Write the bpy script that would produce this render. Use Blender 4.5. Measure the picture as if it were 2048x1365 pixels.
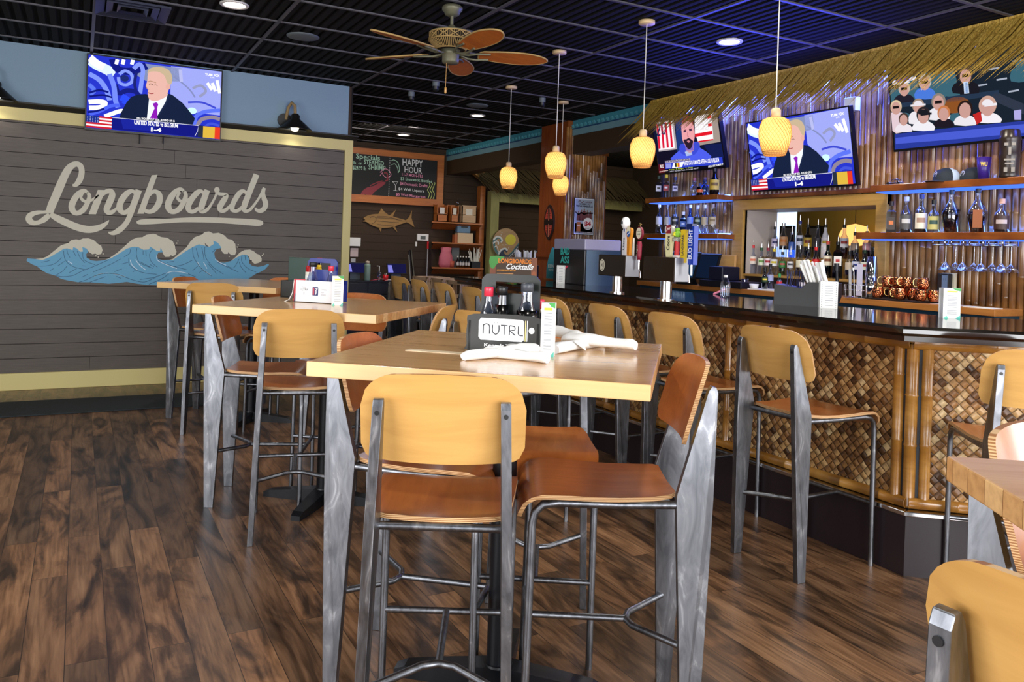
import bpy, bmesh, math, random
import numpy as np
from mathutils import Vector, Matrix
random.seed(7)
C = bpy.context.scene.collection
PI = math.pi
for o in list(bpy.data.objects): bpy.data.objects.remove(o)
# ------------------------------------------------------------------ camera
H = 1.384; FPX = 1585.2; CX = 1017.8; CY = 499.4; ROLL = .0345; YAW = .4971
SY, CYW = math.sin(YAW), math.cos(YAW)
cam = bpy.data.cameras.new('camera'); camo = bpy.data.objects.new('camera', cam); C.objects.link(camo)
right = Vector((CYW, -SY, 0)); fwd = Vector((SY, CYW, 0)); up = Vector((0, 0, 1))
r_ = right*math.cos(ROLL)+up*math.sin(ROLL); u_ = -right*math.sin(ROLL)+up*math.cos(ROLL)
M = Matrix((( r_.x, u_.x, -fwd.x, 0), (r_.y, u_.y, -fwd.y, 0), (r_.z, u_.z, -fwd.z, H), (0, 0, 0, 1)))
camo.matrix_world = M
cam.sensor_width = 36; cam.lens = FPX/2048*36; cam.clip_start = .05; cam.clip_end = 100
cam.shift_x = (1024-CX)/2048; cam.shift_y = -(682.5-CY)/2048
bpy.context.scene.camera = camo
sc = bpy.context.scene
sc.view_settings.view_transform = 'Standard'; sc.view_settings.look = 'None'; sc.view_settings.gamma = 1
sc.view_settings.use_curve_mapping = False
sc.view_settings.exposure = 0.25
# ------------------------------------------------------------------ world and daylight
w = bpy.data.worlds.new('world'); sc.world = w; w.use_nodes = True
w.node_tree.nodes['Background'].inputs[0].default_value = (.75, .85, 1, 1)
w.node_tree.nodes['Background'].inputs[1].default_value = .35
def lamp(name, kind, loc, energy, color=(1, 1, 1), size=1, sy=None, aim=None, spot=None, soft=None):
    l = bpy.data.lights.new(name, kind); l.energy = energy; l.color = color
    if kind == 'AREA':
        l.size = size
        if sy: l.shape = 'RECTANGLE'; l.size_y = sy
    elif soft is not None: l.shadow_soft_size = soft
    if spot: l.spot_size = spot; l.spot_blend = .6
    o = bpy.data.objects.new(name, l); C.objects.link(o); o.location = loc
    if aim is not None: o.rotation_euler = (Vector(aim)-Vector(loc)).to_track_quat('-Z', 'Y').to_euler()
    return o
for y_ in (2.2, 3.4): lamp('bar_fill', 'SPOT', (4.3, y_, 3.0), 60, (1, .9, .74), spot=2.4, aim=(4.9, y_, 0), soft=.08)  # added fill spots for the thatch and bar wall, no fixtures
lamp('kitchen_fill', 'AREA', (7.6, 9.6, 2.9), 40, (1, .86, .62), 1.2, aim=(7.4, 11.8, 1.6))  # added to brighten the dark timber frame and awning
lamp('passage_light', 'AREA', (3.7, 10.4, 3.0), 22, (1, .9, .78), .8, aim=(4.3, 12.2, 1.6))
DAY = (.98, .98, 1)
lamp('window_light_front', 'AREA', (1.2, -3.3, 1.55), 380, DAY, 5.0, 2.2, aim=(1.2, 3, 1.2))
lamp('window_light_left', 'AREA', (-3.4, 1.2, 1.6), 190, DAY, 4.5, 2.2, aim=(2, 2.5, .9))
lamp('window_light_right', 'AREA', (5.4, -.6, 1.6), 90, DAY, 2.4, 2.2, aim=(1.5, 3, 1.0))
BLUE = (.13, .22, 1)
lamp('led_wash_wall', 'AREA', (5.43, 4.3, 2.93), 260, (.04, .09, 1), 4.6, .05, aim=(5.50, 4.3, 2.0))
lamp('ceiling_blue_fill', 'AREA', (4.8, 4.7, 2.5), 42, (.04, .06, 1), 2.0, .15, aim=(4.4, 4.7, 3.05))  # added blue light without a fixture, makes the ceiling glow
# ------------------------------------------------------------------ helpers: pixels of the 2048 x 1365 frame to points
def ray(px, py):
    dx, dy = px-CX, py-CY
    u = (dx*math.cos(ROLL)+dy*math.sin(ROLL))/FPX; v = (-dx*math.sin(ROLL)+dy*math.cos(ROLL))/FPX
    return Vector((u*CYW+SY, -u*SY+CYW, -v))
O = Vector((0, 0, H))
def PZ(px, py, z): r = ray(px, py); return O+r*((z-H)/r.z)
def PXp(px, py, X): r = ray(px, py); return O+r*(X/r.x)
def PYp(px, py, Y): r = ray(px, py); return O+r*(Y/r.y)
# ------------------------------------------------------------------ materials
def lin(c):
    if isinstance(c, str):
        c = [int(c[i:i+2], 16)/255 for i in (0, 2, 4)]
    return tuple(((x/12.92) if x <= .04045 else ((x+.055)/1.055)**2.4) for x in c[:3])+(1,)
MATS = {}
def mat(name, col, rough=.5, metal=0, emit=0, spec=.5, alpha=1, trans=0, coat=0, bump=0, bscale=50):
    if name in MATS: return MATS[name]
    m = bpy.data.materials.new(name); m.use_nodes = True; nt = m.node_tree; b = nt.nodes['Principled BSDF']
    b.inputs['Base Color'].default_value = lin(col); b.inputs['Roughness'].default_value = rough
    b.inputs['Metallic'].default_value = metal; b.inputs['Specular IOR Level'].default_value = spec
    b.inputs['Alpha'].default_value = alpha; b.inputs['Transmission Weight'].default_value = trans
    b.inputs['Coat Weight'].default_value = coat
    if emit: b.inputs['Emission Color'].default_value = lin(col); b.inputs['Emission Strength'].default_value = emit
    if bump:
        n = nt.nodes.new('ShaderNodeTexNoise'); n.inputs['Scale'].default_value = bscale
        t = nt.nodes.new('ShaderNodeTexCoord'); nt.links.new(t.outputs['Object'], n.inputs[0])
        bp = nt.nodes.new('ShaderNodeBump'); bp.inputs['Strength'].default_value = bump; bp.inputs['Distance'].default_value = .01
        nt.links.new(n.outputs[0], bp.inputs['Height']); nt.links.new(bp.outputs[0], b.inputs['Normal'])
    MATS[name] = m; return m
def emis(col, s=1.0):
    n = 'screen_%s_%.2f' % (col, s)
    if n in MATS: return MATS[n]
    m = bpy.data.materials.new(n); m.use_nodes = True; nt = m.node_tree; nt.nodes.clear()
    e = nt.nodes.new('ShaderNodeEmission'); e.inputs[0].default_value = lin(col); e.inputs[1].default_value = s
    o = nt.nodes.new('ShaderNodeOutputMaterial'); nt.links.new(e.outputs[0], o.inputs[0]); MATS[n] = m; return m
class NT:
    def __init__(s, name):
        s.m = bpy.data.materials.new(name); s.m.use_nodes = True; s.t = s.m.node_tree; s.b = s.t.nodes['Principled BSDF']; MATS[name] = s.m
        s.co = s.n('ShaderNodeTexCoord').outputs['Object']
    def n(s, t, **k):
        x = s.t.nodes.new(t)
        for a, b in k.items():
            if a.startswith('i_'):
                x.inputs[int(a[2:]) if a[2:].isdigit() else a[2:].replace('_', ' ')].default_value = b
            else: setattr(x, a, b)
        return x
    def l(s, a, b): s.t.links.new(a, b)
    def mapping(s, src=None, scale=(1, 1, 1), rot=(0, 0, 0), loc=(0, 0, 0)):
        x = s.n('ShaderNodeMapping'); x.inputs['Scale'].default_value = scale; x.inputs['Rotation'].default_value = rot; x.inputs['Location'].default_value = loc
        s.l(src or s.co, x.inputs[0]); return x.outputs[0]
    def noise(s, src, scale=5, detail=3, dist=0, rough=.5):
        x = s.n('ShaderNodeTexNoise'); x.inputs['Scale'].default_value = scale; x.inputs['Detail'].default_value = detail
        x.inputs['Distortion'].default_value = dist; x.inputs['Roughness'].default_value = rough; s.l(src, x.inputs[0]); return x.outputs[0]
    def ramp(s, src, stops):
        x = s.n('ShaderNodeValToRGB'); e = x.color_ramp.elements
        while len(e) < len(stops): e.new(.5)
        for i, (p, c) in enumerate(stops): e[i].position = p; e[i].color = lin(c)
        s.l(src, x.inputs[0]); return x.outputs[0]
    def mix(s, f, a, b, blend='MIX'):
        x = s.n('ShaderNodeMix'); x.data_type = 'RGBA'; x.blend_type = blend
        for v, i in ((f, 0), (a, 6), (b, 7)):
            if isinstance(v, (int, float)): x.inputs[i].default_value = v
            elif isinstance(v, (tuple, str)): x.inputs[i].default_value = lin(v)
            else: s.l(v, x.inputs[i])
        return x.outputs[2]
    def math(s, op, a, b=0):
        x = s.n('ShaderNodeMath'); x.operation = op
        for i, v in enumerate((a, b)):
            if isinstance(v, (int, float)): x.inputs[i].default_value = v
            else: s.l(v, x.inputs[i])
        return x.outputs[0]
    def bump(s, src, st=.3, d=.01):
        x = s.n('ShaderNodeBump'); x.inputs['Strength'].default_value = st; x.inputs['Distance'].default_value = d
        s.l(src, x.inputs['Height']); s.l(x.outputs[0], s.b.inputs['Normal'])
    def done(s, col, rough=.5, metal=0, coat=0, spec=.5):
        s.l(col, s.b.inputs['Base Color'])
        if isinstance(rough, (int, float)): s.b.inputs['Roughness'].default_value = rough
        else: s.l(rough, s.b.inputs['Roughness'])
        s.b.inputs['Metallic'].default_value = metal; s.b.inputs['Coat Weight'].default_value = coat; s.b.inputs['Coat Roughness'].default_value = .15
        s.b.inputs['Specular IOR Level'].default_value = spec
        return s.m
def wood(name, a, b, axis='x', scale=1, rough=.4, coat=0, c=None, grain=1.0):
    n = NT(name); sc_ = {'x': (1.2, 14, 14), 'y': (14, 1.2, 14), 'z': (14, 14, 1.2)}[axis]
    mp = n.mapping(scale=tuple(v*scale for v in sc_)); f = n.noise(mp, 2.0, 6, 1.2, .6)
    f2 = n.noise(n.mapping(scale=tuple(v*scale*.25 for v in sc_)), 1.5, 2, .5)
    st = [(.32, a), (.68, b)] if c is None else [(.3, a), (.55, b), (.75, c)]
    col = n.ramp(f, st); col = n.mix(.35, col, n.ramp(f2, [(.35, a), (.65, b)]))
    n.bump(f, .08*grain, .003)
    return n.done(col, rough, 0, coat)
WOODK = {}
steel = None
def make_mats():
    g = globals()
    # floor planks along y
    n = NT('floor_planks'); mp = n.mapping(rot=(0, 0, PI/2))
    br = n.n('ShaderNodeTexBrick'); br.offset = .37; br.offset_frequency = 2
    for k, v in (('Color1', (0, 0, 0, 1)), ('Color2', (1, 1, 1, 1)), ('Mortar', (0, 0, 0, 1))): br.inputs[k].default_value = v
    br.inputs['Scale'].default_value = 1; br.inputs['Mortar Size'].default_value = .0012; br.inputs['Bias'].default_value = 0
    br.inputs['Brick Width'].default_value = 1.22; br.inputs['Row Height'].default_value = .125
    n.l(mp, br.inputs[0])
    sep = n.n('ShaderNodeSeparateXYZ'); n.l(n.co, sep.inputs[0])
    rnd = n.math('MULTIPLY', br.outputs[0], 7.3)
    cmb = n.n('ShaderNodeCombineXYZ'); n.l(n.math('MULTIPLY', sep.outputs[0], 5.5), cmb.inputs[0]); n.l(n.math('MULTIPLY', sep.outputs[1], 1.3), cmb.inputs[1]); n.l(rnd, cmb.inputs[2])
    f = n.noise(cmb.outputs[0], 1.2, 5, 1.6, .58)
    cmb2 = n.n('ShaderNodeCombineXYZ'); n.l(n.math('MULTIPLY', sep.outputs[0], 55), cmb2.inputs[0]); n.l(n.math('MULTIPLY', sep.outputs[1], 3), cmb2.inputs[1]); n.l(rnd, cmb2.inputs[2])
    f2 = n.noise(cmb2.outputs[0], 1.5, 4, .3)
    col = n.ramp(f, [(.33, '3d3024'), (.43, '705a48'), (.52, '9e8066'), (.66, 'b3967a')])
    tone = n.ramp(br.outputs[0], [(0, '6b5a4c'), (.35, 'c9b39a'), (.7, 'e8c9a8'), (1, '957f6c')])
    col = n.mix(.8, col, tone, 'MULTIPLY'); col = n.mix(1.0, col, n.ramp(f2, [(.3, 'b0a9a0'), (.7, 'ffffff')]), 'MULTIPLY')
    col = n.mix(1, col, (1, 1, 1), 'MULTIPLY')
    mort = n.n('ShaderNodeMix'); mort.data_type = 'RGBA'; n.l(br.outputs['Fac'], mort.inputs[0]); n.l(col, mort.inputs[6]); mort.inputs[7].default_value = lin('1c140f')
    n.bump(n.math('ADD', f2, n.math('MULTIPLY', br.outputs['Fac'], -1.5)), .12, .004)
    g['M_FLOOR'] = n.done(mort.outputs[2], n.math('ADD', .26, n.math('MULTIPLY', f2, .16)))
    # weave
    n = NT('woven_matting'); sep = n.n('ShaderNodeSeparateXYZ'); n.l(n.co, sep.inputs[0])
    a = n.math('ADD', sep.outputs[0], sep.outputs[2]); b = n.math('SUBTRACT', sep.outputs[0], sep.outputs[2])
    wob = n.noise(n.co, 3.5, 2)
    ca = n.math('DIVIDE', n.math('ADD', a, n.math('MULTIPLY', wob, .05)), .046); cb = n.math('DIVIDE', n.math('ADD', b, n.math('MULTIPLY', wob, .04)), .046)
    fa, fb = n.math('FLOOR', ca), n.math('FLOOR', cb)
    par = n.math('FRACT', n.math('MULTIPLY', n.math('ADD', fa, fb), .5)); par = n.math('GREATER_THAN', par, .25)
    wn = n.n('ShaderNodeTexWhiteNoise'); cm = n.n('ShaderNodeCombineXYZ'); n.l(fa, cm.inputs[0]); n.l(fb, cm.inputs[1]); n.l(cm.outputs[0], wn.inputs[0])
    col = n.ramp(wn.outputs[0], [(0, '4a3018'), (.22, '7e5630'), (.5, 'a87a46'), (.8, 'c69c64'), (1, 'dcc08e')])
    xa = n.math('FRACT', ca); xb = n.math('FRACT', cb)
    pa = n.math('MULTIPLY', xa, n.math('SUBTRACT', 1, xa)); pb = n.math('MULTIPLY', xb, n.math('SUBTRACT', 1, xb))
    hgt = n.math('ADD', n.math('MULTIPLY', pa, par), n.math('MULTIPLY', pb, n.math('SUBTRACT', 1, par)))
    edge = n.math('MINIMUM', n.math('MULTIPLY', pa, 9), n.math('MULTIPLY', pb, 9)); edge = n.math('MINIMUM', edge, 1)
    s1 = n.noise(n.mapping(scale=(60, 60, 60)), 1.5, 2)
    hg = n.math('MULTIPLY', hgt, n.math('ADD', n.math('MULTIPLY', edge, .8), .2))
    col = n.mix(1, col, n.ramp(edge, [(0, '5a4a3a'), (.6, 'ffffff')]), 'MULTIPLY'); col = n.mix(.4, col, n.ramp(s1, [(.3, '8a8078'), (.7, 'ffffff')]), 'MULTIPLY')
    n.bump(hg, .9, .03); g['M_WEAVE'] = n.done(col, .38)
    # bamboo
    def bam(name, cols, ax):
        n = NT(name); s_ = [40, 40, 40]; s_['xyz'.index(ax)] = 1.5
        f = n.noise(n.mapping(scale=tuple(s_)), 1, 3); v = n.noise(n.co, 5, 2, 0)
        col = n.ramp(v, [(.3, cols[0]), (.5, cols[1]), (.7, cols[2])]); col = n.mix(.35, col, n.ramp(f, [(.3, '8b7a66'), (.7, 'ffffff')]), 'MULTIPLY')
        n.bump(f, .1, .002); return n.done(col, .25, 0, .4)
    g['M_BAM_WALL'] = bam('bamboo_wall_poles', ('5a3717', '8a5c2b', 'a9783c'), 'z')
    g['M_BAM_TRIM'] = bam('bamboo_trim_split', ('8e5c22', 'aa7630', 'c08e45'), 'y')
    g['M_BAM_DARK'] = bam('bamboo_brown_edge', ('5e2f12', '7e4219', '955722'), 'y')
    g['M_COL'] = wood('column_slats_wood', '6e2f12', '8f4a1f', 'z', 1, .35, .3)
    g['M_FACE'] = wood('ply_face_red', 'a65a28', 'c6773a', 'x', .8, .30, .35)
    g['M_BACK'] = wood('ply_face_honey', 'c4934f', 'd8a860', 'y', .7, .38, .3)
    n = NT('ply_edge_layers'); wv = n.n('ShaderNodeTexWave'); wv.bands_direction = 'Z'; wv.inputs['Scale'].default_value = 70; n.l(n.co, wv.inputs[0])
    g['M_PLY'] = n.done(n.ramp(wv.outputs[0], [(.35, 'dcb684'), (.6, 'a06c3c')]), .5)
    g['M_TABLE'] = wood('butcher_block_top', 'bd8a56', 'e4b982', 'x', .5, .22, .5, 'cf9f6a')
    g['M_TEDGE'] = wood('butcher_block_side', 'd9b075', 'e6c48d', 'x', .6, .35, .3)
    n = NT('butcher_block_end'); br = n.n('ShaderNodeTexBrick'); br.inputs['Scale'].default_value = 1; br.inputs['Brick Width'].default_value = .055; br.inputs['Row Height'].default_value = .2; br.inputs['Mortar Size'].default_value = .0008
    br.inputs['Color1'].default_value = lin('c08b52'); br.inputs['Color2'].default_value = lin('dcb27a'); br.inputs['Mortar'].default_value = lin('8a5c30'); n.l(n.mapping(rot=(0, 0, PI/2)), br.inputs[0])
    f = n.noise(n.co, 60, 3); g['M_TEND'] = n.done(n.mix(.35, br.outputs[0], n.ramp(f, [(.3, '9a7a55'), (.6, 'ffffff')]), 'MULTIPLY'), .4)
    # galvanised steel
    n = NT('brushed_raw_steel'); f = n.noise(n.mapping(scale=(3, 3, 1)), 6, 4, 1.5, .6); f2 = n.noise(n.mapping(scale=(40, 40, 6)), 3, 3)
    g['M_STEEL'] = n.done(n.ramp(f, [(.35, '6e7177'), (.62, '8d9096'), (.75, 'c2c5ca')]), n.math('ADD', .22, n.math('MULTIPLY', f2, .3)), 1)
    g['M_SIDING'] = None
    n = NT('painted_siding_taupe'); f = n.noise(n.mapping(scale=(2, 2, 30)), 4, 4); g['M_SIDING'] = n.done(n.ramp(f, [(.3, '524a43'), (.7, '5c534b')]), .55); n.bump(f, .1, .002)
    g['M_SIDING2'] = mat('siding_far_brown', '41352c', .9, bump=.1, spec=.2)
    n = NT('painted_wall_blue'); f = n.noise(n.co, 150, 3); n.bump(f, .15, .002); g['M_BLUEW'] = n.done(n.ramp(f, [(.2, '7893a6'), (.8, '7f9aad')]), .6)
    g['M_YEL'] = mat('trim_yellow_paint', 'cdbf7e', .45, bump=.05)
    g['M_YEL2'] = mat('baseboard_yellow_paint', 'd6c884', .4)
    g['M_BLACK'] = mat('black_satin', '101113', .4)
    g['M_BLACKM'] = mat('black_powder_metal', '15171c', .35, .3)
    g['M_CEIL'] = mat('ceiling_tile_dark', '121110', .85, spec=.2)
    g['M_GRID'] = mat('ceiling_grid_metal', '4c4a50', .5)
    g['M_CHROME'] = mat('chrome', 'd8d8da', .12, 1)
    g['M_MAT'] = mat('rubber_mat', '1e2528', .8, bump=.5, bscale=200)
    g['M_WHITE'] = mat('white_matt', 'e8e8e4', .5)
    g['M_NAPKIN'] = mat('white_napkin_cloth', 'f2f2f0', .7, bump=.1, bscale=300)
    g['M_GRANITE'] = mat('black_granite_gloss', '16120f', .08, spec=.7)
    g['M_THATCH'] = None
    n = NT('thatch_palm'); f = n.noise(n.mapping(scale=(60, 60, 3)), 2, 3); g['M_THATCH'] = n.done(n.ramp(f, [(.3, '8a6c24'), (.5, 'bf9a3c'), (.7, 'e0c060')]), .7)
    g['M_THATCHD'] = mat('thatch_palm_dark', '54482e', .9)
    g['M_GREENW'] = wood('timber_green_wash', '7b7b4e', '99965f', 'z', 1, .7)
    g['M_OAK'] = wood('pine_frame', '9a7434', 'bd9450', 'y', .8, .5, .1)
    g['M_CEDAR'] = wood('cedar_orange', '9c5626', 'bf7436', 'x', .8, .45, .1)
    g['M_FANBL'] = wood('fan_blade_rattan', '9a4c16', 'bb6a22', 'x', 2, .6)
    g['M_BRONZE'] = mat('bronze_grey', '6c6b56', .45, .4)
    g['M_TEAL'] = mat('counter_teal_paint', '1e4052', .4)
    g['M_KICK'] = mat('kick_board_brown', '241a1e', .35)
make_mats()
def glassy(name, col, rough=.03, gl=.25, sp=None):
    if name in MATS: return MATS[name]
    m = bpy.data.materials.new(name); m.use_nodes = True; nt = m.node_tree; nt.nodes.clear()
    t = nt.nodes.new('ShaderNodeBsdfTransparent'); t.inputs[0].default_value = lin(col)
    g = nt.nodes.new('ShaderNodeBsdfGlossy'); g.inputs['Roughness'].default_value = rough; g.inputs[0].default_value = (1, 1, 1, 1)
    lw = nt.nodes.new('ShaderNodeLayerWeight'); lw.inputs[0].default_value = gl
    mx = nt.nodes.new('ShaderNodeMixShader'); o = nt.nodes.new('ShaderNodeOutputMaterial')
    mth = nt.nodes.new('ShaderNodeMath'); mth.operation = 'MULTIPLY_ADD'; mth.inputs[1].default_value = .75; mth.inputs[2].default_value = .06
    nt.links.new(lw.outputs['Facing'], mth.inputs[0]); nt.links.new(mth.outputs[0], mx.inputs[0])
    nt.links.new(t.outputs[0], mx.inputs[1]); nt.links.new(g.outputs[0], mx.inputs[2]); nt.links.new(mx.outputs[0], o.inputs[0])
    MATS[name] = m; return m
# ------------------------------------------------------------------ mesh builder
class MB:
    def __init__(s): s.v = []; s.f = []; s.mi = []; s.mats = []; s.cur = 0; s.sm = []; s.smooth = False
    def m(s, material):
        if material not in s.mats: s.mats.append(material)
        s.cur = s.mats.index(material); return s
    def add(s, vs, fs, smooth=None):
        b = len(s.v); s.v += [tuple(v) for v in vs]
        for f in fs: s.f.append(tuple(i+b for i in f)); s.mi.append(s.cur); s.sm.append(s.smooth if smooth is None else smooth)
        return s
    def box(s, c, size, rz=0, mtx=None):
        hx, hy, hz = [d/2 for d in size]; vs = [Vector((x*hx, y*hy, z*hz)) for z in (-1, 1) for y in (-1, 1) for x in (-1, 1)]
        if mtx is None: mtx = Matrix.Translation(Vector(c)) @ Matrix.Rotation(rz, 4, 'Z')
        vs = [mtx @ v for v in vs]
        return s.add(vs, [(0, 2, 3, 1), (4, 5, 7, 6), (0, 1, 5, 4), (2, 6, 7, 3), (0, 4, 6, 2), (1, 3, 7, 5)], False)
    def bb(s, a, b): a, b = Vector(a), Vector(b); return s.box((a+b)/2, [abs(x) for x in (b-a)])
    def bar(s, a, b, wd, ht, upv=(0, 0, 1)):
        a, b = Vector(a), Vector(b); d = (b-a); L = d.length; d.normalize(); sd = d.cross(Vector(upv)).normalized(); u = sd.cross(d)
        mtx = Matrix(((d.x, sd.x, u.x, 0), (d.y, sd.y, u.y, 0), (d.z, sd.z, u.z, 0), (0, 0, 0, 1))); mtx.translation = (a+b)/2
        return s.box(None, (L, wd, ht), mtx=mtx)
    def tube(s, pts, r, n=8, cap=True, flat=1.0):
        pts = [Vector(p) for p in pts]; rs = r if isinstance(r, (list, tuple)) else [r]*len(pts); vs = []; fs = []
        prev = None
        for i, p in enumerate(pts):
            d = (pts[min(i+1, len(pts)-1)]-pts[max(i-1, 0)]).normalized()
            if prev is None: a = d.orthogonal().normalized()
            else: a = (prev-d*prev.dot(d)).normalized()
            prev = a; b = d.cross(a)
            for k in range(n): t = 2*PI*k/n; vs.append(p+(a*math.cos(t)+b*math.sin(t)*flat)*rs[i])
        for i in range(len(pts)-1):
            for k in range(n): fs.append((i*n+k, i*n+(k+1) % n, (i+1)*n+(k+1) % n, (i+1)*n+k))
        s.add(vs, fs, n > 4)
        if cap: s.add(vs[:n], [tuple(range(n))[::-1]], False); s.add(vs[-n:], [tuple(range(n))], False)
        return s
    def lathe(s, prof, c=(0, 0, 0), n=20, mtx=None, sx=1, sy=1, arc=None):
        vs = []; fs = []; A = arc or 2*PI; nn = n if not arc else n+1
        for r, z in prof:
            for k in range(nn): t = A*k/n; vs.append(Vector((r*math.cos(t)*sx, r*math.sin(t)*sy, z)))
        mt = (mtx or Matrix.Translation(Vector(c))); vs = [mt @ v for v in vs]
        for i in range(len(prof)-1):
            for k in range(n):
                k2 = (k+1) % n if not arc else k+1
                fs.append((i*nn+k, i*nn+k2, (i+1)*nn+k2, (i+1)*nn+k))
        return s.add(vs, fs, n > 6)
    def cyl(s, a, b, r, n=16, r2=None): return s.tube([a, b], [r, r if r2 is None else r2], n)
    def poly(s, pts, hole=None):
        return s.add(pts, tri(pts), False)
    def prism(s, pts, d, side=None):
        """solid from a 3D outline pushed by vector d"""
        pts = [Vector(p) for p in pts]; d = Vector(d); n = len(pts); t = tri(pts); q = [p+d for p in pts]
        s.add(pts, [x[::-1] for x in t], False); s.add(q, t, False)
        if side: c0 = s.cur; s.m(side)
        s.add(pts+q, [(i, (i+1) % n, n+(i+1) % n, n+i) for i in range(n)], False)
        if side: s.cur = c0
        return s
    def grid(s, rows, closed=False):
        nr, nc = len(rows), len(rows[0]); vs = [p for r in rows for p in r]
        return s.add(vs, [(i*nc+j, i*nc+j+1, (i+1)*nc+j+1, (i+1)*nc+j) for i in range(nr-1) for j in range(nc-1)])
    def build(s, name, material=None, parent=None, bevel=0, loc=None, fixn=False):
        me = bpy.data.meshes.new(name); me.from_pydata([tuple(v) for v in s.v], [], s.f)
        ms = s.mats or [material]
        for x in ms: me.materials.append(x)
        if s.mats: me.polygons.foreach_set('material_index', s.mi)
        me.polygons.foreach_set('use_smooth', s.sm); me.update()
        if fixn:
            bm = bmesh.new(); bm.from_mesh(me); bmesh.ops.remove_doubles(bm, verts=bm.verts, dist=1e-5); bmesh.ops.recalc_face_normals(bm, faces=bm.faces); bm.to_mesh(me); bm.free()
        o = bpy.data.objects.new(name, me); C.objects.link(o)
        if parent: o.parent = parent
        if loc: o.location = loc
        if bevel:
            md = o.modifiers.new('bevel', 'BEVEL'); md.width = bevel; md.segments = 2; md.limit_method = 'ANGLE'; md.angle_limit = .6
        return o
def tri(pts):
    """ear clipping of a 3D planar outline"""
    pts = [Vector(p) for p in pts]; n = len(pts)
    if n == 3: return [(0, 1, 2)]
    nm = Vector((0, 0, 0))
    for i in range(n): a, b = pts[i], pts[(i+1) % n]; nm += Vector(((a.y-b.y)*(a.z+b.z), (a.z-b.z)*(a.x+b.x), (a.x-b.x)*(a.y+b.y)))
    nm.normalize(); ax = nm.orthogonal().normalized(); ay = nm.cross(ax)
    q = [(p.dot(ax), p.dot(ay)) for p in pts]; idx = list(range(n)); out = []
    cr = lambda a, b, c: (b[0]-a[0])*(c[1]-a[1])-(b[1]-a[1])*(c[0]-a[0])
    g = 0
    while len(idx) > 3 and g < 4000:
        g += 1; ok = False
        for k in range(len(idx)):
            i, j, l = idx[k-1], idx[k], idx[(k+1) % len(idx)]
            if cr(q[i], q[j], q[l]) <= 1e-14: continue
            if any(m not in (i, j, l) and cr(q[i], q[j], q[m]) >= 0 and cr(q[j], q[l], q[m]) >= 0 and cr(q[l], q[i], q[m]) >= 0 for m in idx): continue
            out.append((i, j, l)); idx.pop(k); ok = True; break
        if not ok: out.append((idx[-1], idx[0], idx[1])); idx.pop(0)
    out.append(tuple(idx)); return out
def smooth2(pts, closed=True, n=4):
    """Catmull-Rom through tuples of any length"""
    P = [np.array(p, float) for p in pts]; N = len(P); out = []
    for i in range(N if closed else N-1):
        p0 = P[i-1] if (closed or i) else P[0]; p1 = P[i]; p2 = P[(i+1) % N]; p3 = P[(i+2) % N] if (closed or i+2 < N) else P[-1]
        for k in range(n):
            t = k/n; out.append(.5*((2*p1)+(-p0+p2)*t+(2*p0-5*p1+4*p2-p3)*t*t+(-p0+3*p1-3*p2+p3)*t**3))
    if not closed: out.append(P[-1])
    return [tuple(o) for o in out]
def empty(name, loc=(0, 0, 0), rz=0):
    o = bpy.data.objects.new(name, None); C.objects.link(o); o.location = loc; o.rotation_euler = (0, 0, rz); o.empty_display_size = .05; return o
def tag(o, label=None, cat=None, group=None, kind=None):
    if label: o['label'] = label
    if cat: o['category'] = cat
    if group: o['group'] = group
    if kind: o['kind'] = kind
    return o
def thing(name, label, cat, loc=(0, 0, 0), rz=0, group=None): return tag(empty(name, loc, rz), label, cat, group)
def struct(o): o['kind'] = 'structure'; return o
def copy_tree(o, parent=None):
    c = o.copy(); C.objects.link(c)
    if parent: c.parent = parent
    for ch in list(o.children): copy_tree(ch, c)
    return c
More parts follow.
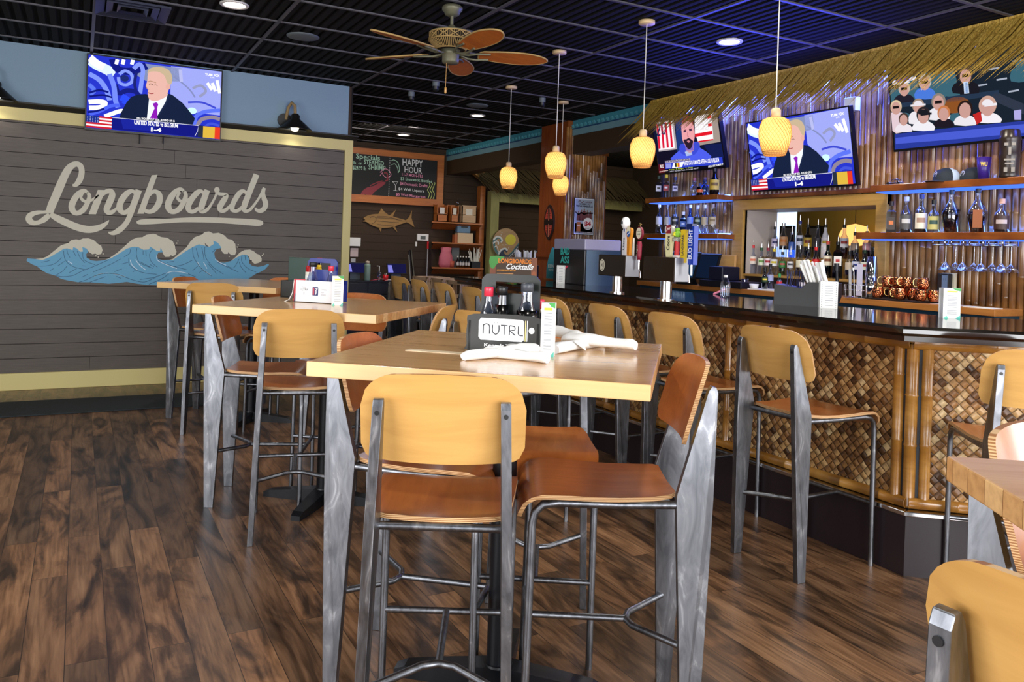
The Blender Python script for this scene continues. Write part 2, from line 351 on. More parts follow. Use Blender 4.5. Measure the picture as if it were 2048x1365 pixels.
# text as flat mesh pieces
_tc = {}
def text2d(body, bold=0, sp=1.0):
    k = (body, bold, sp)
    if k in _tc: return _tc[k]
    cu = bpy.data.curves.new('t', 'FONT'); cu.body = body; cu.size = 1; cu.offset = bold; cu.space_character = sp; cu.resolution_u = 2
    o = bpy.data.objects.new('t', cu); C.objects.link(o); dg = bpy.context.evaluated_depsgraph_get(); me = bpy.data.meshes.new_from_object(o.evaluated_get(dg))
    vs = np.array([v.co[:2] for v in me.vertices]); fs = [tuple(p.vertices) for p in me.polygons]
    bpy.data.objects.remove(o); bpy.data.curves.remove(cu); bpy.data.meshes.remove(me)
    mn, mx = vs.min(0), vs.max(0); vs = (vs-mn)/(mx-mn); _tc[k] = (vs, fs); return vs, fs
class Face:
    """flat painter: maps (u,v) of a picture plane to 3D; layers sit a fraction of a millimetre apart"""
    def __init__(s, mb, fn, nrm, step=.0006): s.mb = mb; s.fn = fn; s.n = Vector(nrm).normalized(); s.k = 0; s.step = step
    def P(s, q): return s.fn(*q)+s.n*s.k*s.step
    def lay(s): s.k += 1; return s
    def poly(s, pts, m, sm=0):
        if sm: pts = smooth2(pts, True, sm)
        s.mb.m(m); s.mb.poly([s.P(p) for p in pts]); return s
    def rect(s, a, b, c, d, m): return s.poly([(a, b), (c, b), (c, d), (a, d)], m)
    def ell(s, x, y, rx, ry, m, n=20, a0=0, a1=2*PI): return s.poly([(x+rx*math.cos(a0+(a1-a0)*i/n), y+ry*math.sin(a0+(a1-a0)*i/n)) for i in range(n)], m)
    def stroke(s, pts, m, w=None, sm=4, close=False):
        if w is not None: pts = [(p[0], p[1], w) for p in pts]
        if sm: pts = smooth2(pts, close, sm)
        s.mb.m(m); L = []; R = []
        for i, p in enumerate(pts):
            a = pts[max(i-1, 0)]; b = pts[min(i+1, len(pts)-1)]; dx, dy = b[0]-a[0], b[1]-a[1]; l = math.hypot(dx, dy) or 1; dx, dy = dx/l, dy/l; h = p[2]/2
            L.append(s.P((p[0]-dy*h, p[1]+dx*h))); R.append(s.P((p[0]+dy*h, p[1]-dx*h)))
        s.mb.add(L+R, [(i, i+1, len(L)+i+1, len(L)+i) for i in range(len(L)-1)], False); return s
    def text(s, body, x0, y0, x1, y1, m, bold=0, shear=0, dy=0):
        vs, fs = text2d(body, bold); s.mb.m(m); s.mb.add([s.P((x0+(x1-x0)*v[0]+shear*v[1], y0+(y1-y0)*v[1]+dy*v[0])) for v in vs], fs, False); return s
def homog(src, dst):
    A = []; B = []
    for (x, y), (u, v) in zip(src, dst):
        A += [[x, y, 1, 0, 0, 0, -u*x, -u*y], [0, 0, 0, x, y, 1, -v*x, -v*y]]; B += [u, v]
    h = np.linalg.solve(np.array(A, float), np.array(B, float)); Hm = np.append(h, 1).reshape(3, 3)
    def f(x, y): r = Hm @ np.array([x, y, 1.0]); return r[0]/r[2], r[1]/r[2]
    return f
# ================================================================== the room
CE = 3.04; YB = 8.164; YF = 12.4; XW = 5.5
struct(MB().bb((-3.6, -3.6, -.05), (9.5, 12.6, 0)).build('floor', M_FLOOR))
mb = MB()                                   # ceiling tiles: corrugated ribs along y
p = .0762; x = -3.6; prof = []
while x < 9.5: prof += [(x, CE+.001), (x+p*.5, CE+.001), (x+p*.62, CE+.022), (x+p*.88, CE+.022)]; x += p
vs = []; fs = []
for (a, b) in prof: vs += [(a, -3.6, b), (a, 12.6, b)]
fs = [(2*i, 2*i+2, 2*i+3, 2*i+1) for i in range(len(prof)-1)]
mb.add(vs, fs); mb.bb((-3.6, -3.6, CE+.03), (9.5, 12.6, CE+.08))
struct(mb.build('ceiling', M_CEIL))
mb = MB(); gx, gy = 4.925, 7.305
for i in range(-7, 1): mb.box((gx+i*1.2192, 4.4, CE-.004), (.024, 16.2, .012))
for k in range(-9, 18): mb.box((.9, gy-k*.6096, CE-.003), (9, .024, .010))
struct(mb.build('trim_1', M_GRID)); 
# feature wall with lap siding
mb = MB().m(M_SIDING)
x0, x1 = -3.5, 2.50; z0 = .16; zt = 2.36
mb.m(mat('siding_gap', '0e0c0b', .9)).bb((x0, YB+.012, 0), (x1, YB+.1, CE)).m(M_SIDING)
zz = 1.384-.0731; k0 = zz-.1295*9; z = k0
while z < zt+.1:
    a = max(z+.0025, z0-.02); b = min(z+.1295-.0025, zt+.02)
    if b > a:
        cuts = [x0+.02, -1.3+((z*3.1) % .8), .1+((z*7.7) % 1.1), x1-.04]
        for i in range(3): mb.bb((cuts[i]+.0012, YB, a), (cuts[i+1]-.0012, YB+.02, b))
    z += .1295
mb.m(M_BLUEW).bb((x0, YB-.012, 2.5), (x1-.05, YB+.1, CE))
mb.m(M_SIDING2).bb((x1-.06, YB+.0, 0), (x1-.02, YB+.1, CE))
wall_back = struct(mb.build('wall_back'))
def trim(i, a, b, m): return struct(MB().bb(a, b).build('trim_%d' % i, m, bevel=.003))
trim(2, (x0, YB-.02, 2.365), (x1+.01, YB+.005, 2.475), M_YEL)
trim(3, (x1-.075, YB-.0205, .14), (x1+.01, YB+.11, 2.475), M_YEL)
mb = MB(); prof = [(0, 2.475), (-.03, 2.475), (-.05, 2.50), (-.07, 2.512), (-.07, 2.525), (0, 2.525)]
mb.prism([(x0, YB+.01+a, b) for a, b in prof], (x1-x0+.05, 0, 0)); struct(mb.build('trim_4', mat('trim_black_cap', '1d1b17', .5)))
struct(MB().bb((x0, YB-.025, 0), (x1+.01, YB+.01, .15)).build('baseboard_back', M_YEL2, bevel=.004))
# far wall, side walls, soffit
mb = MB(); z = 0
while z < CE: mb.bb((2.2, YF, z+.002), (9.5, YF+.08, min(z+.1275, CE))); z += .1295
mb.mats = [M_SIDING2]; mb.mi = [0]*len(mb.f); mb.bb((2.2, YF+.03, 0), (9.5, YF+.1, CE)); struct(mb.build('wall_far'))
struct(MB().bb((2.40, YB+.09, 0), (2.44, YF, CE)).build('wall_passage', M_SIDING2))
struct(MB().bb((9.4, 6.8, 0), (9.5, YF, CE)).build('wall_kitchen', M_SIDING2))
# daylight side: front wall and left wall with window openings, behind the camera
def wallwin(name, fn, L, wins, m):
    mb = MB(); a = 0
    for (s0, s1) in wins+[(L, L)]:
        fn(mb, a, s0, 0, CE)
        if s1 > s0: fn(mb, s0, s1, 0, .5); fn(mb, s0, s1, 2.7, CE)
        a = s1
    struct(mb.build(name, m))
WP = mat('wall_paint_warm', '9a8f78', .7)
wallwin('wall_front', lambda mb, a, b, c, d: mb.bb((-3.6+a, -3.6, c), (-3.6+b, -3.5, d)) if b > a else None, 13.1, [(2.2, 4.7), (4.9, 7.4)], WP)
wallwin('wall_left', lambda mb, a, b, c, d: mb.bb((-3.6, -3.6+a, c), (-3.5, -3.6+b, d)) if b > a else None, 16.2, [(2.6, 4.7), (4.9, 7.1)], WP)
wallwin('wall_side', lambda mb, a, b, c, d: mb.bb((5.62, -3.6+a, c), (5.72, -3.6+b, d)) if b > a else None, 6.0, [(1.8, 4.2)], WP)
# bamboo wall behind the bar, with the opening
OY0, OY1, OZ0, OZ1 = 4.09, 5.50, 1.235, 1.83
mb = MB().m(mat('wall_behind_bamboo', '2a1c10', .8))
Y0, Y1 = 1.6, 6.72
for a, b, c, d in ((Y0, OY0-.021, 0, CE), (OY1+.021, Y1, 0, CE), (OY0-.021, OY1+.021, 0, OZ0-.021), (OY0-.021, OY1+.021, OZ1+.021, CE)): mb.bb((XW+.03, a, c), (XW+.10, b, d))
mb.m(M_BAM_WALL); rnd = random.Random(3); y = Y0; r = .026
def pole(mb, cx, cy, z0, z1, r, dirv, rnd):
    n = 7; zs = [z0]; z = z0+rnd.uniform(.1, .5)
    while z < z1-.05: zs += [z-.008, z, z+.008]; z += rnd.uniform(.34, .6)
    zs.append(z1); rows = []
    for i, z in enumerate(zs):
        rr = r*(1.12 if (i % 3 == 2 and 0 < i < len(zs)-1) else 1)
        rows.append([Vector((cx, cy, z))+(dirv*math.sin(PI*k/(n-1))+Vector((-dirv.y, dirv.x, 0))*-math.cos(PI*k/(n-1)))*rr for k in range(n)])
    mb.smooth = True; mb.grid(rows); mb.smooth = False
while y < Y1:
    segs = [(0.9, CE)]
    if OY0-.1 < y < OY1+.1: segs = [(OZ1+.09, CE)]
    for a, b in segs: pole(mb, XW+.035+rnd.uniform(-.003, .003), y, a, b, r, Vector((-1, 0, 0)), rnd)
    y += .0505
mb.m(M_SIDING2).bb((XW-.0, Y1-.01, 0), (XW+.1, Y1+.03, CE))
struct(mb.build('wall_right'))
# opening lining and the room beyond
mb = MB().m(M_OAK); D = .42
mb.bb((XW-.0, OY0-.02, OZ0-.02), (XW+D, OY1+.02, OZ0)); mb.m(mat('lining_pale', 'b9b0ab', .5)).bb((XW, OY0-.02, OZ1), (XW+D, OY1+.02, OZ1+.02)).bb((XW, OY0-.02, OZ0), (XW+D, OY0, OZ1)).bb((XW, OY1, OZ0), (XW+D, OY1+.02, OZ1))
struct(mb.build('window_1'))
fr = MB()
for a, b in (((XW-.03, OY0-.10, OZ0-.06), (XW+.03, OY0, OZ1+.095)), ((XW-.03, OY1, OZ0-.06), (XW+.03, OY1+.13, OZ1+.095)), ((XW-.031, OY0-.10, OZ1), (XW+.03, OY1+.13, OZ1+.095))): fr.bb(a, b)
fr2 = MB().bb((XW-.045, 3.96, 1.93), (XW+.02, 5.66, 1.968)); fr2.build('bamboo_trim', M_BAM_DARK, bpy.data.objects['window_1'], bevel=.005)
fo = fr.build('window_frame', M_OAK, bpy.data.objects['window_1'], bevel=.004)
OL = mat('beyond_wall_olive', '8d7a34', .7)
mb = MB().m(OL).bb((7.9, 4.2, 0), (8.0, 7.02, CE)).bb((6.2, 3.9, 0), (8.0, 4.0, CE)).m(M_OAK).bb((7.87, 5.05, 0), (7.9, 5.09, CE)).bb((7.87, 4.75, 0), (7.9, 4.78, CE))
struct(mb.build('wall_beyond'))
mb = MB(); mb.bb((6.4, 6.72, .9), (6.44, 7.2, 2.3)); struct(MB().m(emis('bcd6ff', 1.8)).bb((7.9, 7.02, .8), (7.94, 8.6, 2.4)).build('window_2'))
lamp('room_beyond_fill', 'AREA', (6.9, 5.3, 2.9), 14, (1, .82, .55), .8, aim=(7.9, 5.2, 1.4))  # small light added for the olive wall, no fixture
# soffit over the pass with wave moulding
mb = MB().m(mat('soffit_teal', '3f8a9c', .6)).bb((5.45, 6.74, 2.955), (5.75, YF, CE))
mb.m(mat('soffit_navy', '1f4670', .6)).bb((5.455, 6.74, 2.93), (5.75, YF, 2.957))
mb.m(mat('soffit_light_blue', '6f98a4', .6)).bb((5.46, 6.74, 2.855), (5.75, YF, 2.932))
mb.m(mat('soffit_beam_brown', '3c2c1a', .6)).bb((5.47, 6.74, 2.62), (5.75, YF, 2.857)).bb((5.47, 1.6, 2.95), (5.75, 6.76, CE))
struct(mb.build('trim_5'))
mb = MB(); y = 6.95
while y < YF-.1:                            # little curling wave crests
    pts = [(y-.045, 2.942), (y-.02, 2.958), (y, 2.99), (y+.03, 2.985), (y+.035, 2.965), (y+.02, 2.962), (y+.012, 2.975), (y+.004, 2.965), (y+.012, 2.948), (y+.045, 2.942)]
    if not 8.45 < y < 9.2: mb.prism([(5.452, a, b) for a, b in pts], (-.018, 0, 0))
    y += .093
tr = struct(mb.build('trim_6', mat('wave_crest_teal', '5aa3b3', .5)))
# bamboo clad column
mb = MB().m(M_COL); 
for i in range(8): a = 8.50+i*.0775; mb.bb((5.385, a+.002, 0), (5.42, a+.0755, CE-.005))
mb.m(M_COL).bb((5.41, 8.5, 0), (5.72, 9.12, CE-.002)); rnd = random.Random(5)
mb.m(M_BAM_WALL)
xx = 5.40
while xx < 5.66: pole(mb, xx, 8.49, 0, CE-.08, .021, Vector((0, -1, 0)), rnd); xx += .041
mb.m(M_BAM_DARK).bb((5.38, 8.46, CE-.08), (5.72, 8.5, CE))
mb.m(M_COL).bb((5.66, 8.5, 0), (6.02, 8.56, 2.72)).m(M_BAM_WALL); xx = 5.68
while xx < 6.0: pole(mb, xx, 8.485, 0, 2.66, .021, Vector((0, -1, 0)), rnd); xx += .041
mb.m(M_BAM_DARK).bb((5.66, 8.46, 2.64), (6.02, 8.5, 2.70)).m(M_COL).bb((5.36, 8.47, 1.30), (5.40, 9.13, 1.35))
tag(mb.build('bamboo_column'), 'tall square column clad in brown slats and glossy bamboo poles', 'column')
# green washed timber frame before the far wall
g = thing('timber_frame', 'green washed timber post and beam frame in front of the dark far wall', 'frame', (6.3, 12.1, 0))
k = Vector((6.3, 12.1, 0))
def gb(n, a, b, m=None): return MB().bb(Vector(a)-k, Vector(b)-k).build(n, m or M_GREENW, g, bevel=.006)
gb('post', (6.16, 12.05, 0), (6.32, 12.2, 2.38)); gb('beam', (6.32, 12.05, 2.19), (9.39, 12.2, 2.36))
MBr = MB().bar(Vector((5.78, 12.05, 2.72))-k, Vector((6.3, 12.05, 2.40))-k, .12, .12); MBr.build('rafter', mat('rafter_ochre', '8c6426', .6), g)
def thatch(mb, top, bot, n, rnd, ln=(.8, 1.15), wd=.012, skew=.0, dep=.03):
    """blades hanging from the line top[0]-top[1] to bot[0]-bot[1]"""
    t0, t1, b0, b1 = [Vector(v) for v in (*top, *bot)]; al = (t1-t0).normalized()
    for i in range(n):
        s = (i+rnd.random())/n; a = t0.lerp(t1, s); L = rnd.uniform(*ln); b = b0.lerp(b1, s); d = (b-a)*L
        nrm = al.cross(d).normalized()*rnd.uniform(-dep, dep); a = a+nrm; sk = al*(rnd.gauss(skew, .05)*d.length)
        m_ = a+d*.55+sk*.4+nrm*.3; e = a+d+sk+nrm; w2 = al*wd*rnd.uniform(.6, 1.2)
        mb.add([a-w2, a+w2, m_+w2*.8, m_-w2*.8, e], [(0, 1, 2, 3), (3, 2, 4)], False)
mb = MB(); rnd = random.Random(9)
thatch(mb, ((5.8, 12.2, 2.76), (9.3, 12.2, 2.76)), ((6.0, 11.7, 2.36), (9.3, 11.7, 2.36)), 900, rnd, (.8, 1.25), .02, 0, .05)
mb.bar((5.8, 12.2, 2.73), (9.35, 12.2, 2.73), .1, .06)
tag(mb.build('thatch_awning', M_THATCHD), 'dark shaggy thatch awning above the green timber frame at the back', 'thatch', kind='stuff')
# golden thatch valance above the bar screens
mb = MB(); rnd = random.Random(11)
for lay, (zt_, zb_, xb_) in enumerate(((3.03, 2.65, 5.12), (3.02, 2.64, 5.14), (3.02, 2.66, 5.16))):
    thatch(mb, ((5.36, 1.9, zt_), (5.36, 6.76, zt_)), ((xb_, 1.9, zb_), (xb_, 6.76, zb_)), 300, rnd, (.66, 1.2), .017, .55, .012)
mb.bb((5.345, 1.8, 3.0), (5.44, 6.78, 3.035))
tag(mb.build('thatch_valance', M_THATCH), 'golden palm thatch fringe hanging along the ceiling above the bar screens', 'thatch', kind='stuff')
# floor mat
tag(MB().bb((-2.6, 6.96, 0), (1.15, 7.55, .012)).build('floor_mat', M_MAT, bevel=.004), 'long black rubber mat on the floor along the mural wall', 'mat')
# ================================================================== bar stools
def xback(z): return -.243+(1.01-z)*(.243-.159)/(1.01-.70) if z > .7 else -.159
def plate(cols, th, face, back, nrm):
    """cols: list of (lower row .. upper row) points; thickness th along nrm(p)"""
    mb = MB(); F = cols; B = [[p-nrm(p)*th for p in c] for c in cols]
    mb.smooth = True; mb.m(face).grid(F); mb.m(back).grid([c[::-1] for c in B]); mb.smooth = False; mb.m(M_PLY)
    nr, nc = len(F), len(F[0]); loop = [(i, 0) for i in range(nr)]+[(nr-1, j) for j in range(1, nc)]+[(i, nc-1) for i in range(nr-2, -1, -1)]+[(0, j) for j in range(nc-2, 0, -1)]
    a = [F[i][j] for i, j in loop]; b = [B[i][j] for i, j in loop]; n = len(loop)
    mb.add(a+b, [(i, n+i, n+(i+1) % n, (i+1) % n) for i in range(n)], True); return mb
def make_stool(M_F=None, M_B=None):
    t = thing('bar_stool', 'x', 'bar stool')
    # seat
    path = [(-.165, .706), (-.15, .704), (-.10, .699), (0, .695), (.10, .698), (.18, .702), (.215, .701), (.245, .692), (.268, .674), (.280, .650), (.284, .632)]
    wid = [.135, .158, .172, .183, .192, .199, .200, .199, .196, .190, .176]
    rows = []
    for (x, z), w_ in zip(path, wid):
        rows.append([Vector((x, -w_+2*w_*j/16, z+.006*(2*j/16-1)**2)) for j in range(17)])
    nr = lambda p: Vector((0, 0, 1)) if p.x < .2 else Vector((min(1, (p.x-.2)/.07), 0, max(.12, 1-(p.x-.2)/.07))).normalized()
    plate([r[::-1] for r in rows], .013, M_F or M_FACE, mat('seat_underside', '8a5a30', .6), nr).build('seat', None, t)
    # back
    cols = []; W = .2; zt, zb = 1.080, .850
    for i in range(33):
        y = -W+2*W*i/32; a = abs(y); hi = zt-.012*(a/W)**2; lo = zb+.006*(a/W)**2
        if a > .115: hi -= .062*(1-math.sqrt(max(0, 1-((a-.115)/.085)**2)))*1.25
        if a > .165: lo += .035*(1-math.sqrt(max(0, 1-((a-.165)/.035)**2)))
        c = []
        for j in range(9):
            z = lo+(hi-lo)*j/8; bend = .034*(y/W)**2; c.append(Vector((xback(z)+.004+bend-.012+.014, y, z)))
        cols.append(c)
    plate(cols, .012, M_F or M_FACE, M_B or M_BACK, lambda p: Vector((1, -.34*p.y/W, 0)).normalized()).build('backrest', None, t)
    # rear blades
    for s in (1, -1):
        mb = MB(); prof = [(-.235, 0), (-.250, .35), (-.263, .70), (-.270, 1.0), (-.264, 1.016), (-.252, 1.018), (-.243, 1.005), (-.200, .85), (-.161, .71), (-.160, .69), (-.175, .35), (-.190, 0)]
        yc = lambda z: s*(.185-.02*min(z/.7, 1)-(.012*max(0, z-.7)/.3)); 
        o = [Vector((x, yc(z)-.0125, z)) for x, z in prof]; q = [Vector((x, yc(z)+.0125, z)) for x, z in prof]; n = len(prof)
        tr_ = tri([Vector((x, 0, z)) for x, z in prof]); mb.add(o, tr_, False).add(q, [f[::-1] for f in tr_], False).add(o+q, [(i, (i+1) % n, n+(i+1) % n, n+i) for i in range(n)], False)
        l = mb.build('leg', M_STEEL, t, bevel=.0105, fixn=True)
        MB().m(M_BLACK).cyl((-.258, yc(.985)-s*.0, .985), (-.272, yc(.985), .985), .006, 10).build('bolt', None, l)
    # front legs run on under the seat as side rails
    for s in (1, -1):
        pts = [(-.165, s*.165, .682), (0, s*.176, .680), (.17, s*.186, .683), (.212, s*.188, .677), (.235, s*.189, .655), (.241, s*.19, .62), (.244, s*.19, .3), (.247, s*.19, 0)]
        MB().tube(pts, .0115, 10).build('leg', M_STEEL, t)
    MB().tube([(-.165, -.165, .682), (-.165, .165, .682)], .011, 8).build('seat_rail', M_STEEL, t)
    MB().tube([(.244, -.19, .285), (.244, .19, .285)], .0105, 8).build('footrest', M_STEEL, t)
    MB().tube([(-.195, -.17, .285), (-.07, -.045, .282), (-.055, 0, .282), (-.07, .045, .282), (-.195, .17, .285)], .0105, 8).tube([(-.055, 0, .282), (.244, 0, .285)], .0105, 8).build('brace', M_STEEL, t)
    return t
proto = make_stool(); used = [False]
def stool(x, y, deg, label, group, z=0):
    o = proto if not used[0] else copy_tree(proto); used[0] = True
    o.location = (x, y, z); o.rotation_euler = (0, 0, math.radians(deg)); o['label'] = label
    if group: o['group'] = group
    elif 'group' in o: del o['group']
    return o
GB = 'bar stools along the bar front'; G1 = 'bar stools around the near high table'; G2 = 'bar stools around the middle high table'; G3 = 'bar stools around the high table by the mural'
stool(2.967, 2.556, .5, 'bar stool nearest the corner of the bar, its honey back fully in view', GB)
stool(2.983, 3.263, .7, 'second bar stool from the bar corner, its seat partly hidden by a raised steel blade', GB)
stool(2.986, 3.846, -.9, 'third bar stool from the bar corner, back seen above the white napkins', GB)
stool(2.982, 4.478, 0, 'bar stool at the bar just right of the dark upright caddy handle', GB)
stool(2.981, 5.662, 0, 'bar stool at the bar just left of the red capped bottle', GB)
stool(3.000, 6.281, 0, 'bar stool at the bar with a bright steel blade, before the pale wooden high chairs', GB)
stool(2.997, 6.83, 0, 'bar stool at the bar beside the black dresser, second from the far end', GB)
stool(3.05, 7.5, 6, 'bar stool at the far end of the bar, only its rounded back top showing', GB)
stool(3.33, 1.80, 46, 'bar stool in front of the pale woven panel of the angled bar end', GB)
stool(.896, 1.963, 62, 'bar stool in the centre foreground, pale honey back turned to the camera', G1)
stool(1.435, 1.945, 151, 'bar stool right of the near table, red brown seat and blade legs side on', G1)
stool(1.02, 2.44, -41, 'bar stool left of the near table, grey blade leg under the table corner', G1)
stool(1.50, 2.475, -122, 'bar stool on the far side of the near table, its shiny seat facing the camera', G1)
stool(.956, 3.867, 76, 'bar stool in front of the middle table, honey back turned to the camera', G2)
stool(.90, 4.40, -24, 'bar stool left of the middle table with white scuffs on its blade legs', G2)
stool(1.56, 4.02, 142, 'bar stool right of the middle table, seen edge on with a bright steel blade', G2)
stool(1.40, 4.60, -128, 'bar stool behind the middle table, back rising before the black dresser', G2)
stool(.95, 6.10, 62, 'bar stool in front of the mural side table, honey back half behind the middle table', G3)
stool(.93, 6.58, -38, 'bar stool left of the mural side table, scuffed blade by the yellow baseboard', G3)
stool(1.42, 6.62, -130, 'bar stool behind the mural side table, only a pale curved back top showing', G3)
stool(1.40, 5.93, 140, 'bar stool right of the mural side table, curved seat front behind the honey back', G3)
stool(1.95, 3.53, 15, 'orange backed bar stool standing loose behind the dark bottle caddy', None)
stool(1.09, .375, 3, 'blurred bar stool at the bottom right corner of the view', 'bar stools around the right hand table')
stool(1.645, .625, -80, 'bar stool beyond the right hand table, its back rising just above the table top', 'bar stools around the right hand table')
# ================================================================== high tables
def table(cx, cy, deg, sx, sy, label, extra=0):
    t = thing('high_table', label, 'table', (cx, cy, 0), math.radians(deg), 'square high tables')
    mb = MB(); hx, hy, z0, z1 = sx/2, sy/2, 1.018, 1.06
    v = [(-hx, -hy, z0), (hx, -hy, z0), (hx, hy, z0), (-hx, hy, z0), (-hx, -hy, z1), (hx, -hy, z1), (hx, hy, z1), (-hx, hy, z1)]
    mb.m(M_TABLE).add(v, [(4, 5, 6, 7), (0, 3, 2, 1)]).m(M_TEDGE).add(v, [(0, 1, 5, 4), (2, 3, 7, 6)]).m(M_TEND).add(v, [(1, 2, 6, 5), (3, 0, 4, 7)])
    mb.build('tabletop', None, t, bevel=.003, fixn=True)
    MB().cyl((0, 0, .04), (0, 0, 1.0), .038, 20).build('column', M_BLACKM, t)
    MB().box((0, 0, 1.008), (.4, .4, .02)).build('top_plate', M_BLACKM, t)
    a0 = extra
    mb = MB().cyl((0, 0, .02), (0, 0, .075), .06, 20, .045)
    for k in range(4):
        a = math.radians(a0+k*90); c, s = math.cos(a), math.sin(a)
        sec = [(.03, .05, .038), (.20, .03, .034), (.30, .018, .028), (.335, .004, .024)]
        rows = [[Vector((c*r-s*w_, s*r+c*w_, 0.0)) , Vector((c*r-s*w_, s*r+c*w_, h)), Vector((c*r+s*w_, s*r-c*w_, h)), Vector((c*r+s*w_, s*r-c*w_, 0.0))] for r, h, w_ in [(a_, b_+.02, w__) for a_, b_, w__ in sec]]
        mb.grid(rows); mb.add(rows[-1], [(0, 1, 2, 3)])
    mb.build('base', M_BLACKM, t)
    return t
table(1.212, 2.21, -41, .93, .93, 'high butcher block table in the centre foreground with napkins on it', 4)
table(1.195, 4.20, -43, .98, .99, 'high butcher block table in the middle with a white caddy on it', 4)
table(1.20, 6.30, -44, .98, .98, 'high butcher block table nearest the wave mural', 10)
t4 = PZ(1893, 912, 1.06)
table(1.417, .174, -35, .93, .93, 'high butcher block table cut off by the right edge of the view', 4)
# ================================================================== the bar
# front: along y at x=3.2 from the corner (3.2,2.17) to the far end; then an angled end
YE = 6.7; cx_, cy_ = 3.2, 2.17; ang = math.radians(-40); ex, ey = math.cos(ang), math.sin(ang); LE = 1.75
bar = thing('bar_counter', 'long bar with glossy black top, woven matting front, bamboo trim and steel foot rail', 'bar', (3.3, 2.25, 0))
bo = Vector((3.3, 2.25, 0))
def off(path, d):      # offset a plan path to its left by d
    out = []
    for i, p in enumerate(path):
        p = Vector(p); ds = []
        if i > 0: ds.append((p-Vector(path[i-1])).normalized())
        if i < len(path)-1: ds.append((Vector(path[i+1])-p).normalized())
        ns = [Vector((-q.y, q.x)) for q in ds]; n = sum(ns, Vector((0, 0))).normalized(); out.append(p+n*d/n.dot(ns[0]))
    return out
P0 = [(3.3, YE), (3.3, 2.25), (3.3+ex*LE, 2.25+ey*LE)]
def band(o0, o1, z0, z1, path=P0, mb=None):
    """solid strip between two offsets of the plan path, positive = towards the barman"""
    a, b = off(path, o0), off(path, o1); mb = mb or MB()
    for i in range(len(path)-1):
        q = [a[i], a[i+1], b[i+1], b[i]]; v = [Vector((p.x, p.y, z))-bo for z in (z0, z1) for p in q]
        mb.add(v, [(3, 2, 1, 0), (4, 5, 6, 7), (0, 1, 5, 4), (1, 2, 6, 5), (2, 3, 7, 6), (3, 0, 4, 7)], False)
    return mb
band(-.05, .12, 0, .272).build('kick_board', M_KICK, bar)
band(-.005, .75, .272, 1.07).build('carcass', mat('bar_carcass', '20242a', .6), bar)
# woven panels as their own objects so that the matting runs along each face
def panel(a, b, z0, z1, name='woven_panel'):
    a, b = Vector(a), Vector(b); L = (b-a).length; rz = math.atan2((b-a).y, (b-a).x)
    o = MB().bb((0, -.008, 0), (L, .008, z1-z0)).build(name, M_WEAVE, bar); o.location = Vector((a.x, a.y, z0))-bo; o.rotation_euler = (0, 0, rz); return o
nrm1 = Vector((ex, ey))
panel((3.292, YE-.02), (3.292, 2.31), .31, 1.035); panel((3.3+ex*.07-.003, 2.25+ey*.07-.006), (3.3+ex*LE-.003, 2.25+ey*LE-.006), .31, 1.035)['label'] = 'pale woven panel'
def splitbam(a, b, z, h, name='bamboo_trim'):
    """half round bamboo lying along the front"""
    a, b = Vector(a), Vector(b); d = (b-a); L = d.length; d.normalize(); n = Vector((-d.y, d.x)) ; n = -n if n.x > 0 else n
    rows = []; s = 0; rd = random.Random(int(z*100)); st = [0]
    while st[-1] < L-.3: st += [st[-1]+rd.uniform(.2, .34)]
    st.append(L); ss = []
    for q in st: ss += [(max(0, q-.004), 1), (q, 1.25), (min(L, q+.004), 1)]
    mb = MB(); mb.smooth = True
    for s, k in ss: rows.append([Vector((a.x+d.x*s+n.x*(.004+.018*k*math.sin(PI*j/8)), a.y+d.y*s+n.y*(.004+.018*k*math.sin(PI*j/8)), z-math.cos(PI*j/8)*h/2))-bo for j in range(9)])
    mb.grid(rows); return mb.build(name, M_BAM_TRIM, bar)
e2 = (3.3+ex*LE, 2.25+ey*LE)
for z, h in ((1.03, .06), (.315, .05)): splitbam((3.285, YE), (3.285, 2.245), z, h); splitbam((3.285, 2.245), (e2[0]-.01, e2[1]-.012), z, h)
def vbam(x, y, w=.028):
    mb = MB(); rd = random.Random(int(y*100)); zs = [.30]; 
    while zs[-1] < .85: zs.append(zs[-1]+rd.uniform(.2, .3))
    zs.append(1.03); pts = []; rr = []
    for q in zs: pts += [(x-bo.x, y-bo.y, q-.006), (x-bo.x, y-bo.y, q), (x-bo.x, y-bo.y, q+.006)]; rr += [w, w*1.12, w]
    mb.tube(pts, rr, 12).build('bamboo_post', M_BAM_TRIM, bar)
for y in (2.31, 3.38, 4.55, 5.7, 6.66): vbam(3.292, y, .024)
vbam(3.302, 2.252, .026); vbam(3.3+ex*.06-.002, 2.25+ey*.06-.003, .024)
band(-.062, .0, .266, .288).build('foot_rail', M_CHROME, bar, bevel=.004)
mbt = MB()
pr = [(-.215, 1.075), (-.232, 1.088), (-.232, 1.105), (-.215, 1.117)]
tp = off(P0, -.155); t2 = off(P0, -.172); inn = off(P0, .72)
rows = []
for o_, z in pr+[(.65, 1.117), (.65, 1.075), (-.215, 1.075)]: rows.append([Vector((p.x, p.y, z))-bo for p in off(P0, o_)])
mbt.grid(rows); mbt.build('bar_top', M_GRANITE, bar)
band(-.20, -.0, 1.052, 1.078).build('top_moulding', mat('bar_moulding_dark', '1d120c', .25), bar)
for (y, ln) in ((3.05, 0), (5.2, 0)):
    MB().tube([(-.03, y-bo.y, 1.03), (-.055, y-bo.y, 1.01), (-.06, y-bo.y, .985), (-.04, y-bo.y, .975)], .004, 6).build('bag_hook', M_BLACKM, bar)
BT = 1.117
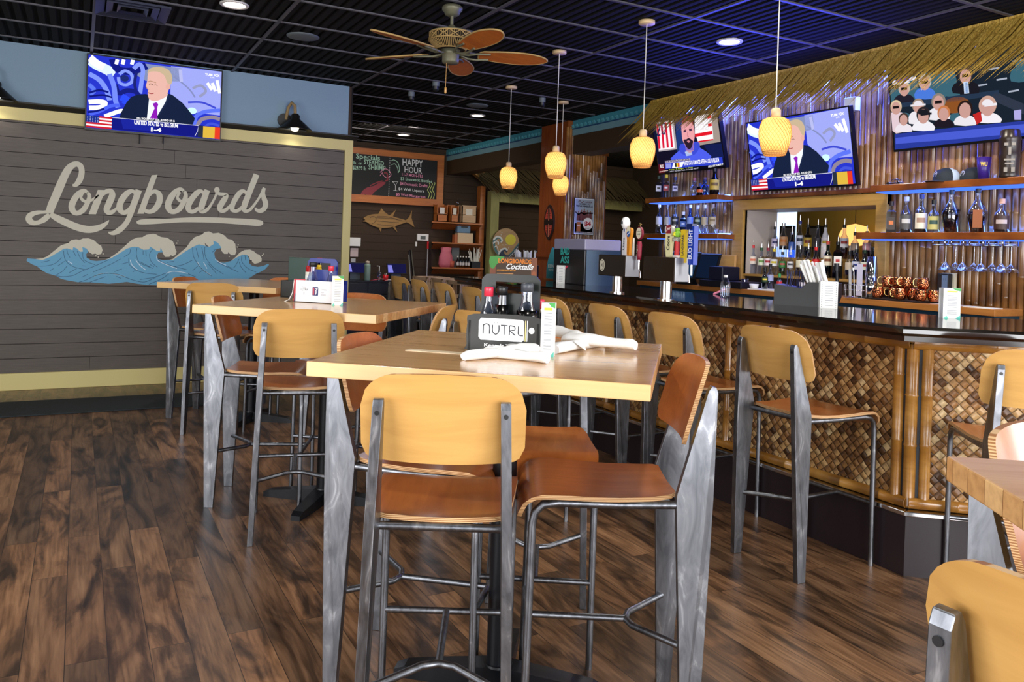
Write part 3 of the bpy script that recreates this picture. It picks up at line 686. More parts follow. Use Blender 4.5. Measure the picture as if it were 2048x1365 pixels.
# ------------------------------------------------------------------ back bar counter
bb_ = thing('back_counter', 'wood edged back bar counter with teal front under the bottle shelves', 'counter', (5.2, 2.98, 0)); q = Vector((5.2, 2.98, 0))
MB().bb(Vector((5.18, 2.98, 1.06))-q, Vector((5.498, 6.7, 1.105))-q).build('worktop', wood('counter_wood', '9a5f2a', 'b97a3a', 'y', .6, .35, .3), bb_, bevel=.003)
MB().bb(Vector((5.21, 3.0, 0))-q, Vector((5.498, 6.68, 1.06))-q).build('front_panel', M_TEAL, bb_)
# ------------------------------------------------------------------ wall shelves with blue light strips
def shelf(y0, y1, z, label, light=8):
    t = thing('wall_shelf', label, 'shelf', (XW, y0, z)); w = .24; L = y1-y0
    MB().bb((-w, 0, -.045), (0, L, 0)).build('board', M_BAM_DARK, t, bevel=.004)
    MB().bb((-w-.012, -.01, -.047), (-w, L+.01, .003)).build('edge_trim', M_BAM_DARK, t, bevel=.004)
    MB().bb((-w+.02, .02, -.052), (-.03, L-.02, -.046)).build('light_panel', emis('4a78ff', 1.2), t)
    MB().bb((-.045, .05, .001), (-.03, L-.05, .012)).build('led_strip', emis('6a9cff', 8), t)
    lamp('shelf_led', 'AREA', (XW-.06, y0+L/2, z+.02), light*L*.22, (.12, .25, 1), L*.85, .03, aim=(XW+.02, y0+L/2, z+.6))
    lamp('shelf_led', 'AREA', (XW-.12, y0+L/2, z-.06), light*L*.16, (.2, .35, 1), L*.85, .05, aim=(XW-.05, y0+L/2, z-1))
    return t
shelf(5.62, 6.68, 1.97, 'upper left bamboo edged shelf of clear bottles, glowing blue'); shelf(5.60, 6.70, 1.60, 'lower left bamboo edged shelf of clear bottles behind the beer taps')
shelf(2.2, 3.97, 1.96, 'upper right bamboo edged shelf with caps, cup and carved mug'); shelf(2.35, 4.08, 1.605, 'lower right bamboo edged shelf of whiskey bottles over the hanging glasses')
# ------------------------------------------------------------------ bottles
BLK = M_BLACK
PROF = {
 'round': [(0, 0), (.034, 0), (.037, .006), (.037, .15), (.034, .175), (.022, .20), (.0145, .215), (.0135, .275), (.0135, .285)],
 'tall': [(0, 0), (.031, 0), (.034, .006), (.034, .17), (.028, .20), (.015, .225), (.013, .30), (.013, .31)],
 'square': [(0, 0), (.036, 0), (.038, .006), (.038, .13), (.034, .15), (.016, .165), (.014, .20), (.014, .205)],
 'squat': [(0, 0), (.04, 0), (.044, .01), (.047, .09), (.042, .125), (.02, .15), (.016, .19), (.016, .20)],
 'decanter': [(0, 0), (.036, 0), (.04, .006), (.058, .11), (.056, .14), (.035, .18), (.016, .215), (.014, .26), (.014, .27)],
 'white': [(0, 0), (.032, 0), (.034, .01), (.034, .12), (.024, .19), (.014, .22), (.013, .27)],
 'skull': [(0, 0), (.03, 0), (.04, .03), (.046, .08), (.04, .12), (.018, .14), (.014, .155), (.022, .16), (.024, .18), (.014, .195)],
 'shot': [(0, 0), (.03, 0), (.036, .004), (.036, .10), (.02, .115), (.014, .125)],
}
bottle_n = [0]
def bottle(x, y, z, kind, h, glass, liq, lev, label, cap, pour, text, group, lab=(.35, .62), sx=1, face=None, name='liquor_bottle', lm=None):
    pr = PROF[kind]; H0 = pr[-1][1]; k = h/H0; kx = k**.35*sx
    t = thing(name, text, 'bottle', (x, y, z), math.atan2(-y, -x) if face is None else face, group)
    pr2 = [(r*kx, zz*k) for r, zz in pr]; sqr = kind in ('square', 'decanter'); n = 4 if kind == 'square' else 18
    mt = Matrix.Rotation(PI/4, 4, 'Z') if n == 4 else None
    bsx = 1.25 if n == 4 else 1
    MB().lathe([(r*bsx, zz) for r, zz in pr2], n=n if n > 4 else 4, mtx=mt, sy=1 if kind != 'decanter' else 1).build('glass_body', glass, t)
    if liq:
        zl = h*lev; pl = [(max(0, r-.0025)*bsx, max(zz, .004)) for r, zz in pr2 if zz <= zl]
        rl = pl[-1][0]; pl += [(rl*.98, zl), (0, zl)]
        MB().lathe(pl, n=n if n > 4 else 4, mtx=mt).build('liquid', liq, t)
    if label:
        a, b = h*lab[0], h*lab[1]
        if kind in ('white', 'round', 'tall', 'squat', 'skull', 'shot'):
            ra = max(r for r, zz in pr2)+.0006; m2 = Matrix.Rotation(-1.15, 4, 'Z'); mb = MB().m(label).lathe([(ra, a), (ra, b)], n=10, mtx=m2, arc=2.3)
            if lm: mb.m(lm).lathe([(ra+.0006, a+(b-a)*.4), (ra+.0006, a+(b-a)*.7)], n=8, mtx=Matrix.Rotation(-.7, 4, 'Z'), arc=1.4)
        else:
            rr = max(r for r, zz in pr2)*(bsx*.7071 if n == 4 else 1)+.001; mb = MB().m(label).bb((rr, -.026*kx, a), (rr+.001, .026*kx, b))
            if lm: mb.m(lm).bb((rr+.001, -.015, a+(b-a)*.4), (rr+.0016, .015, a+(b-a)*.7))
        mb.build('label', None, t)
    zt = pr2[-1][1]; rt = pr2[-1][0]
    if cap and not pour: MB().cyl((0, 0, zt-.012), (0, 0, zt+.02), rt+.003, 12).build('cap', cap, t)
    if pour:
        c = MB().m(cap or BLK).cyl((0, 0, zt-.02), (0, 0, zt+.008), rt+.002, 12).build('stopper', None, t)
        MB().tube([(0, 0, zt), (0, 0, zt+.03), (.004, 0, zt+.062)], [.0045, .004, .003], 8).build('pourer', M_CHROME, c)
    return t
GC = glassy('glass_clear', 'dfe6f5', .03, .3); GA = glassy('glass_amber', 'b0602a', .05, .3); GG = glassy('glass_green', '1f5a2c', .05, .3); GD = glassy('glass_dark', '1c0f0a', .05, .3); GBL = glassy('glass_blue', '6f9fe8', .04, .3)
LQ = lambda c: glassy('liquid_'+c, c, .2, .05)
LB = lambda c: mat('label_'+c, c, .5)
def bt_at(px, py, X, z):   # point on the shelf plane x=X under the image column
    p = PXp(px, py, X); return X, p.y, z
# two rows in the opening: top row on a riser, lower row on the ledge
struct(MB().m(M_OAK).bb((5.72, OY0+.01, OZ0), (5.9, OY1-.01, 1.40)).build('window_ledge', None, bpy.data.objects['window_1']))
GT = 'pouring bottles on the upper step of the mirror opening'; GL = 'pouring bottles on the lower step of the opening'
up_ = [  # px, top py, kind, glass, liquid, level, label, cap, text, accent
 (1551, 442, 'tall', GC, None, 0, LB('cfc6e6'), BLK, 'clear bottle with lilac label, first of the upper row in the opening', LB('30306a')),
 (1568, 435, 'round', GC, None, 0, LB('b98a62'), M_CHROME, 'clear bottle with tan label and round orange mark, upper row', LB('c8742f')),
 (1585, 452, 'tall', GBL, None, 0, LB('3f63b8'), GC, 'slim bluish bottle with blue label, upper row', None),
 (1601, 430, 'tall', GC, None, 0, LB('d5d9ee'), LB('1c2f8a'), 'tallest clear bottle with a blue cap, upper row', LB('22304c')),
 (1617, 437, 'round', GD, LQ('3a1c0a'), .7, LB('c2a33a'), BLK, 'dark rum bottle with broad yellow label, upper row', LB('7a2a18')),
 (1637, 438, 'tall', GC, LQ('6a3a20'), .45, LB('39353c'), BLK, 'slim bottle with black label left of the white bottle, upper row', None),
 (1652, 437, 'white', mat('white_bottle_glass', 'dfe0ea', .2), None, 0, LB('e9e6ef'), BLK, 'opaque white bottle with a yellow mark, upper row', LB('c9b43a')),
 (1690, 437, 'round', GC, LQ('a03a1a'), .5, LB('d9dbe6'), BLK, 'amber red liquor bottle with white label, tallest right of the white bottle', LB('a3302a')),
 (1711, 452, 'round', GC, LQ('6d4a38'), .45, LB('8d7a70'), BLK, 'rounded bottle before the orange lamp glow, upper row', None),
 (1735, 450, 'round', GC, LQ('8a6d7a'), .35, LB('b98a9a'), BLK, 'rounded clear bottle with pinkish label, upper row', None),
 (1753, 452, 'squat', GC, LQ('3a2622'), .5, None, BLK, 'squat bottle half hidden by the right frame, upper row', None)]
for px, py, kd, gl, lq, lv, lb, cp, tx, ac in up_:
    p = PXp(px, py, 5.80); bottle(5.80, p.y, 1.40, kd, p.z-1.40-.062, gl, lq, lv, lb, cp, True, tx, GT, lm=ac)
lo_ = [
 (1507, 479, 'round', GC, None, 0, LB('e8ddd2'), LB('c8222a'), 'clear bottle with peach label and red stopper, leftmost of the lower row', LB('d97a5a')),
 (1524, 484, 'round', GC, None, 0, LB('dfe6d2'), LB('1d4a2a'), 'clear bottle with light green label and dark green stopper, lower row', LB('6a9a4a')),
 (1537, 484, 'round', GC, None, 0, LB('e6dade'), LB('8a1c3a'), 'clear bottle with crimson label and wine red stopper, lower row', LB('b02a3a')),
 (1549, 486, 'round', GC, None, 0, LB('dfe3ea'), LB('d8c23a'), 'clear bottle with yellow stopper, lower row', LB('c9b62a')),
 (1566, 492, 'round', GC, LQ('9cc09a'), .4, LB('2f7a3a'), BLK, 'clear bottle with bright green label, lower row', LB('b24a4a')),
 (1582, 492, 'tall', GC, None, 0, LB('cfd0d6'), LB('b8c4e8'), 'clear bottle with grey label, lower row', LB('333340')),
 (1601, 487, 'round', GC, LQ('d2c98a'), .4, LB('d8d4b8'), BLK, 'clear bottle with pale straw label, lower row', None),
 (1618, 486, 'round', GC, LQ('c8862a'), .6, LB('e0922a'), BLK, 'bottle with orange label, lower row', None),
 (1633, 482, 'tall', glassy('glass_red', 'c02020', .05, .3), None, 0, LB('c81c1c'), LB('d01c1c'), 'bottle with bright red neck between the orange and green ones', None),
 (1657, 470, 'round', GG, None, 0, LB('e6dfc6'), LB('b03a2a'), 'green whiskey bottle with cream label, lower row', LB('7a4a2a')),
 (1677, 471, 'square', GD, LQ('2a0f06'), .7, LB('e8e6e0'), BLK, 'square dark whiskey bottle with white neck label, lower row', LB('b02a2a')),
 (1700, 490, 'round', GC, LQ('7a4a2a'), .5, LB('cdbfa8'), BLK, 'whiskey bottle behind the bar straws, lower row', None),
 (1714, 486, 'round', glassy('glass_sapphire', '2f5fd0', .04, .3), None, 0, LB('d6dcf2'), BLK, 'sapphire blue bottle with white label, lower row', LB('2a3c8a')),
 (1731, 487, 'round', GG, None, 0, LB('d8e0cf'), LB('1c3a22'), 'dark green bottle left of the steel shaker tins', LB('b02a2a'))]
for px, py, kd, gl, lq, lv, lb, cp, tx, ac in lo_:
    p = PXp(px, py, 5.62); bottle(5.62, p.y, OZ0, kd, p.z-OZ0-.062, gl, lq, lv, lb, cp, True, tx, GL, lm=ac)
sl_ = [(1319, 409, 'tall', GC, LB('cfd2e6'), LB('e6e6f0'), 'leftmost clear bottle with white label, lower left shelf', None),
 (1336, 410, 'tall', GC, LB('b9b8b4'), GBL, 'second clear bottle with grey beige label, lower left shelf', None),
 (1351, 409, 'round', GC, LB('23262a'), BLK, 'clear bottle with black label and black cap, lower left shelf', LB('b0b4b0')),
 (1367, 424, 'square', GBL, LB('3a63b0'), LB('e8eaf4'), 'short square blue bottle with white cap, lower left shelf', LB('c0d0f0')),
 (1381, 410, 'tall', GBL, LB('7f9ae0'), LB('e8eaf4'), 'clear bottle behind the blue tap handle, lower left shelf', None),
 (1396, 411, 'round', GC, LB('1c2c24'), LB('d4d8ea'), 'clear bottle with dark green label, lower left shelf', LB('a0b0a0')),
 (1410, 410, 'tall', GC, LB('b8aa90'), LB('d9d4c2'), 'clear bottle with tan label and cream cap, lower left shelf', None),
 (1426, 409, 'round', GC, LB('b3a88e'), LB('9a8a86'), 'rightmost clear bottle with tan label, lower left shelf', LB('7a6a50'))]
for px, py, kd, gl, lb, cp, tx, ac in sl_:
    p = PXp(px, py, 5.36); bottle(5.36, p.y, 1.60, kd, max(.16, p.z-1.60-.02), gl, None, 0, lb, cp, False, tx, 'clear bottles on the lower left shelf', lm=ac)
su_ = [(1318, 352, 'square', GC, LB('d5d6e2'), LB('1c3a34'), 'leftmost bottle with dark green cap, upper left shelf', BLK),
 (1333, 350, 'square', GC, LB('a02a30'), LB('d8c23a'), 'bottle with red label and yellow cap, upper left shelf', LB('f0f0f0')),
 (1351, 354, 'square', GC, LB('c9c6d8'), LB('2a3a7a'), 'square clear bottle with blue cap, upper left shelf', LB('3a3c6a')),
 (1389, 356, 'skull', GC, None, LB('a05a5a'), 'skull shaped clear bottle with reddish stopper, upper left shelf', None),
 (1410, 355, 'skull', GBL, None, LB('6a5260'), 'bluish skull shaped bottle beside the black one, upper left shelf', None),
 (1400, 376, 'shot', glassy('glass_cola', '2a1208', .05, .3), LB('d8622a'), LB('20305a'), 'small dark flask with a glowing orange label, upper left shelf', None)]
for px, py, kd, gl, lb, cp, tx, ac in su_:
    X = 5.36 if px != 1400 else 5.30; p = PXp(px, py, X); bottle(X, p.y, 1.97, kd, max(.10, p.z-1.97-.02), gl, None, 0, lb, cp, False, tx, 'bottles on the upper left shelf', lm=ac)
p = PXp(1430, 341, 5.34)
mb_ = bottle(5.34, p.y, 1.97, 'tall', p.z-1.97, mat('black_glass', '0b0708', .06), None, 0, LB('c8a83a'), BLK, False, 'big glossy black liqueur bottle with arched yellow label, upper left shelf', 'bottles on the upper left shelf', sx=1.5, lab=(.22, .62), lm=LB('6a501a'))
sr_ = [(1783.6, 403, 'square', GC, LQ('7c3a1a'), .15, LB('3a302c'), LB('2a1c1c'), 'square bottle with round copper emblem, leftmost on the lower right shelf', LB('c8703a'), 1),
 (1813.7, 394, 'squat', GC, LQ('2f1206'), .42, LB('4a4a4c'), LB('cfd4ee'), 'wide whiskey bottle with grey striped label, second on the lower right shelf', LB('c0c0c0'), .85),
 (1843.8, 389, 'round', GC, LQ('120c10'), .42, LB('d8d2c2'), LB('2a3a7a'), 'whiskey bottle with tall cream label, lower right shelf', LB('a08070'), 1.15),
 (1868.6, 400, 'round', GC, None, 0, LB('b5ae6a'), BLK, 'shorter bottle with yellow green label and dark cap, lower right shelf', LB('2a4a44'), 1.15),
 (1904, 380, 'decanter', GC, LQ('7c3608'), .58, None, LB('24384a'), 'wide shouldered decanter bottle two thirds full of amber whiskey', None, 1.05),
 (1957, 377, 'decanter', GC, LQ('8a3c0a'), .50, LB('8a4a1c'), LB('24242c'), 'wide shouldered decanter bottle half full with copper label', None, 1.05),
 (2004.7, 398, 'squat', GC, LQ('6a2c14'), .5, LB('38201a'), LB('d8a890'), 'squat whiskey bottle with dark oval label and pale stopper, rightmost on shelf', LB('b0a0a0'), 1)]
for px, py, kd, gl, lq, lv, lb, cp, tx, ac, sx in sr_:
    p = PXp(px, py, 5.36); bottle(5.36, p.y, 1.605, kd, p.z-1.605-.02, gl, lq, lv, lb, cp, False, tx, 'whiskey bottles on the lower right shelf', sx=sx, lm=ac, lab=(.12, .55))
# ------------------------------------------------------------------ hanging stemware
rack = thing('glass_rack', 'chrome wire rack for stemware under the lower right shelf', 'rack', (5.36, 2.95, 1.55))
for i, px in enumerate((1869, 1893, 1906, 1930, 1943, 1969, 1981, 2009)):
    y = PXp(px, 484, 5.30).y-2.95; MB().tube([(-.06, y, .01), (-.08, y, 0), (-.08, y, -.028), (-.06, y, -.03), (.1, y, -.03), (.1, y, .01)], .0045, 6).build('wire', M_CHROME, rack)
def wineglass(x, y, z, tx):
    t = thing('martini_glass', tx, 'glass', (x, y, z), 0, 'martini glasses hanging upside down')
    MB().lathe([(0, 0), (.038, .001), (.04, .003), (.012, .006), (.004, .012), (.0035, .012)], mtx=Matrix.Rotation(PI, 4, 'X'), n=20).build('foot', glassy('stem_glass', 'f2f4f4', .02, .45), t)
    MB().cyl((0, 0, -.01), (0, 0, -.13), .0035, 8).build('stem', glassy('stem_glass', 'f2f4f4', .02, .45), t)
    MB().lathe([(.003, -.13), (.056, -.19), (.054, -.19), (.003, -.134)], n=24).build('bowl', glassy('stem_glass', 'f2f4f4', .02, .45), t)
for px, X in ((1892, 5.30), (1912, 5.42), (1926, 5.30), (1949, 5.42), (1963, 5.30), (1986, 5.42), (2004, 5.30), (2023, 5.42)):
    wineglass(X, PXp(px, 500, X).y, 1.535, {1892:'leftmost',1912:'second',1926:'third',1949:'fourth',1963:'fifth',1986:'sixth',2004:'seventh',2023:'rightmost'}[px]+' of the clear martini glasses hanging upside down under the shelf')
# ------------------------------------------------------------------ copper mugs
def mug(x, y, z, rz, tx):
    t = thing('copper_mug', tx, 'mug', (x, y, z), rz, 'hammered copper mugs on the black tray')
    n = MATS.get('hammered_copper')
    if n is None:
        k = NT('hammered_copper'); v = k.n('ShaderNodeTexVoronoi'); v.inputs['Scale'].default_value = 110; k.l(k.co, v.inputs[0]); k.bump(v.outputs['Distance'], .9, .004)
        k.b.inputs['Base Color'].default_value = lin('e08a5c'); k.b.inputs['Metallic'].default_value = 1; k.b.inputs['Roughness'].default_value = .12; n = k.m
    MB().lathe([(0, .0), (.028, 0), (.034, .006), (.042, .03), (.041, .055), (.036, .075), (.035, .082), (.033, .082), (.034, .07), (.038, .05), (.03, .008), (0, .006)], n=22).build('cup', n, t)
    MB().tube([(.034, 0, .072), (.055, 0, .074), (.068, 0, .06), (.066, 0, .03), (.055, 0, .018), (.04, 0, .018)], .004, 8).build('handle', mat('brass_handle', 'd8b070', .2, 1), t)
TZ = 1.105
tray = tag(MB().bb((5.23, 3.53, TZ), (5.47, 4.04, TZ+.012)).build('serving_tray', M_BLACK, bevel=.004), 'low black tray under the stacked copper mugs', 'tray')
yl = [PXp(px, 600, 5.30).y for px in (1757, 1779, 1802, 1816, 1842, 1858)]
nm = ('first', 'second', 'third', 'fourth', 'fifth', 'last')
for i, y in enumerate(yl): mug(5.29+.04*(i % 2)*1.6, y, TZ+.013, 2.2 if i < 3 else -2.2, nm[i]+' copper mug from the left in the bottom layer on the tray')
for i, px in enumerate((1773, 1795, 1813, 1845)):
    mug(5.32, PXp(px, 560, 5.31).y, TZ+.013+.083, 2.4, ('leftmost', 'second', 'third', 'rightmost')[i]+' copper mug in the top layer of the stack')
# ================================================================== things on the bar and back counter
def plain(mb, name, label, cat, m=None, group=None, bevel=0): return tag(mb.build(name, m, bevel=bevel), label, cat, group)
FX = Vector((0, 0, 0))
def plane_fn(o, ux, vx): o, ux, vx = Vector(o), Vector(ux), Vector(vx); return lambda u, v: o+ux*u+vx*v
# beer towers
def tower(px, label, seed):
    b = PZ(px, 587 if px < 1300 else 602, BT); t = thing('beer_tower', label, 'beer tap', (b.x, b.y, BT))
    MB().m(M_CHROME).cyl((0, 0, 0), (0, 0, .012), .05, 20).cyl((0, 0, .01), (0, 0, .115), .034, 24).build('pillar', None, t)
    dk = mat('tap_housing_dark', '3c3026', .25, .6); ea, eb = (1250, 1196) if px < 1300 else (1349, 1286); er = 1278 if px < 1300 else 1377
    L0, L1 = PXp(ea, 540, b.x-.055).y-b.y, PXp(eb, 540, b.x-.055).y-b.y; D1 = min(.2, PYp(er, 540, b.y+L0).x-b.x)
    MB().bb((-.055, L0, .115), (D1, L1, .255)).build('housing', dk, t, bevel=.006)
    MB().bb((-.054, L0-.004, .116), (D1-.001, L0+.001, .254)).build('end_cover', mat('brushed_bright', '9c9ca0', .45, 1), t, bevel=.004)
    for k in range(4): MB().cyl((D1, L0+.05+k*.1, .17), (D1+.035, L0+.05+k*.1, .17), .010, 10).tube([(D1+.03, L0+.05+k*.1, .17), (D1+.045, L0+.05+k*.1, .15), (D1+.05, L0+.05+k*.1, .11)], .008, 8).build('spout', M_CHROME, t)
    t['D1'] = D1; del t['D1']; return t, b, D1
t1, b1, D1 = tower(1234, 'left beer tower with dark box housing and round X emblem on a steel pillar', 1)
t2, b2, D2 = tower(1331, 'right beer tower with dark box housing on a thick steel pillar', 2)
em = MB(); f = Face(em, plane_fn((-.0565, .10, .185), (0, -1, 0), (0, 0, 1)), (-1, 0, 0)); f.lay().ell(0, 0, .03, .04, LB('d6d2bd')); f.lay().ell(0, 0, .022, .031, LB('3c3026')); f.lay().ell(0, 0, .019, .028, LB('d6d2bd')); f.lay().stroke([(-.011, -.014), (.011, .014)], BLK, .004, 0).stroke([(-.011, .014), (.011, -.014)], BLK, .004, 0)
em.build('emblem', None, t1)
def handle(px, py0, py1, X, label, build):
    a = PXp(px, py1, X); b = PXp(px, py0, X); t = thing('tap_handle', label, 'tap handle', (X, a.y, a.z), 0, 'beer tap handles'); build(t, (b.z-a.z)); return t
def pad(t, prof, m, name='grip', dep=.02, side=None, off_=0):
    """flat carved handle from (y,z) outline facing the camera side"""
    MB().m(m).prism([(-dep/2, -u, v) for u, v in smooth2(prof, True, 3)], (dep, 0, 0), side).build(name, None, t)
def vtext(t, s, u0, v0, u1, v1, m, x=-.012, rot=True, name='lettering'):
    mb = MB(); fn = (lambda u, v: Vector((x, -(u0+(u1-u0)*(1-v)) , v0+(v1-v0)*u))) if rot else (lambda u, v: Vector((x, -(u0+(u1-u0)*u), v0+(v1-v0)*v)))
    Face(mb, fn, (-1, 0, 0)).text(s, 0, 0, 1, 1, m, .02); mb.build(name, None, t)
def hb(kind):
    def f(t, h):
        MB().cyl((0, 0, -.06), (0, 0, .03), .007, 8).build('ferrule', M_CHROME, t)
        if kind == 'white':
            pad(t, [(-.016, 0), (.012, 0), (.016, h*.66), (-.018, h*.66)], LB('e2e0e4')); MB().lathe([(0, h*.70), (.02, h*.72), (.030, h*.82), (.030, h*.88), (.02, h*.97), (0, h)], n=20).build('ball', LB('eeeeee'), t); MB().cyl((0, 0, h*.64), (0, 0, h*.72), .012, 10).build('collar', LB('1d3a7a'), t)
            vtext(t, 'Ultra', -.008, h*.2, .008, h*.5, LB('2a2a50')); mb = MB(); Face(mb, plane_fn((-.0305, 0, h*.85), (0, -1, 0), (0, 0, 1)), (-1, 0, 0)).rect(-.008, -.008, .008, .01, LB('1c1c22')); mb.build('emblem', None, t)
        if kind == 'moon':
            pad(t, [(-.011, 0), (.011, 0), (.016, h*.6), (.026, h*.8), (.022, h), (-.022, h), (-.026, h*.8), (-.016, h*.6)], LB('e08f1e')); mb = MB(); g = Face(mb, plane_fn((-.0115, 0, h*.80), (0, -1, 0), (0, 0, 1)), (-1, 0, 0)); g.lay().ell(0, .02, .021, .035, LB('ece2c0')); g.lay().ell(0, 0, .018, .02, LB('2f62a8')); g.lay().stroke([(-.014, -.008), (.014, .01)], LB('e8e8f0'), .005, 0); mb.build('emblem', None, t); vtext(t, 'BELGIAN WHITE', -.004, h*.12, .005, h*.58, LB('7a4a10'))
        if kind == 'white2': MB().tube([(0, 0, 0), (0, 0, h*.5), (0, 0, h)], [.005, .008, .006], 8).build('grip', LB('dcd6c8'), t)
        if kind == 'oval':
            MB().lathe([(0, 0), (.012, 0), (.015, h*.1), (.017, h*.4), (.012, h*.5), (0, h*.5)], n=16).build('grip', LB('8a1430'), t); vtext(t, 'Lager', -.008, h*.12, .008, h*.42, LB('e8d8c0'), x=-.019)
            mb = MB().m(LB('7a1028')); mb.prism([(-.008, .031*math.cos(a), h*.72+h*.17*math.sin(a)) for a in np.linspace(0, 2*PI, 24, False)], (.016, 0, 0)); g = Face(mb, plane_fn((-.009, 0, h*.72), (0, -1, 0), (0, 0, 1)), (-1, 0, 0)); g.ell(0, 0, .027, h*.15, LB('e4dcc4')); g.lay().text('LAGER', -.016, -.012, .016, -.002, LB('3a5030'), .02).stroke([(-.018, .006), (-.005, .012), (.005, .008), (.018, .014)], LB('3a5030'), .003); mb.build('badge', None, t)
            MB().tube([(0, .016, h*.93), (0, -.014, h*.96)], .004, 6).tube([(0, -.004, h*.9), (0, .004, h)], .004, 6).build('eagle', mat('brass_old', 'b09a60', .3, 1), t)
        if kind == 'coors':
            pad(t, [(-.014, 0), (.014, 0), (.025, h*.8), (-.025, h*.8)], LB('e3dca8')); pad(t, [(-.027, h*.8), (.027, h*.8), (.028, h*.97), (-.028, h*.97)], LB('d6d2c6'), 'cap'); vtext(t, 'Coors', -.013, h*.30, .014, h*.70, LB('22221c'))
            mb = MB(); g = Face(mb, plane_fn((-.0115, 0, h*.885), (0, -1, 0), (0, 0, 1)), (-1, 0, 0)); g.rect(-.021, -.024, .021, .024, LB('8a1c28')); g.lay().stroke([(-.015, -.012), (-.004, .008), (.004, -.002), (.015, .012)], LB('ead9d2'), .006); mb.build('emblem', None, t)
        if kind == 'red':
            MB().cyl((0, 0, 0), (0, 0, h*.62), .015, 14).build('grip', LB('c01c20'), t); MB().bb((-.016, -.016, .0), (.016, .016, .04)).build('foot_band', LB('e8e0da'), t)
            pad(t, [(-.024, h*.60), (.024, h*.60), (.026, h*.72), (-.026, h*.72)], LB('8c8c80'), 'plate'); vtext(t, 'HARD', -.02, h*.62, .02, h*.70, LB('e8e8e0'), x=-.0115, rot=False)
            mb = MB().m(LB('7db52a')); mb.lathe([(0, h*.72), (.022, h*.75), (.022, h*.84), (.014, h*.9), (0, h*.93)], n=14); mb.lathe([(0, h*.86), (.014, h*.89), (.015, h*.96), (.008, h), (0, h)], n=12); mb.m(LB('d8d030')).cyl((-.018, .004, h*.76), (-.010, .004, h*.86), .012, 10); mb.build('topper', None, t)
        if kind == 'shark':
            pad(t, [(-.014, 0), (.014, 0), (.019, h*.9), (.019, h), (-.019, h), (-.019, h*.9)], LB('e2c022')); vtext(t, 'LANDSHARK', -.010, h*.22, .010, h*.86, LB('1c2a4a')); mb = MB(); Face(mb, plane_fn((-.0112, 0, 0), (0, -1, 0), (0, 0, 1)), (-1, 0, 0)).rect(-.0145, 0, .0145, h*.13, LB('b02a22')); mb.build('foot_band', None, t)
        if kind == 'light':
            MB().bb((-.016, -.03, 0), (.016, .014, h*.94)).build('grip', mat('tap_blue', '1a3aa8', .2), t); MB().bb((-.017, -.014, h*.86), (.017, .03, h)).build('cap', mat('tap_navy', '14225a', .2), t); vtext(t, 'BUD LIGHT', -.012, h*.14, .020, h*.86, LB('e8ecff'), x=-.0175)
    return f
for px, p0, p1, dx, lb, k in ((1249, 434, 517, .0, 'white tap handle topped with a white ball, leftmost on the left tower', 'white'), (1258, 457, 515, .03, 'orange tap handle with cream top and round blue emblem, left tower', 'moon'), (1266, 476, 522, .02, 'thin pale tap handle between the orange and the maroon ones', 'white2'), (1278, 446, 520, .0, 'maroon tap handle with cream oval badge, left tower', 'oval')):
    handle(px, p0, p1, b1.x+D1-.03-dx*.4, lb, hb(k))
for px, p0, p1, lb, k in ((1338, 451, 522, 'cream tap handle with black script and red cap, right tower', 'coors'), (1353, 456, 525, 'red tap handle with a green frog like topper, right tower', 'red'), (1367, 460, 526, 'yellow tap handle with dark lettering down its face, right tower', 'shark'), (1383, 448, 530, 'bright blue tap handle with white lettering, right tower', 'light')):
    handle(px, p0, p1, b2.x+D2-.03, lb, hb(k))
# cocktail machine on the bar
q = PZ(1167, 571, BT); t = thing('cocktail_machine', 'dark grey cocktail machine with frosted lid and curved front standing on the bar', 'drinks machine', (q.x, q.y, BT))
yl_ = .47; hh = PXp(1167, 478, q.x).z-BT; xr = .36
mb = MB().m(mat('machine_black', '15161a', .35)).bb((0, 0, 0), (.02, yl_, hh*.76)).m(mat('machine_slate', '33475c', .3, .4)).bb((.02, .0, 0), (xr, yl_, hh*.76)); mb.build('housing', None, t, bevel=.006)
lid = MB().m(mat('frosted_lid', '8b88a2', .35)).bb((0, 0, hh*.76), (xr, yl_, hh)); lid.build('lid', None, t, bevel=.008)
MB().m(mat('machine_slate', '33475c', .3, .4)).prism([(.02+.34*i/12, -.012*math.sin(PI*i/12)-.0, hh*.76) for i in range(13)], (0, 0, -hh*.76)).build('front_bulge', None, t)
mb = MB(); g = Face(mb, plane_fn((-.001, .30, hh*.45), (0, -1, 0), (0, 0, 1)), (-1, 0, 0)); g.text('BAD', -.06, .07, .08, .13, LB('3ab0a8'), .03).text('ASS', -.06, .0, .08, .06, LB('3ab0a8'), .03).poly([(-.05, -.02), (.07, -.02), (.01, -.06)], LB('e0204a')); mb.build('logo', None, t)
for k in range(4): MB().cyl((.06, -.003, .06+k*.06), (.06, .004, .06+k*.06), .012, 14).build('button', M_BLACKM, t)
# surfboard sign, straw holder, cocktail menu, little qr free card on the bar
sb = PZ(1103, 548, BT); t = thing('surfboard_sign', 'small teal surfboard shaped sign reading KONA at the bar', 'sign', (3.85, 6.25, BT), -PI/2+.45)
out = smooth2([(-.06, 0), (-.058, .12), (-.035, .22), (0, .30), (.035, .22), (.058, .12), (.06, 0)], False, 4)
mb = MB().m(mat('kona_teal', '3a97a0', .4)); mb.prism([(u, 0, v) for u, v in out], (0, .012, 0)); mb.m(LB('dcebe6')); g = Face(mb, plane_fn((0, 0, 0), (1, 0, 0), (0, 0, 1)), (0, -1, 0)); g.k = 1; g.text('KONA', -.042, .11, .042, .145, LB('dcebe6'), .03).text('BREWING', -.035, .085, .035, .10, LB('dcebe6'), .02); mb.build('board', None, t); MB().bb((-.08, -.02, -.0), (.08, .04, .012)).build('base', M_CEDAR, t)
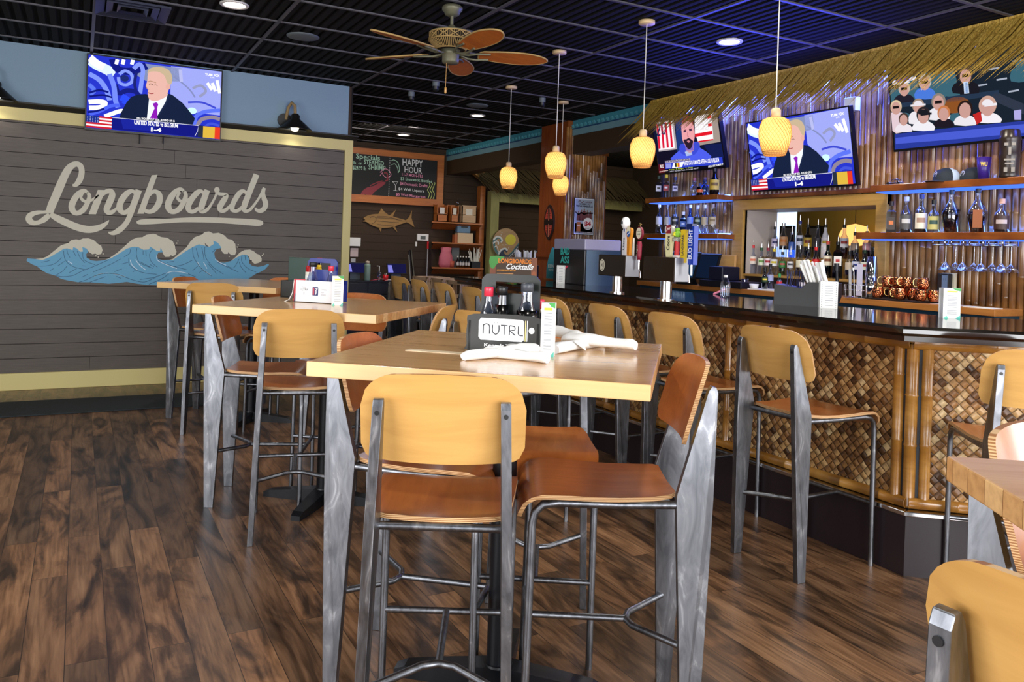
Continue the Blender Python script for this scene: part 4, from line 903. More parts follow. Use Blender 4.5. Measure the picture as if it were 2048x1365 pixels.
sh = PZ(1052, 542, BT); t = thing('straw_caddy', 'black caddy full of white straws behind the cocktail menu', 'straw holder', (3.66, 6.42, BT)); MB().bb((-.08, -.12, 0), (.08, .12, .13)).build('box', M_BLACK, t, bevel=.004); rnd = random.Random(2)
mb = MB()
for k in range(34):
    a, b = rnd.uniform(-.06, .06), rnd.uniform(-.10, .10); mb.tube([(a, b, .02), (a*1.3, b*1.35, .25+rnd.uniform(-.01, .02))], .004, 6)
tag(mb.build('straws', M_WHITE, t), kind='stuff')
mn = PZ(1026, 563, BT); t = thing('cocktail_menu', 'upright brown cocktail menu with orange title and green palm leaves on the bar', 'menu', (mn.x, mn.y, BT), -YAW-.12)
W2, HH = .20, .205; mb = MB().m(LB('4a3626')).bb((-W2, 0, 0), (W2, .004, HH*1.0)); g = Face(mb, plane_fn((0, -.0005, 0), (1, 0, 0), (0, 0, 1)), (0, -1, 0)); g.lay()
g.rect(-W2, 0, -.15, HH, LB('8a5238')).rect(.15, 0, W2, HH, LB('8a5238')); g.lay().poly([(-W2, HH), (-.08, HH), (-.11, .17), (-.15, .13), (-.17, .1), (-W2, .12)], LB('4fa04a'), 2).poly([(-W2, .02), (-.2, .06), (-.19, .0), (-W2, 0)], LB('c06a4a')).ell(.175, .05, .02, .04, LB('b0623c'))
g.lay().text('LONGBOARDS', -.13, .15, .15, .19, LB('f08a22'), .04).text('Cocktails', -.07, .10, .16, .15, LB('ffffff'), .03, .02).text('LONGBOARD MULES', -.14, .085, .02, .097, LB('f0a030'), .03).rect(-.14, .06, .0, .066, LB('e0a060')).rect(-.14, .045, .06, .05, LB('ece6e0')).rect(-.14, .025, .03, .03, LB('ece6e0')); mb.build('card', None, t)
def tent(name, px, py, w, h, tx, art, rz, z=BT, pt=None):
    p = pt or PZ(px, py, z); t = thing(name, tx, 'menu card', (p.x, p.y, z), rz); mb = MB().m(M_WHITE); mb.bb((-w/2, 0, 0), (w/2, .0015, h)); mb.bb((-w/2, .035, 0), (w/2, .0365, h)); mb.bb((-w/2, 0, h-.002), (w/2, .036, h)); g = Face(mb, plane_fn((0, -.0006, 0), (1, 0, 0), (0, 0, 1)), (0, -1, 0)); art(g, w, h); mb.build('card', None, t); return t
def art_dots(g, w, h):
    g.lay(); rnd = random.Random(4)
    for i in range(14):
        for x in (-.4, .4): g.rect(w*x-.002, h*(.04+i*.068), w*x+.002, h*(.065+i*.068), LB('50565e'))
    for i in range(9): g.rect(-w*.22, h*(.1+i*.09), w*.22, h*(.1+i*.09)+.0025, LB('8a8e94'))
def art_menu(g, w, h):
    g.lay().poly([(w*.0, h), (w*.5, h), (w*.5, h*.9), (w*.2, h*.93)], LB('3f9a4a')).rect(-w*.3, h*.86, w*.3, h*.91, LB('e0e03a'))
    for i in range(13): g.rect(-w*.28, h*(.8-i*.055), w*.28, h*(.8-i*.055)+.0022, LB('8a9094'))
    g.poly([(w*.2, 0), (w*.5, 0), (w*.5, h*.1)], LB('5ac0b0')).poly([(-w*.5, 0), (-w*.3, h*.08), (-w*.2, 0)], LB('6ad0b8'))
tent('menu_card', 1121, 567, .07, .15, 'narrow white printed card standing on the bar below the surfboard sign', art_dots, -YAW-.1)
tent('menu_card', 1657, 617, .095, .15, 'white card with rows of tiny dark icons beside the straw organiser', art_dots, -YAW-.15)
tent('menu_card', 1903, 637, .092, .15, 'bright white table tent with faint green leaf at the right end of the bar', art_menu, -YAW+.1)
# napkin and straw organiser on the bar
p = PZ(1600, 613, BT); t = thing('bar_organiser', 'black bar organiser filled with wrapped white straws and stirrers', 'organiser', (p.x+.03, p.y, BT), -1.1)
MB().m(mat('organiser_plastic', '0e1011', .45)).prism([(-.17, 0, 0), (.15, 0, 0), (.17, 0, .06), (.17, 0, .14), (.02, 0, .14), (-.02, 0, .10), (-.17, 0, .12)], (0, .16, 0)).build('box', None, t, bevel=.004)
rnd = random.Random(8); mb = MB()
for k in range(26): a, b = rnd.uniform(.02, .13), rnd.uniform(.02, .14); mb.tube([(a, b, .1), (a-.05+rnd.uniform(-.02, .02), b+rnd.uniform(-.02, .02), .25+rnd.uniform(-.03, .02))], .0085, 6)
tag(mb.build('straws', M_WHITE, t), kind='stuff')
mb = MB()
for k in range(14): a, b = rnd.uniform(-.13, -.03), rnd.uniform(.03, .13); mb.tube([(a, b, .1), (a+rnd.uniform(-.02, .02), b+rnd.uniform(-.02, .02), .20)], .003, 6)
tag(mb.build('stirrers', mat('stirrer_navy', '1a2050', .3), t), kind='stuff')
p = PZ(1450, 595, BT); t = thing('water_bottle', 'small clear plastic water bottle standing on the bar', 'bottle', (p.x, p.y, BT)); MB().lathe([(0, 0), (.03, 0), (.032, .01), (.031, .05), (.033, .07), (.03, .10), (.014, .125), (.013, .135)], n=18).build('body', glassy('pet_clear', 'e6eefc', .08, .45), t); MB().cyl((0, 0, .132), (0, 0, .148), .014, 12).build('cap', M_WHITE, t)
p = PZ(1427, 589, BT); plain(MB().cyl((p.x, p.y, BT+.001), (p.x+.05, p.y-.06, BT+.04), .007, 8), 'highlighter_pen', 'pink marker pen lying tilted on the bar by the water bottle', 'pen', LB('e88aa0'))
# register group on the back counter
CT = 1.105
def bx(y): return y
def mon(px, py, txt, w, h, lbl, X=5.16, tilt=.3, col='2a4a70'):
    p = PXp(px, py, X); t = thing('register_screen', lbl, 'screen', (X, p.y, CT)); c, s = math.cos(tilt), math.sin(tilt)
    fn = lambda u, v: Vector((.0+.0+s*v+.03, -u, .06+c*v)); mb = MB().m(M_BLACK); mb.prism([fn(a, b) for a, b in ((-w/2, 0), (w/2, 0), (w/2, h), (-w/2, h))], (.025, 0, .008)); g = Face(mb, fn, (-1, 0, .3)); g.k = 2; g.rect(-w/2+.012, .012, w/2-.012, h-.012, emis(col, .55))
    if txt: g.lay().text(txt, -w*.28, h*.22, w*.16, h*.36, emis('c8dcf0', .8), .01, .01)
    mb.build('display', None, t); MB().prism([(.06, -.08, 0), (.20, -.08, 0), (.12, -.08, .12)], (0, .16, 0)).build('stand', M_BLACK, t); return t
mon(1353, 556, 'SHIFT4', .40, .26, 'tilted register screen reading SHIFT4 behind the right tap handles', X=5.10)
mon(1400, 556, '', .30, .25, 'second dark register screen turned sideways behind the blue tap handle', X=5.2, col='16243f')
p = PXp(1430, 560, 5.2); plain(MB().bb((5.2, p.y-.09, CT+.06), (5.42, p.y+.09, CT+.19)), 'receipt_printer', 'black receipt printer beside the register screens on the back counter', 'printer', mat('printer_navy', '12142a', .4), bevel=.01)
p = PXp(1427, 570, 5.15); plain(MB().bb((5.16, p.y-.33, CT), (5.46, p.y+.20, CT+.06)), 'cash_drawer', 'wide black cash drawer on the back counter under the printer', 'cash drawer', mat('drawer_black', '12121a', .4), bevel=.004)
p = PXp(1455, 540, 5.44); plain(MB().bb((5.42, p.y-.11, CT), (5.445, p.y+.14, CT+.30)), 'cutting_board', 'plain honey coloured board leaning against the bamboo wall left of the opening', 'board', M_BACK, bevel=.004)
p = PXp(1489, 575, 5.24); plain(MB().lathe([(0, 0), (.028, 0), (.034, .09), (.032, .09), (.027, .006), (0, .006)], (5.24, p.y, CT), 18), 'tumbler', 'empty clear tumbler on the back counter below the left frame', 'glass', glassy('tumbler_glass', 'dfe2e8', .05, .5))
p = PXp(1508, 575, 5.24); plain(MB().lathe([(0, 0), (.03, 0), (.042, .05), (.040, .05), (.028, .005), (0, .005)], (5.24, p.y, CT), 18), 'white_bowl', 'small white bowl right of the empty tumbler', 'bowl', M_WHITE)
plain(MB().bb((5.2, PXp(1560, 578, 5.22).y, CT), (5.38, PXp(1498, 578, 5.22).y, CT+.012)), 'white_tray', 'thin white cutting tray on the back counter edge', 'tray', M_WHITE, bevel=.002)
for px, py, h, gl, lb, tx, X in ((1530, 547, .17, GG, LB('1c3a20'), 'green bottle with cream skull like label standing on the white tray', 5.27), (1541, 540, .20, GC, LB('a8b0d8'), 'clear bottle with blue white label behind the green one', 5.34), (1559, 560, .12, GC, LB('c02a2a'), 'small bottle with red label and green cap at the tray end', 5.27), (1605, 558, .13, GC, LB('c8c8d0'), 'small white capped bottle behind the black organiser', 5.3)):
    p = PXp(px, py, X); bottle(X, p.y, CT+.012, 'round', h, gl, None, 0, lb, LB('3a9a5a') if px == 1559 else BLK, False, tx, 'small bottles standing on the back counter', sx=.9, name='mixer_bottle', lm=LB('e6d24a') if px == 1530 else None)
# shaker tins, wire basket
p = PXp(1742, 578, 5.28); t = thing('shaker_tins', 'stack of tall bright steel shaker tins by the right frame of the opening', 'shaker', (5.28, p.y, CT)); MB().lathe([(0, 0), (.034, 0), (.046, .17), (.044, .17), (.033, .005), (0, .005)], n=24).build('tin', M_CHROME, t); MB().lathe([(.046, .165), (.034, .32), (0, .32)], n=24).build('tin', M_CHROME, t)
p = PXp(1712, 580, 5.24); t = thing('wire_basket', 'chrome wire basket with bar tools and paper slips on the back counter', 'basket', (5.24, p.y, CT)); mb = MB()
for z in (.004, .06, .1): mb.tube([(.07*math.cos(a), .09*math.sin(a), z) for a in np.linspace(0, 2*PI, 17)], .0018, 5)
for a in np.linspace(0, 2*PI, 12, False): mb.tube([(.07*math.cos(a), .09*math.sin(a), 0), (.07*math.cos(a), .09*math.sin(a), .1)], .0015, 5)
mb.build('wires', M_CHROME, t); MB().cyl((0, .05, .01), (0, .06, .22), .011, 10).build('muddler', LB('b8b8b8'), t); MB().bb((-.01, -.06, .02), (-.008, -.01, .26)).build('paper_slip', LB('c8c6e0'), t); MB().tube([(-.02, .0, .01), (-.02, .01, .2)], .004, 6).tube([(-.02, .012, .2), (-.02, .02, .23), (-.02, .012, .25)], .008, 6).build('bar_spoon', M_CHROME, t)
p = PXp(1694, 560, 5.3); plain(MB().tube([(5.2, p.y, CT), (5.2, p.y+.02, CT+.22)], .012, 10).tube([(5.2, p.y+.02, CT+.2), (5.2, p.y+.02, CT+.26)], .02, 10), 'wine_pump', 'dark pump with chrome ball ends behind the white straws', 'pump', M_BLACKM)
# outlet block, papers
p = PXp(1893, 570, 5.45); t = thing('power_outlet', 'black multi plug adapter on a wall outlet above the back counter', 'outlet', (XW-.03, p.y, p.z)); MB().bb((-.005, -.05, -.085), (.02, .05, .085)).build('plate', LB('d8d0b0'), t, bevel=.002); MB().bb((-.06, -.035, -.08), (-.005, .045, .08)).build('adapter', mat('adapter_black', '1a1c20', .4), t, bevel=.006)
mb = MB(); g = Face(mb, plane_fn((-.0605, .0, 0), (0, -1, 0), (0, 0, 1)), (-1, 0, 0)); g.lay().rect(-.01, -.07, .032, .07, LB('5a6f8c')); g.lay()
for v in (-.04, .04):
    for u in (.003, .018): g.rect(u, v-.008, u+.003, v+.008, LB('1a1c20'))
mb.build('socket', None, bpy.data.objects['power_outlet'])
plain(MB().bb((5.21, 3.02, CT), (5.34, 3.21, CT+.004)), 'paper_sheet', 'white paper slip lying at the right end of the back counter', 'paper', M_WHITE)
plain(MB().bb((5.3, 3.28, CT), (5.42, 3.50, CT+.003)), 'paper_stack', 'thin pile of papers just right of the copper mugs', 'paper', LB('b8b4c0'))
# upper right shelf: toy car, caps, cup, carved mug
S1 = 1.96
p = PXp(1787, 374, 5.32); t = thing('toy_car', 'little wire frame toy car at the left end of the upper right shelf', 'toy car', (5.32, p.y, S1)); mb = MB().m(M_CHROME)
mb.tube([(0, .06, .02), (0, -.06, .02)], .005, 6).tube([(0, .02, .022), (0, .01, .045), (0, -.035, .045), (0, -.045, .022)], .004, 6).tube([(.03, .02, .022), (.03, .01, .045), (.03, -.035, .045), (.03, -.045, .022)], .004, 6).tube([(.03, .06, .02), (.03, -.06, .02)], .005, 6); mb.build('frame', None, t)
for y in (.042, -.042): MB().cyl((-.01, y, .014), (.04, y, .014), .013, 14).build('wheel', M_BLACK, t)
def cap_(px, py, X, tx, c2, rz):
    p = PXp(px, py, X); t = thing('baseball_cap', tx, 'cap', (X, p.y, S1), rz, 'caps on the upper right shelf'); prof = [(.085, 0), (.088, .03), (.08, .06), (.06, .085), (.03, .098), (0, .102)]
    MB().m(mat('cap_navy', '1a2430', .8)).lathe(prof, n=24, arc=PI, mtx=Matrix.Rotation(-PI/2, 4, 'Z')).m(c2).lathe(prof, n=24, arc=PI, mtx=Matrix.Rotation(PI/2, 4, 'Z')).build('crown', None, t)
    rows = [[Vector((.07*math.cos(a)+r*.075*max(0, math.cos(a)), (.078)*math.sin(a), .012-.010*r-.006*math.sin(a)**2*r)) for a in np.linspace(-1.45, 1.45, 13)] for r in (0, .5, 1)]
    mb = MB(); mb.smooth = True; mb.grid(rows); o = mb.build('brim', mat('cap_navy', '1a2430', .8), t); sd = o.modifiers.new('s', 'SOLIDIFY'); sd.thickness = .003
    g = MB(); Face(g, plane_fn((.080, 0, .055), (0, 1, 0), (-.25, 0, 1)), (1, 0, .2)).lay().ell(0, 0, .028, .02, LB('c8ccd4')).lay().ell(0, 0, .023, .015, mat('cap_navy', '1a2430', .8)).lay().stroke([(-.015, -.005), (0, .008), (.015, -.004)], LB('c8ccd4'), .004); g.build('badge', None, t)
cap_(1893, 366, 5.33, 'dark cap with oval badge and white mesh back, upper right shelf', mat('cap_mesh', 'b8c8e0', .8), 2.6)
cap_(1948, 361, 5.40, 'second dark cap half behind the purple cup', mat('cap_mesh', 'b8c8e0', .8), 2.6)
p = PXp(1967, 357, 5.30); t = thing('plastic_cup', 'purple plastic cup with gold lettering on the upper right shelf', 'cup', (5.30, p.y, S1), math.atan2(-p.y, -5.3)); MB().lathe([(0, 0), (.032, 0), (.044, .15), (.042, .15), (.03, .005), (0, .005)], n=24).build('body', mat('cup_purple', '35207a', .35), t)
g = MB(); Face(g, plane_fn((.042, 0, .085), (0, 1, 0), (.0, 0, 1)), (1, 0, 0)).text('WU', -.02, 0, .02, .03, LB('d0b040'), .04); g.build('lettering', None, t)
p = PXp(2018, 350, 5.30); t = thing('tiki_mug', 'tall dark carved tiki mug at the right end of the upper shelf', 'mug', (5.30, p.y, S1), math.atan2(-p.y, -5.3)); dk = mat('tiki_dark', '2a201a', .3)
MB().lathe([(0, 0), (.055, 0), (.06, .01), (.056, .03), (.058, .12), (.063, .14), (.058, .16), (.06, .24), (.066, .255), (.06, .27), (.055, .31), (.05, .315), (.05, .30), (0, .30)], n=20).build('body', dk, t)
mb = MB().m(mat('tiki_light', '8a8478', .3))
for y in (-.02, .02): mb.box((.058, y, .215), (.014, .022, .018)); mb.box((.058, y, .05), (.012, .02, .03))
mb.box((.064, 0, .17), (.02, .016, .05)).box((.06, 0, .115), (.012, .06, .012)).box((.06, 0, .09), (.012, .05, .01)); mb.build('carved_face', None, t)
# lamp glow and frames in the room beyond
t = thing('pendant_globe', 'glowing orange globe lamp seen through the opening', 'lamp', PXp(1710, 471, 7.6)); MB().lathe([(0, .13), (.12, .10), (.17, 0), (.12, -.10), (0, -.13)], n=20).build('shade', emis('ffb060', 1.6), t); MB().cyl((0, 0, .13), (0, 0, CE-t.location.z), .004, 6).build('cord', M_BLACK, t)
for px in (1575, 1632):
    a = PXp(px-13, 452, 7.88); b = PXp(px+13, 500, 7.88); t = plain(MB().m(M_BLACK).bb((7.86, b.y, b.z), (7.898, a.y, a.z)).m(LB('6a7080')).bb((7.855, b.y+.03, b.z+.03), (7.86, a.y-.03, a.z-.03)), 'picture_frame', 'small black framed picture through the opening, '+('left' if px < 1600 else 'right')+' of the two', 'picture', None, 'pictures in the room beyond')
# ================================================================== mural on the feature wall (traced in 2048 px frame, laid on the wall plane)
mural = thing('wall_mural', 'cream script lettering above blue curling waves painted on the taupe siding', 'mural', (0, YB, 0))
def mface(mb, ox, oy, sc_, step=.0001):
    def fn(u, v): p = PYp(ox+u/sc_, oy+v/sc_, YB-.0005); return Vector((p.x, p.y-YB, p.z))
    return Face(mb, fn, (0, -1, 0), step)
CREAM = mat('mural_cream_paint', 'c9c5b0', .6); WBL = mat('mural_blue_paint', '5f9fc0', .6); WDK = mat('mural_line_paint', '24506e', .6); WWH = mat('mural_white_paint', 'd8e6ec', .6)
mb = MB(); f = mface(mb, 40, 310, 7.314); f.k = 1
S = lambda pts, dx=0: f.lay().stroke([(x+dx, y, w_) for x, y, w_ in pts], CREAM, None, 6)
# L
S([(770, 442, 30), (812, 440, 62), (862, 385, 88), (896, 300, 88), (902, 220, 84), (880, 160, 84), (830, 132, 80), (770, 150, 92), (710, 205, 108), (655, 300, 116), (597, 430, 124), (552, 535, 126), (508, 640, 124), (462, 745, 122), (428, 850, 112)])
S([(428, 830, 60), (350, 838, 44), (270, 842, 56), (190, 862, 72), (135, 905, 92), (140, 960, 96), (200, 995, 70), (275, 985, 62), (345, 950, 82), (400, 905, 80), (430, 872, 60)])
S([(440, 870, 60), (520, 915, 90), (620, 965, 102), (740, 1020, 104), (860, 1065, 104), (980, 1090, 104), (1090, 1083, 96), (1190, 1050, 78), (1260, 1003, 50), (1302, 957, 12)])
def oh(dx, dy, tail):
    S([(985, 560, 40), (960, 530, 50), (915, 528, 60), (850, 575, 84), (790, 660, 96), (758, 740, 96), (765, 800, 92), (800, 845, 76), (860, 848, 72), (925, 805, 80), (975, 730, 74), (1008, 650, 68), (1012, 590, 56), (985, 548, 46)], dx) if not dy else S([(x, y-20, w_) for x, y, w_ in [(985, 560, 40), (960, 530, 50), (915, 528, 60), (850, 575, 84), (790, 660, 96), (758, 740, 96), (765, 800, 92), (800, 845, 76), (860, 848, 72), (925, 805, 80), (975, 730, 74), (1008, 650, 68), (1012, 590, 56), (985, 548, 46)]], dx)
    S([(935, 545-dy*.8, 30), (905, 585-dy, 36), (893, 625-dy, 40), (915, 662-dy, 44), (965, 684-dy, 42), (1030, 672-dy, 36)]+tail, dx)
oh(0, 0, [(1090, 635, 34), (1150, 590, 20)])
f.poly([(1138, 512), (1250, 515), (1112, 870), (1003, 870)], CREAM)
S([(1170, 620, 40), (1215, 570, 62), (1270, 535, 66), (1330, 535, 76), (1350, 585, 92), (1325, 660, 100), (1290, 740, 96), (1268, 800, 90), (1290, 842, 70), (1345, 838, 62), (1400, 795, 40), (1440, 735, 20)])
S([(1690, 560, 50), (1640, 530, 54), (1570, 560, 84), (1500, 640, 94), (1462, 720, 94), (1460, 790, 92), (1495, 838, 70), (1550, 838, 64), (1610, 785, 56), (1650, 720, 40)])
S([(1738, 514, 95), (1712, 590, 95), (1686, 665, 94), (1655, 750, 92), (1625, 840, 84), (1600, 905, 78), (1565, 980, 76), (1510, 1050, 80), (1445, 1105, 84), (1380, 1140, 66), (1325, 1145, 44), (1294, 1130, 16)])
f.poly([(1925, 298), (2012, 290), (1810, 862), (1715, 862)], CREAM)
D = 1755
S([(140, 590, 40), (180, 545, 56), (235, 538, 60), (280, 580, 84), (288, 660, 90), (262, 735, 90), (210, 800, 80), (150, 832, 62), (95, 825, 56), (62, 800, 40)], D)
oh(D-345, 1, [(1075, 635, 34), (1130, 600, 20)])
S([(935, 560, 40), (890, 532, 56), (835, 555, 80), (765, 635, 86), (715, 725, 84), (708, 790, 80), (745, 830, 60), (800, 822, 58), (855, 775, 50)], D)
S([(985, 514, 82), (958, 590, 88), (925, 680, 92), (898, 765, 92), (895, 815, 76), (935, 828, 56), (995, 790, 46), (1050, 710, 36), (1098, 620, 34), (1122, 555, 34)], D)
f.ell(1125+D, 514, 41, 44, CREAM)
S([(1120, 550, 50), (1165, 570, 50), (1225, 575, 48), (1262, 590, 60), (1245, 635, 78), (1200, 705, 86), (1168, 770, 84), (1185, 815, 64), (1235, 815, 56), (1290, 775, 44), (1340, 715, 26)], D)
S([(1560, 560, 40), (1510, 530, 54), (1455, 560, 74), (1400, 640, 76), (1355, 730, 74), (1350, 795, 70), (1385, 822, 50), (1435, 812, 52), (1495, 765, 46)], D)
S([(1705, 286, 88), (1660, 400, 86), (1615, 510, 86), (1570, 625, 86), (1530, 730, 86), (1520, 800, 70), (1555, 825, 48), (1612, 800, 46), (1672, 730, 38), (1735, 640, 34), (1785, 555, 46), (1820, 482, 52)], D)
S([(1808, 500, 56), (1800, 570, 60), (1815, 640, 72), (1838, 710, 78), (1820, 780, 74), (1765, 818, 64), (1705, 808, 46), (1688, 775, 26)], D)
S([(-48, 990, 30), (-10, 985, 62), (60, 980, 76), (200, 975, 74), (400, 966, 66), (620, 953, 66), (850, 950, 74), (1100, 955, 78), (1350, 968, 84), (1600, 985, 92), (1730, 995, 88), (1785, 997, 60), (1803, 997, 20)], D)
mb.build('lettering', None, mural)
mb = MB(); f = mface(mb, 40, 450, 7.314); f.k = 1; D = 1755
r4 = lambda L: [(x+D, y) for x, y in L]
blue = [(95, 515), (110, 492), (220, 500), (330, 515), (440, 470), (560, 400), (640, 350), (690, 345), (770, 370), (780, 325), (830, 345), (880, 395), (920, 390), (912, 325), (970, 345), (1000, 390), (968, 430), (975, 480), (1040, 520), (1120, 530), (1220, 520), (1330, 490), (1450, 420), (1560, 350), (1650, 320), (1730, 325)]+r4([(0, 345), (50, 365), (130, 360), (150, 318), (250, 385), (300, 340), (330, 385), (335, 402), (270, 405), (248, 450), (262, 500), (330, 515), (460, 510), (560, 460), (680, 380), (770, 325), (860, 285), (930, 300), (960, 310), (1010, 325), (1080, 280), (1070, 230), (1140, 260), (1190, 320), (1185, 340), (1120, 355), (1085, 410), (1100, 490), (1160, 550), (1240, 555), (1330, 530), (1420, 470), (1500, 435), (1570, 445), (1600, 500), (1595, 560), (1640, 600), (1720, 615), (1800, 605), (1870, 570), (1890, 585), (1830, 650), (1760, 690), (1690, 720), (1600, 780), (1500, 840), (1300, 890), (900, 900), (400, 890), (100, 880)])+[(1700, 860), (1560, 835), (1450, 850), (1300, 862), (1150, 850), (1000, 840), (850, 840), (700, 815), (600, 790), (520, 745), (400, 710), (320, 665), (245, 605), (180, 580), (100, 530)]
f.poly(blue, WBL); mb.build('waves', None, mural)
mb = MB(); f = mface(mb, 40, 450, 7.314); f.k = 3
f.poly([(225, 500), (330, 490), (400, 460), (500, 380), (600, 300), (715, 262), (745, 225), (820, 212), (868, 222), (920, 200), (1000, 197), (1080, 222), (1135, 275), (1190, 310), (1207, 370), (1190, 425), (1135, 440), (1100, 420), (1060, 432), (1010, 400), (970, 345), (912, 325), (920, 390), (880, 395), (830, 345), (780, 325), (770, 370), (690, 345), (640, 350), (560, 400), (440, 470), (330, 515)], CREAM)
f.poly([(1240, 515), (1300, 490), (1420, 410), (1500, 340), (1560, 285), (1640, 215), (1720, 185), (1790, 180), (1850, 145), (1950, 130)]+r4([(230, 137), (290, 170), (310, 178), (400, 190), (480, 240), (512, 310), (515, 345), (535, 390), (520, 440), (470, 460), (455, 440), (430, 468), (370, 470), (335, 420), (330, 385), (300, 335), (295, 380), (250, 385), (150, 318), (130, 360), (50, 365), (0, 340)])+[(1730, 325), (1650, 320), (1560, 350), (1450, 420), (1330, 490)], CREAM)
f.poly(r4([(400, 518), (480, 500), (560, 430), (680, 330), (740, 240), (800, 180), (900, 145), (950, 105), (1010, 97), (1070, 125), (1150, 115), (1230, 150), (1285, 205), (1350, 220), (1395, 280), (1400, 340), (1412, 390), (1390, 440), (1340, 445), (1300, 415), (1290, 395), (1285, 425), (1230, 425), (1190, 380), (1185, 325), (1140, 262), (1070, 230), (1080, 280), (1010, 325), (945, 262), (960, 310), (930, 300), (860, 285), (770, 325), (680, 380), (560, 460), (480, 515)]), CREAM)
f.poly(r4([(1330, 530), (1400, 470), (1460, 405), (1530, 368), (1610, 362), (1670, 390), (1700, 420), (1750, 440), (1780, 490), (1780, 530), (1740, 555), (1680, 572), (1640, 545), (1635, 515), (1610, 515), (1595, 460), (1560, 440), (1500, 435), (1420, 475)]), CREAM)
for x, y in ((1145, 472), (1110, 455), (1215, 425)): f.ell(x, y, 10, 10, CREAM, 10)
for x, y in ((555, 237), (538, 268), (1437, 293), (1422, 325), (1305, 462), (1802, 427), (1790, 448)): f.ell(x+D, y, 9, 9, CREAM, 10)
mb.build('foam', None, mural)
mb = MB(); f = mface(mb, 40, 450, 7.314); f.k = 4
A = [[(250, 605), (400, 600), (520, 560), (610, 480)], [(310, 548), (390, 535), (440, 515)], [(640, 380), (650, 480), (700, 560), (800, 620), (960, 655)], [(685, 350), (695, 410), (730, 480)], [(775, 380), (820, 460)], [(835, 380), (880, 480), (950, 555)], [(920, 400), (925, 490), (980, 540), (1100, 585)], [(520, 740), (620, 680), (690, 600)], [(520, 745), (640, 760), (780, 740), (900, 680), (1100, 600), (1300, 510)], [(440, 670), (490, 640)], [(555, 600), (650, 535)], [(720, 700), (830, 640)], [(905, 600), (960, 603)], [(1070, 690), (1300, 590), (1470, 500)], [(1590, 490), (1600, 580), (1680, 650), (1800, 700), (2000, 725)], [(1710, 340), (1705, 450), (1760, 560), (1950, 640)], [(1615, 360), (1600, 420), (1520, 470)], [(1800, 375), (1800, 440)], [(1840, 375), (1845, 460)], [(1950, 345), (1895, 430), (1920, 540), (2010, 620)], [(860, 840), (960, 810), (1100, 745), (1250, 710), (1430, 725), (1600, 790), (1740, 830), (1850, 830), (2000, 760)], [(1020, 840), (1130, 800), (1250, 760)], [(1380, 685), (1490, 645)], [(1410, 755), (1480, 785)], [(910, 765), (990, 725)], [(1490, 575), (1590, 545)], [(1650, 690), (1700, 655)], [(1900, 580), (1960, 615)]]
B4 = [[(770, 330), (780, 450), (830, 550), (920, 660), (1050, 750)], [(820, 340), (860, 490)], [(905, 330), (940, 520)], [(950, 325), (960, 470), (1070, 620), (1220, 720)], [(990, 560), (1120, 715)], [(1110, 350), (1060, 400)], [(260, 505), (350, 560), (500, 610), (680, 655)], [(390, 550), (500, 535)], [(490, 615), (640, 580), (770, 515)], [(770, 670), (850, 600)], [(870, 700), (920, 660)], [(1450, 500), (1370, 630), (1270, 600)], [(1450, 540), (1480, 620), (1550, 700)], [(1490, 450), (1490, 540), (1580, 640), (1700, 690)], [(1535, 445), (1545, 520)], [(1130, 545), (1280, 620), (1440, 690)], [(0, 800), (200, 770), (400, 700)], [(130, 870), (300, 800), (420, 720)], [(280, 890), (420, 800)], [(0, 540), (150, 620)], [(580, 740), (700, 765)], [(700, 715), (820, 765)]]
for L in A: f.stroke(L, WDK, 7, 4)
for L in B4: f.stroke(r4(L), WDK, 7, 4)
for L in ([(705, 530), (770, 575)], [(1080, 755), (1200, 712), (1350, 712), (1540, 760)], [(1610, 510), (1640, 590), (1720, 660)], [(1690, 510), (1760, 600), (1840, 660)]): f.stroke(L, WWH, 8, 4)
for L in ([(380, 710), (480, 680), (600, 690), (700, 712)], [(245, 450), (260, 520), (380, 580), (540, 640)], [(840, 540), (900, 640), (1040, 740)], [(930, 545), (980, 640)], [(1100, 500), (1180, 560), (1260, 590)]): f.stroke(r4(L), WWH, 8, 4)
mb.build('wave_lines', None, mural)
# ================================================================== television screens
def tv(label, o, ux, vx, W, Ht, draw, depth=.05, arm=None):
    """o = lower left corner of the picture, ux, vx unit directions"""
    ux, vx, o = Vector(ux).normalized(), Vector(vx).normalized(), Vector(o); n = ux.cross(vx).normalized()
    t = thing('television', label, 'television', o); b = .012
    MB().prism([ux*x+vx*y-n*.0 for x, y in ((-b, -b-.006), (W+b, -b-.006), (W+b, Ht+b), (-b, Ht+b))], -n*depth).build('casing', mat('tv_black_plastic', '08080a', .3), t, bevel=.003)
    def uv(px, py):
        r = ray(px, py); s = (o-O).dot(n)/r.dot(n); q = O+r*s-o; return q.dot(ux), q.dot(vx)
    mb = MB(); f = Face(mb, lambda u, v: ux*min(max(u, 0), W)+vx*min(max(v, 0), Ht), n, .0006); f.k = 1; draw(f, W, Ht, uv); mb.build('picture', None, t)
    if arm: MB().bar(ux*W/2+vx*Ht/2-n*depth, Vector(arm)-o, .12, .12).build('wall_bracket', M_BLACKM, t)
    return t
e = emis
def flag_us(f, x0, y0, x1, y1, s=.9):
    for i in range(7): f.rect(x0, y0+(y1-y0)*i/7, x1, y0+(y1-y0)*(i+1)/7, e('c8202c' if i % 2 == 0 else 'f4eef4', s))
    f.lay().rect(x0, y0+(y1-y0)*3/7, x0+(x1-x0)*.5, y1, e('1c2f8a', s)); f.lay()
    for i in range(4):
        for j in range(5): f.ell(x0+(x1-x0)*(.05+.1*j), y0+(y1-y0)*(.50+.125*i), (y1-y0)*.022, (y1-y0)*.028, e('ffffff', s), 6)
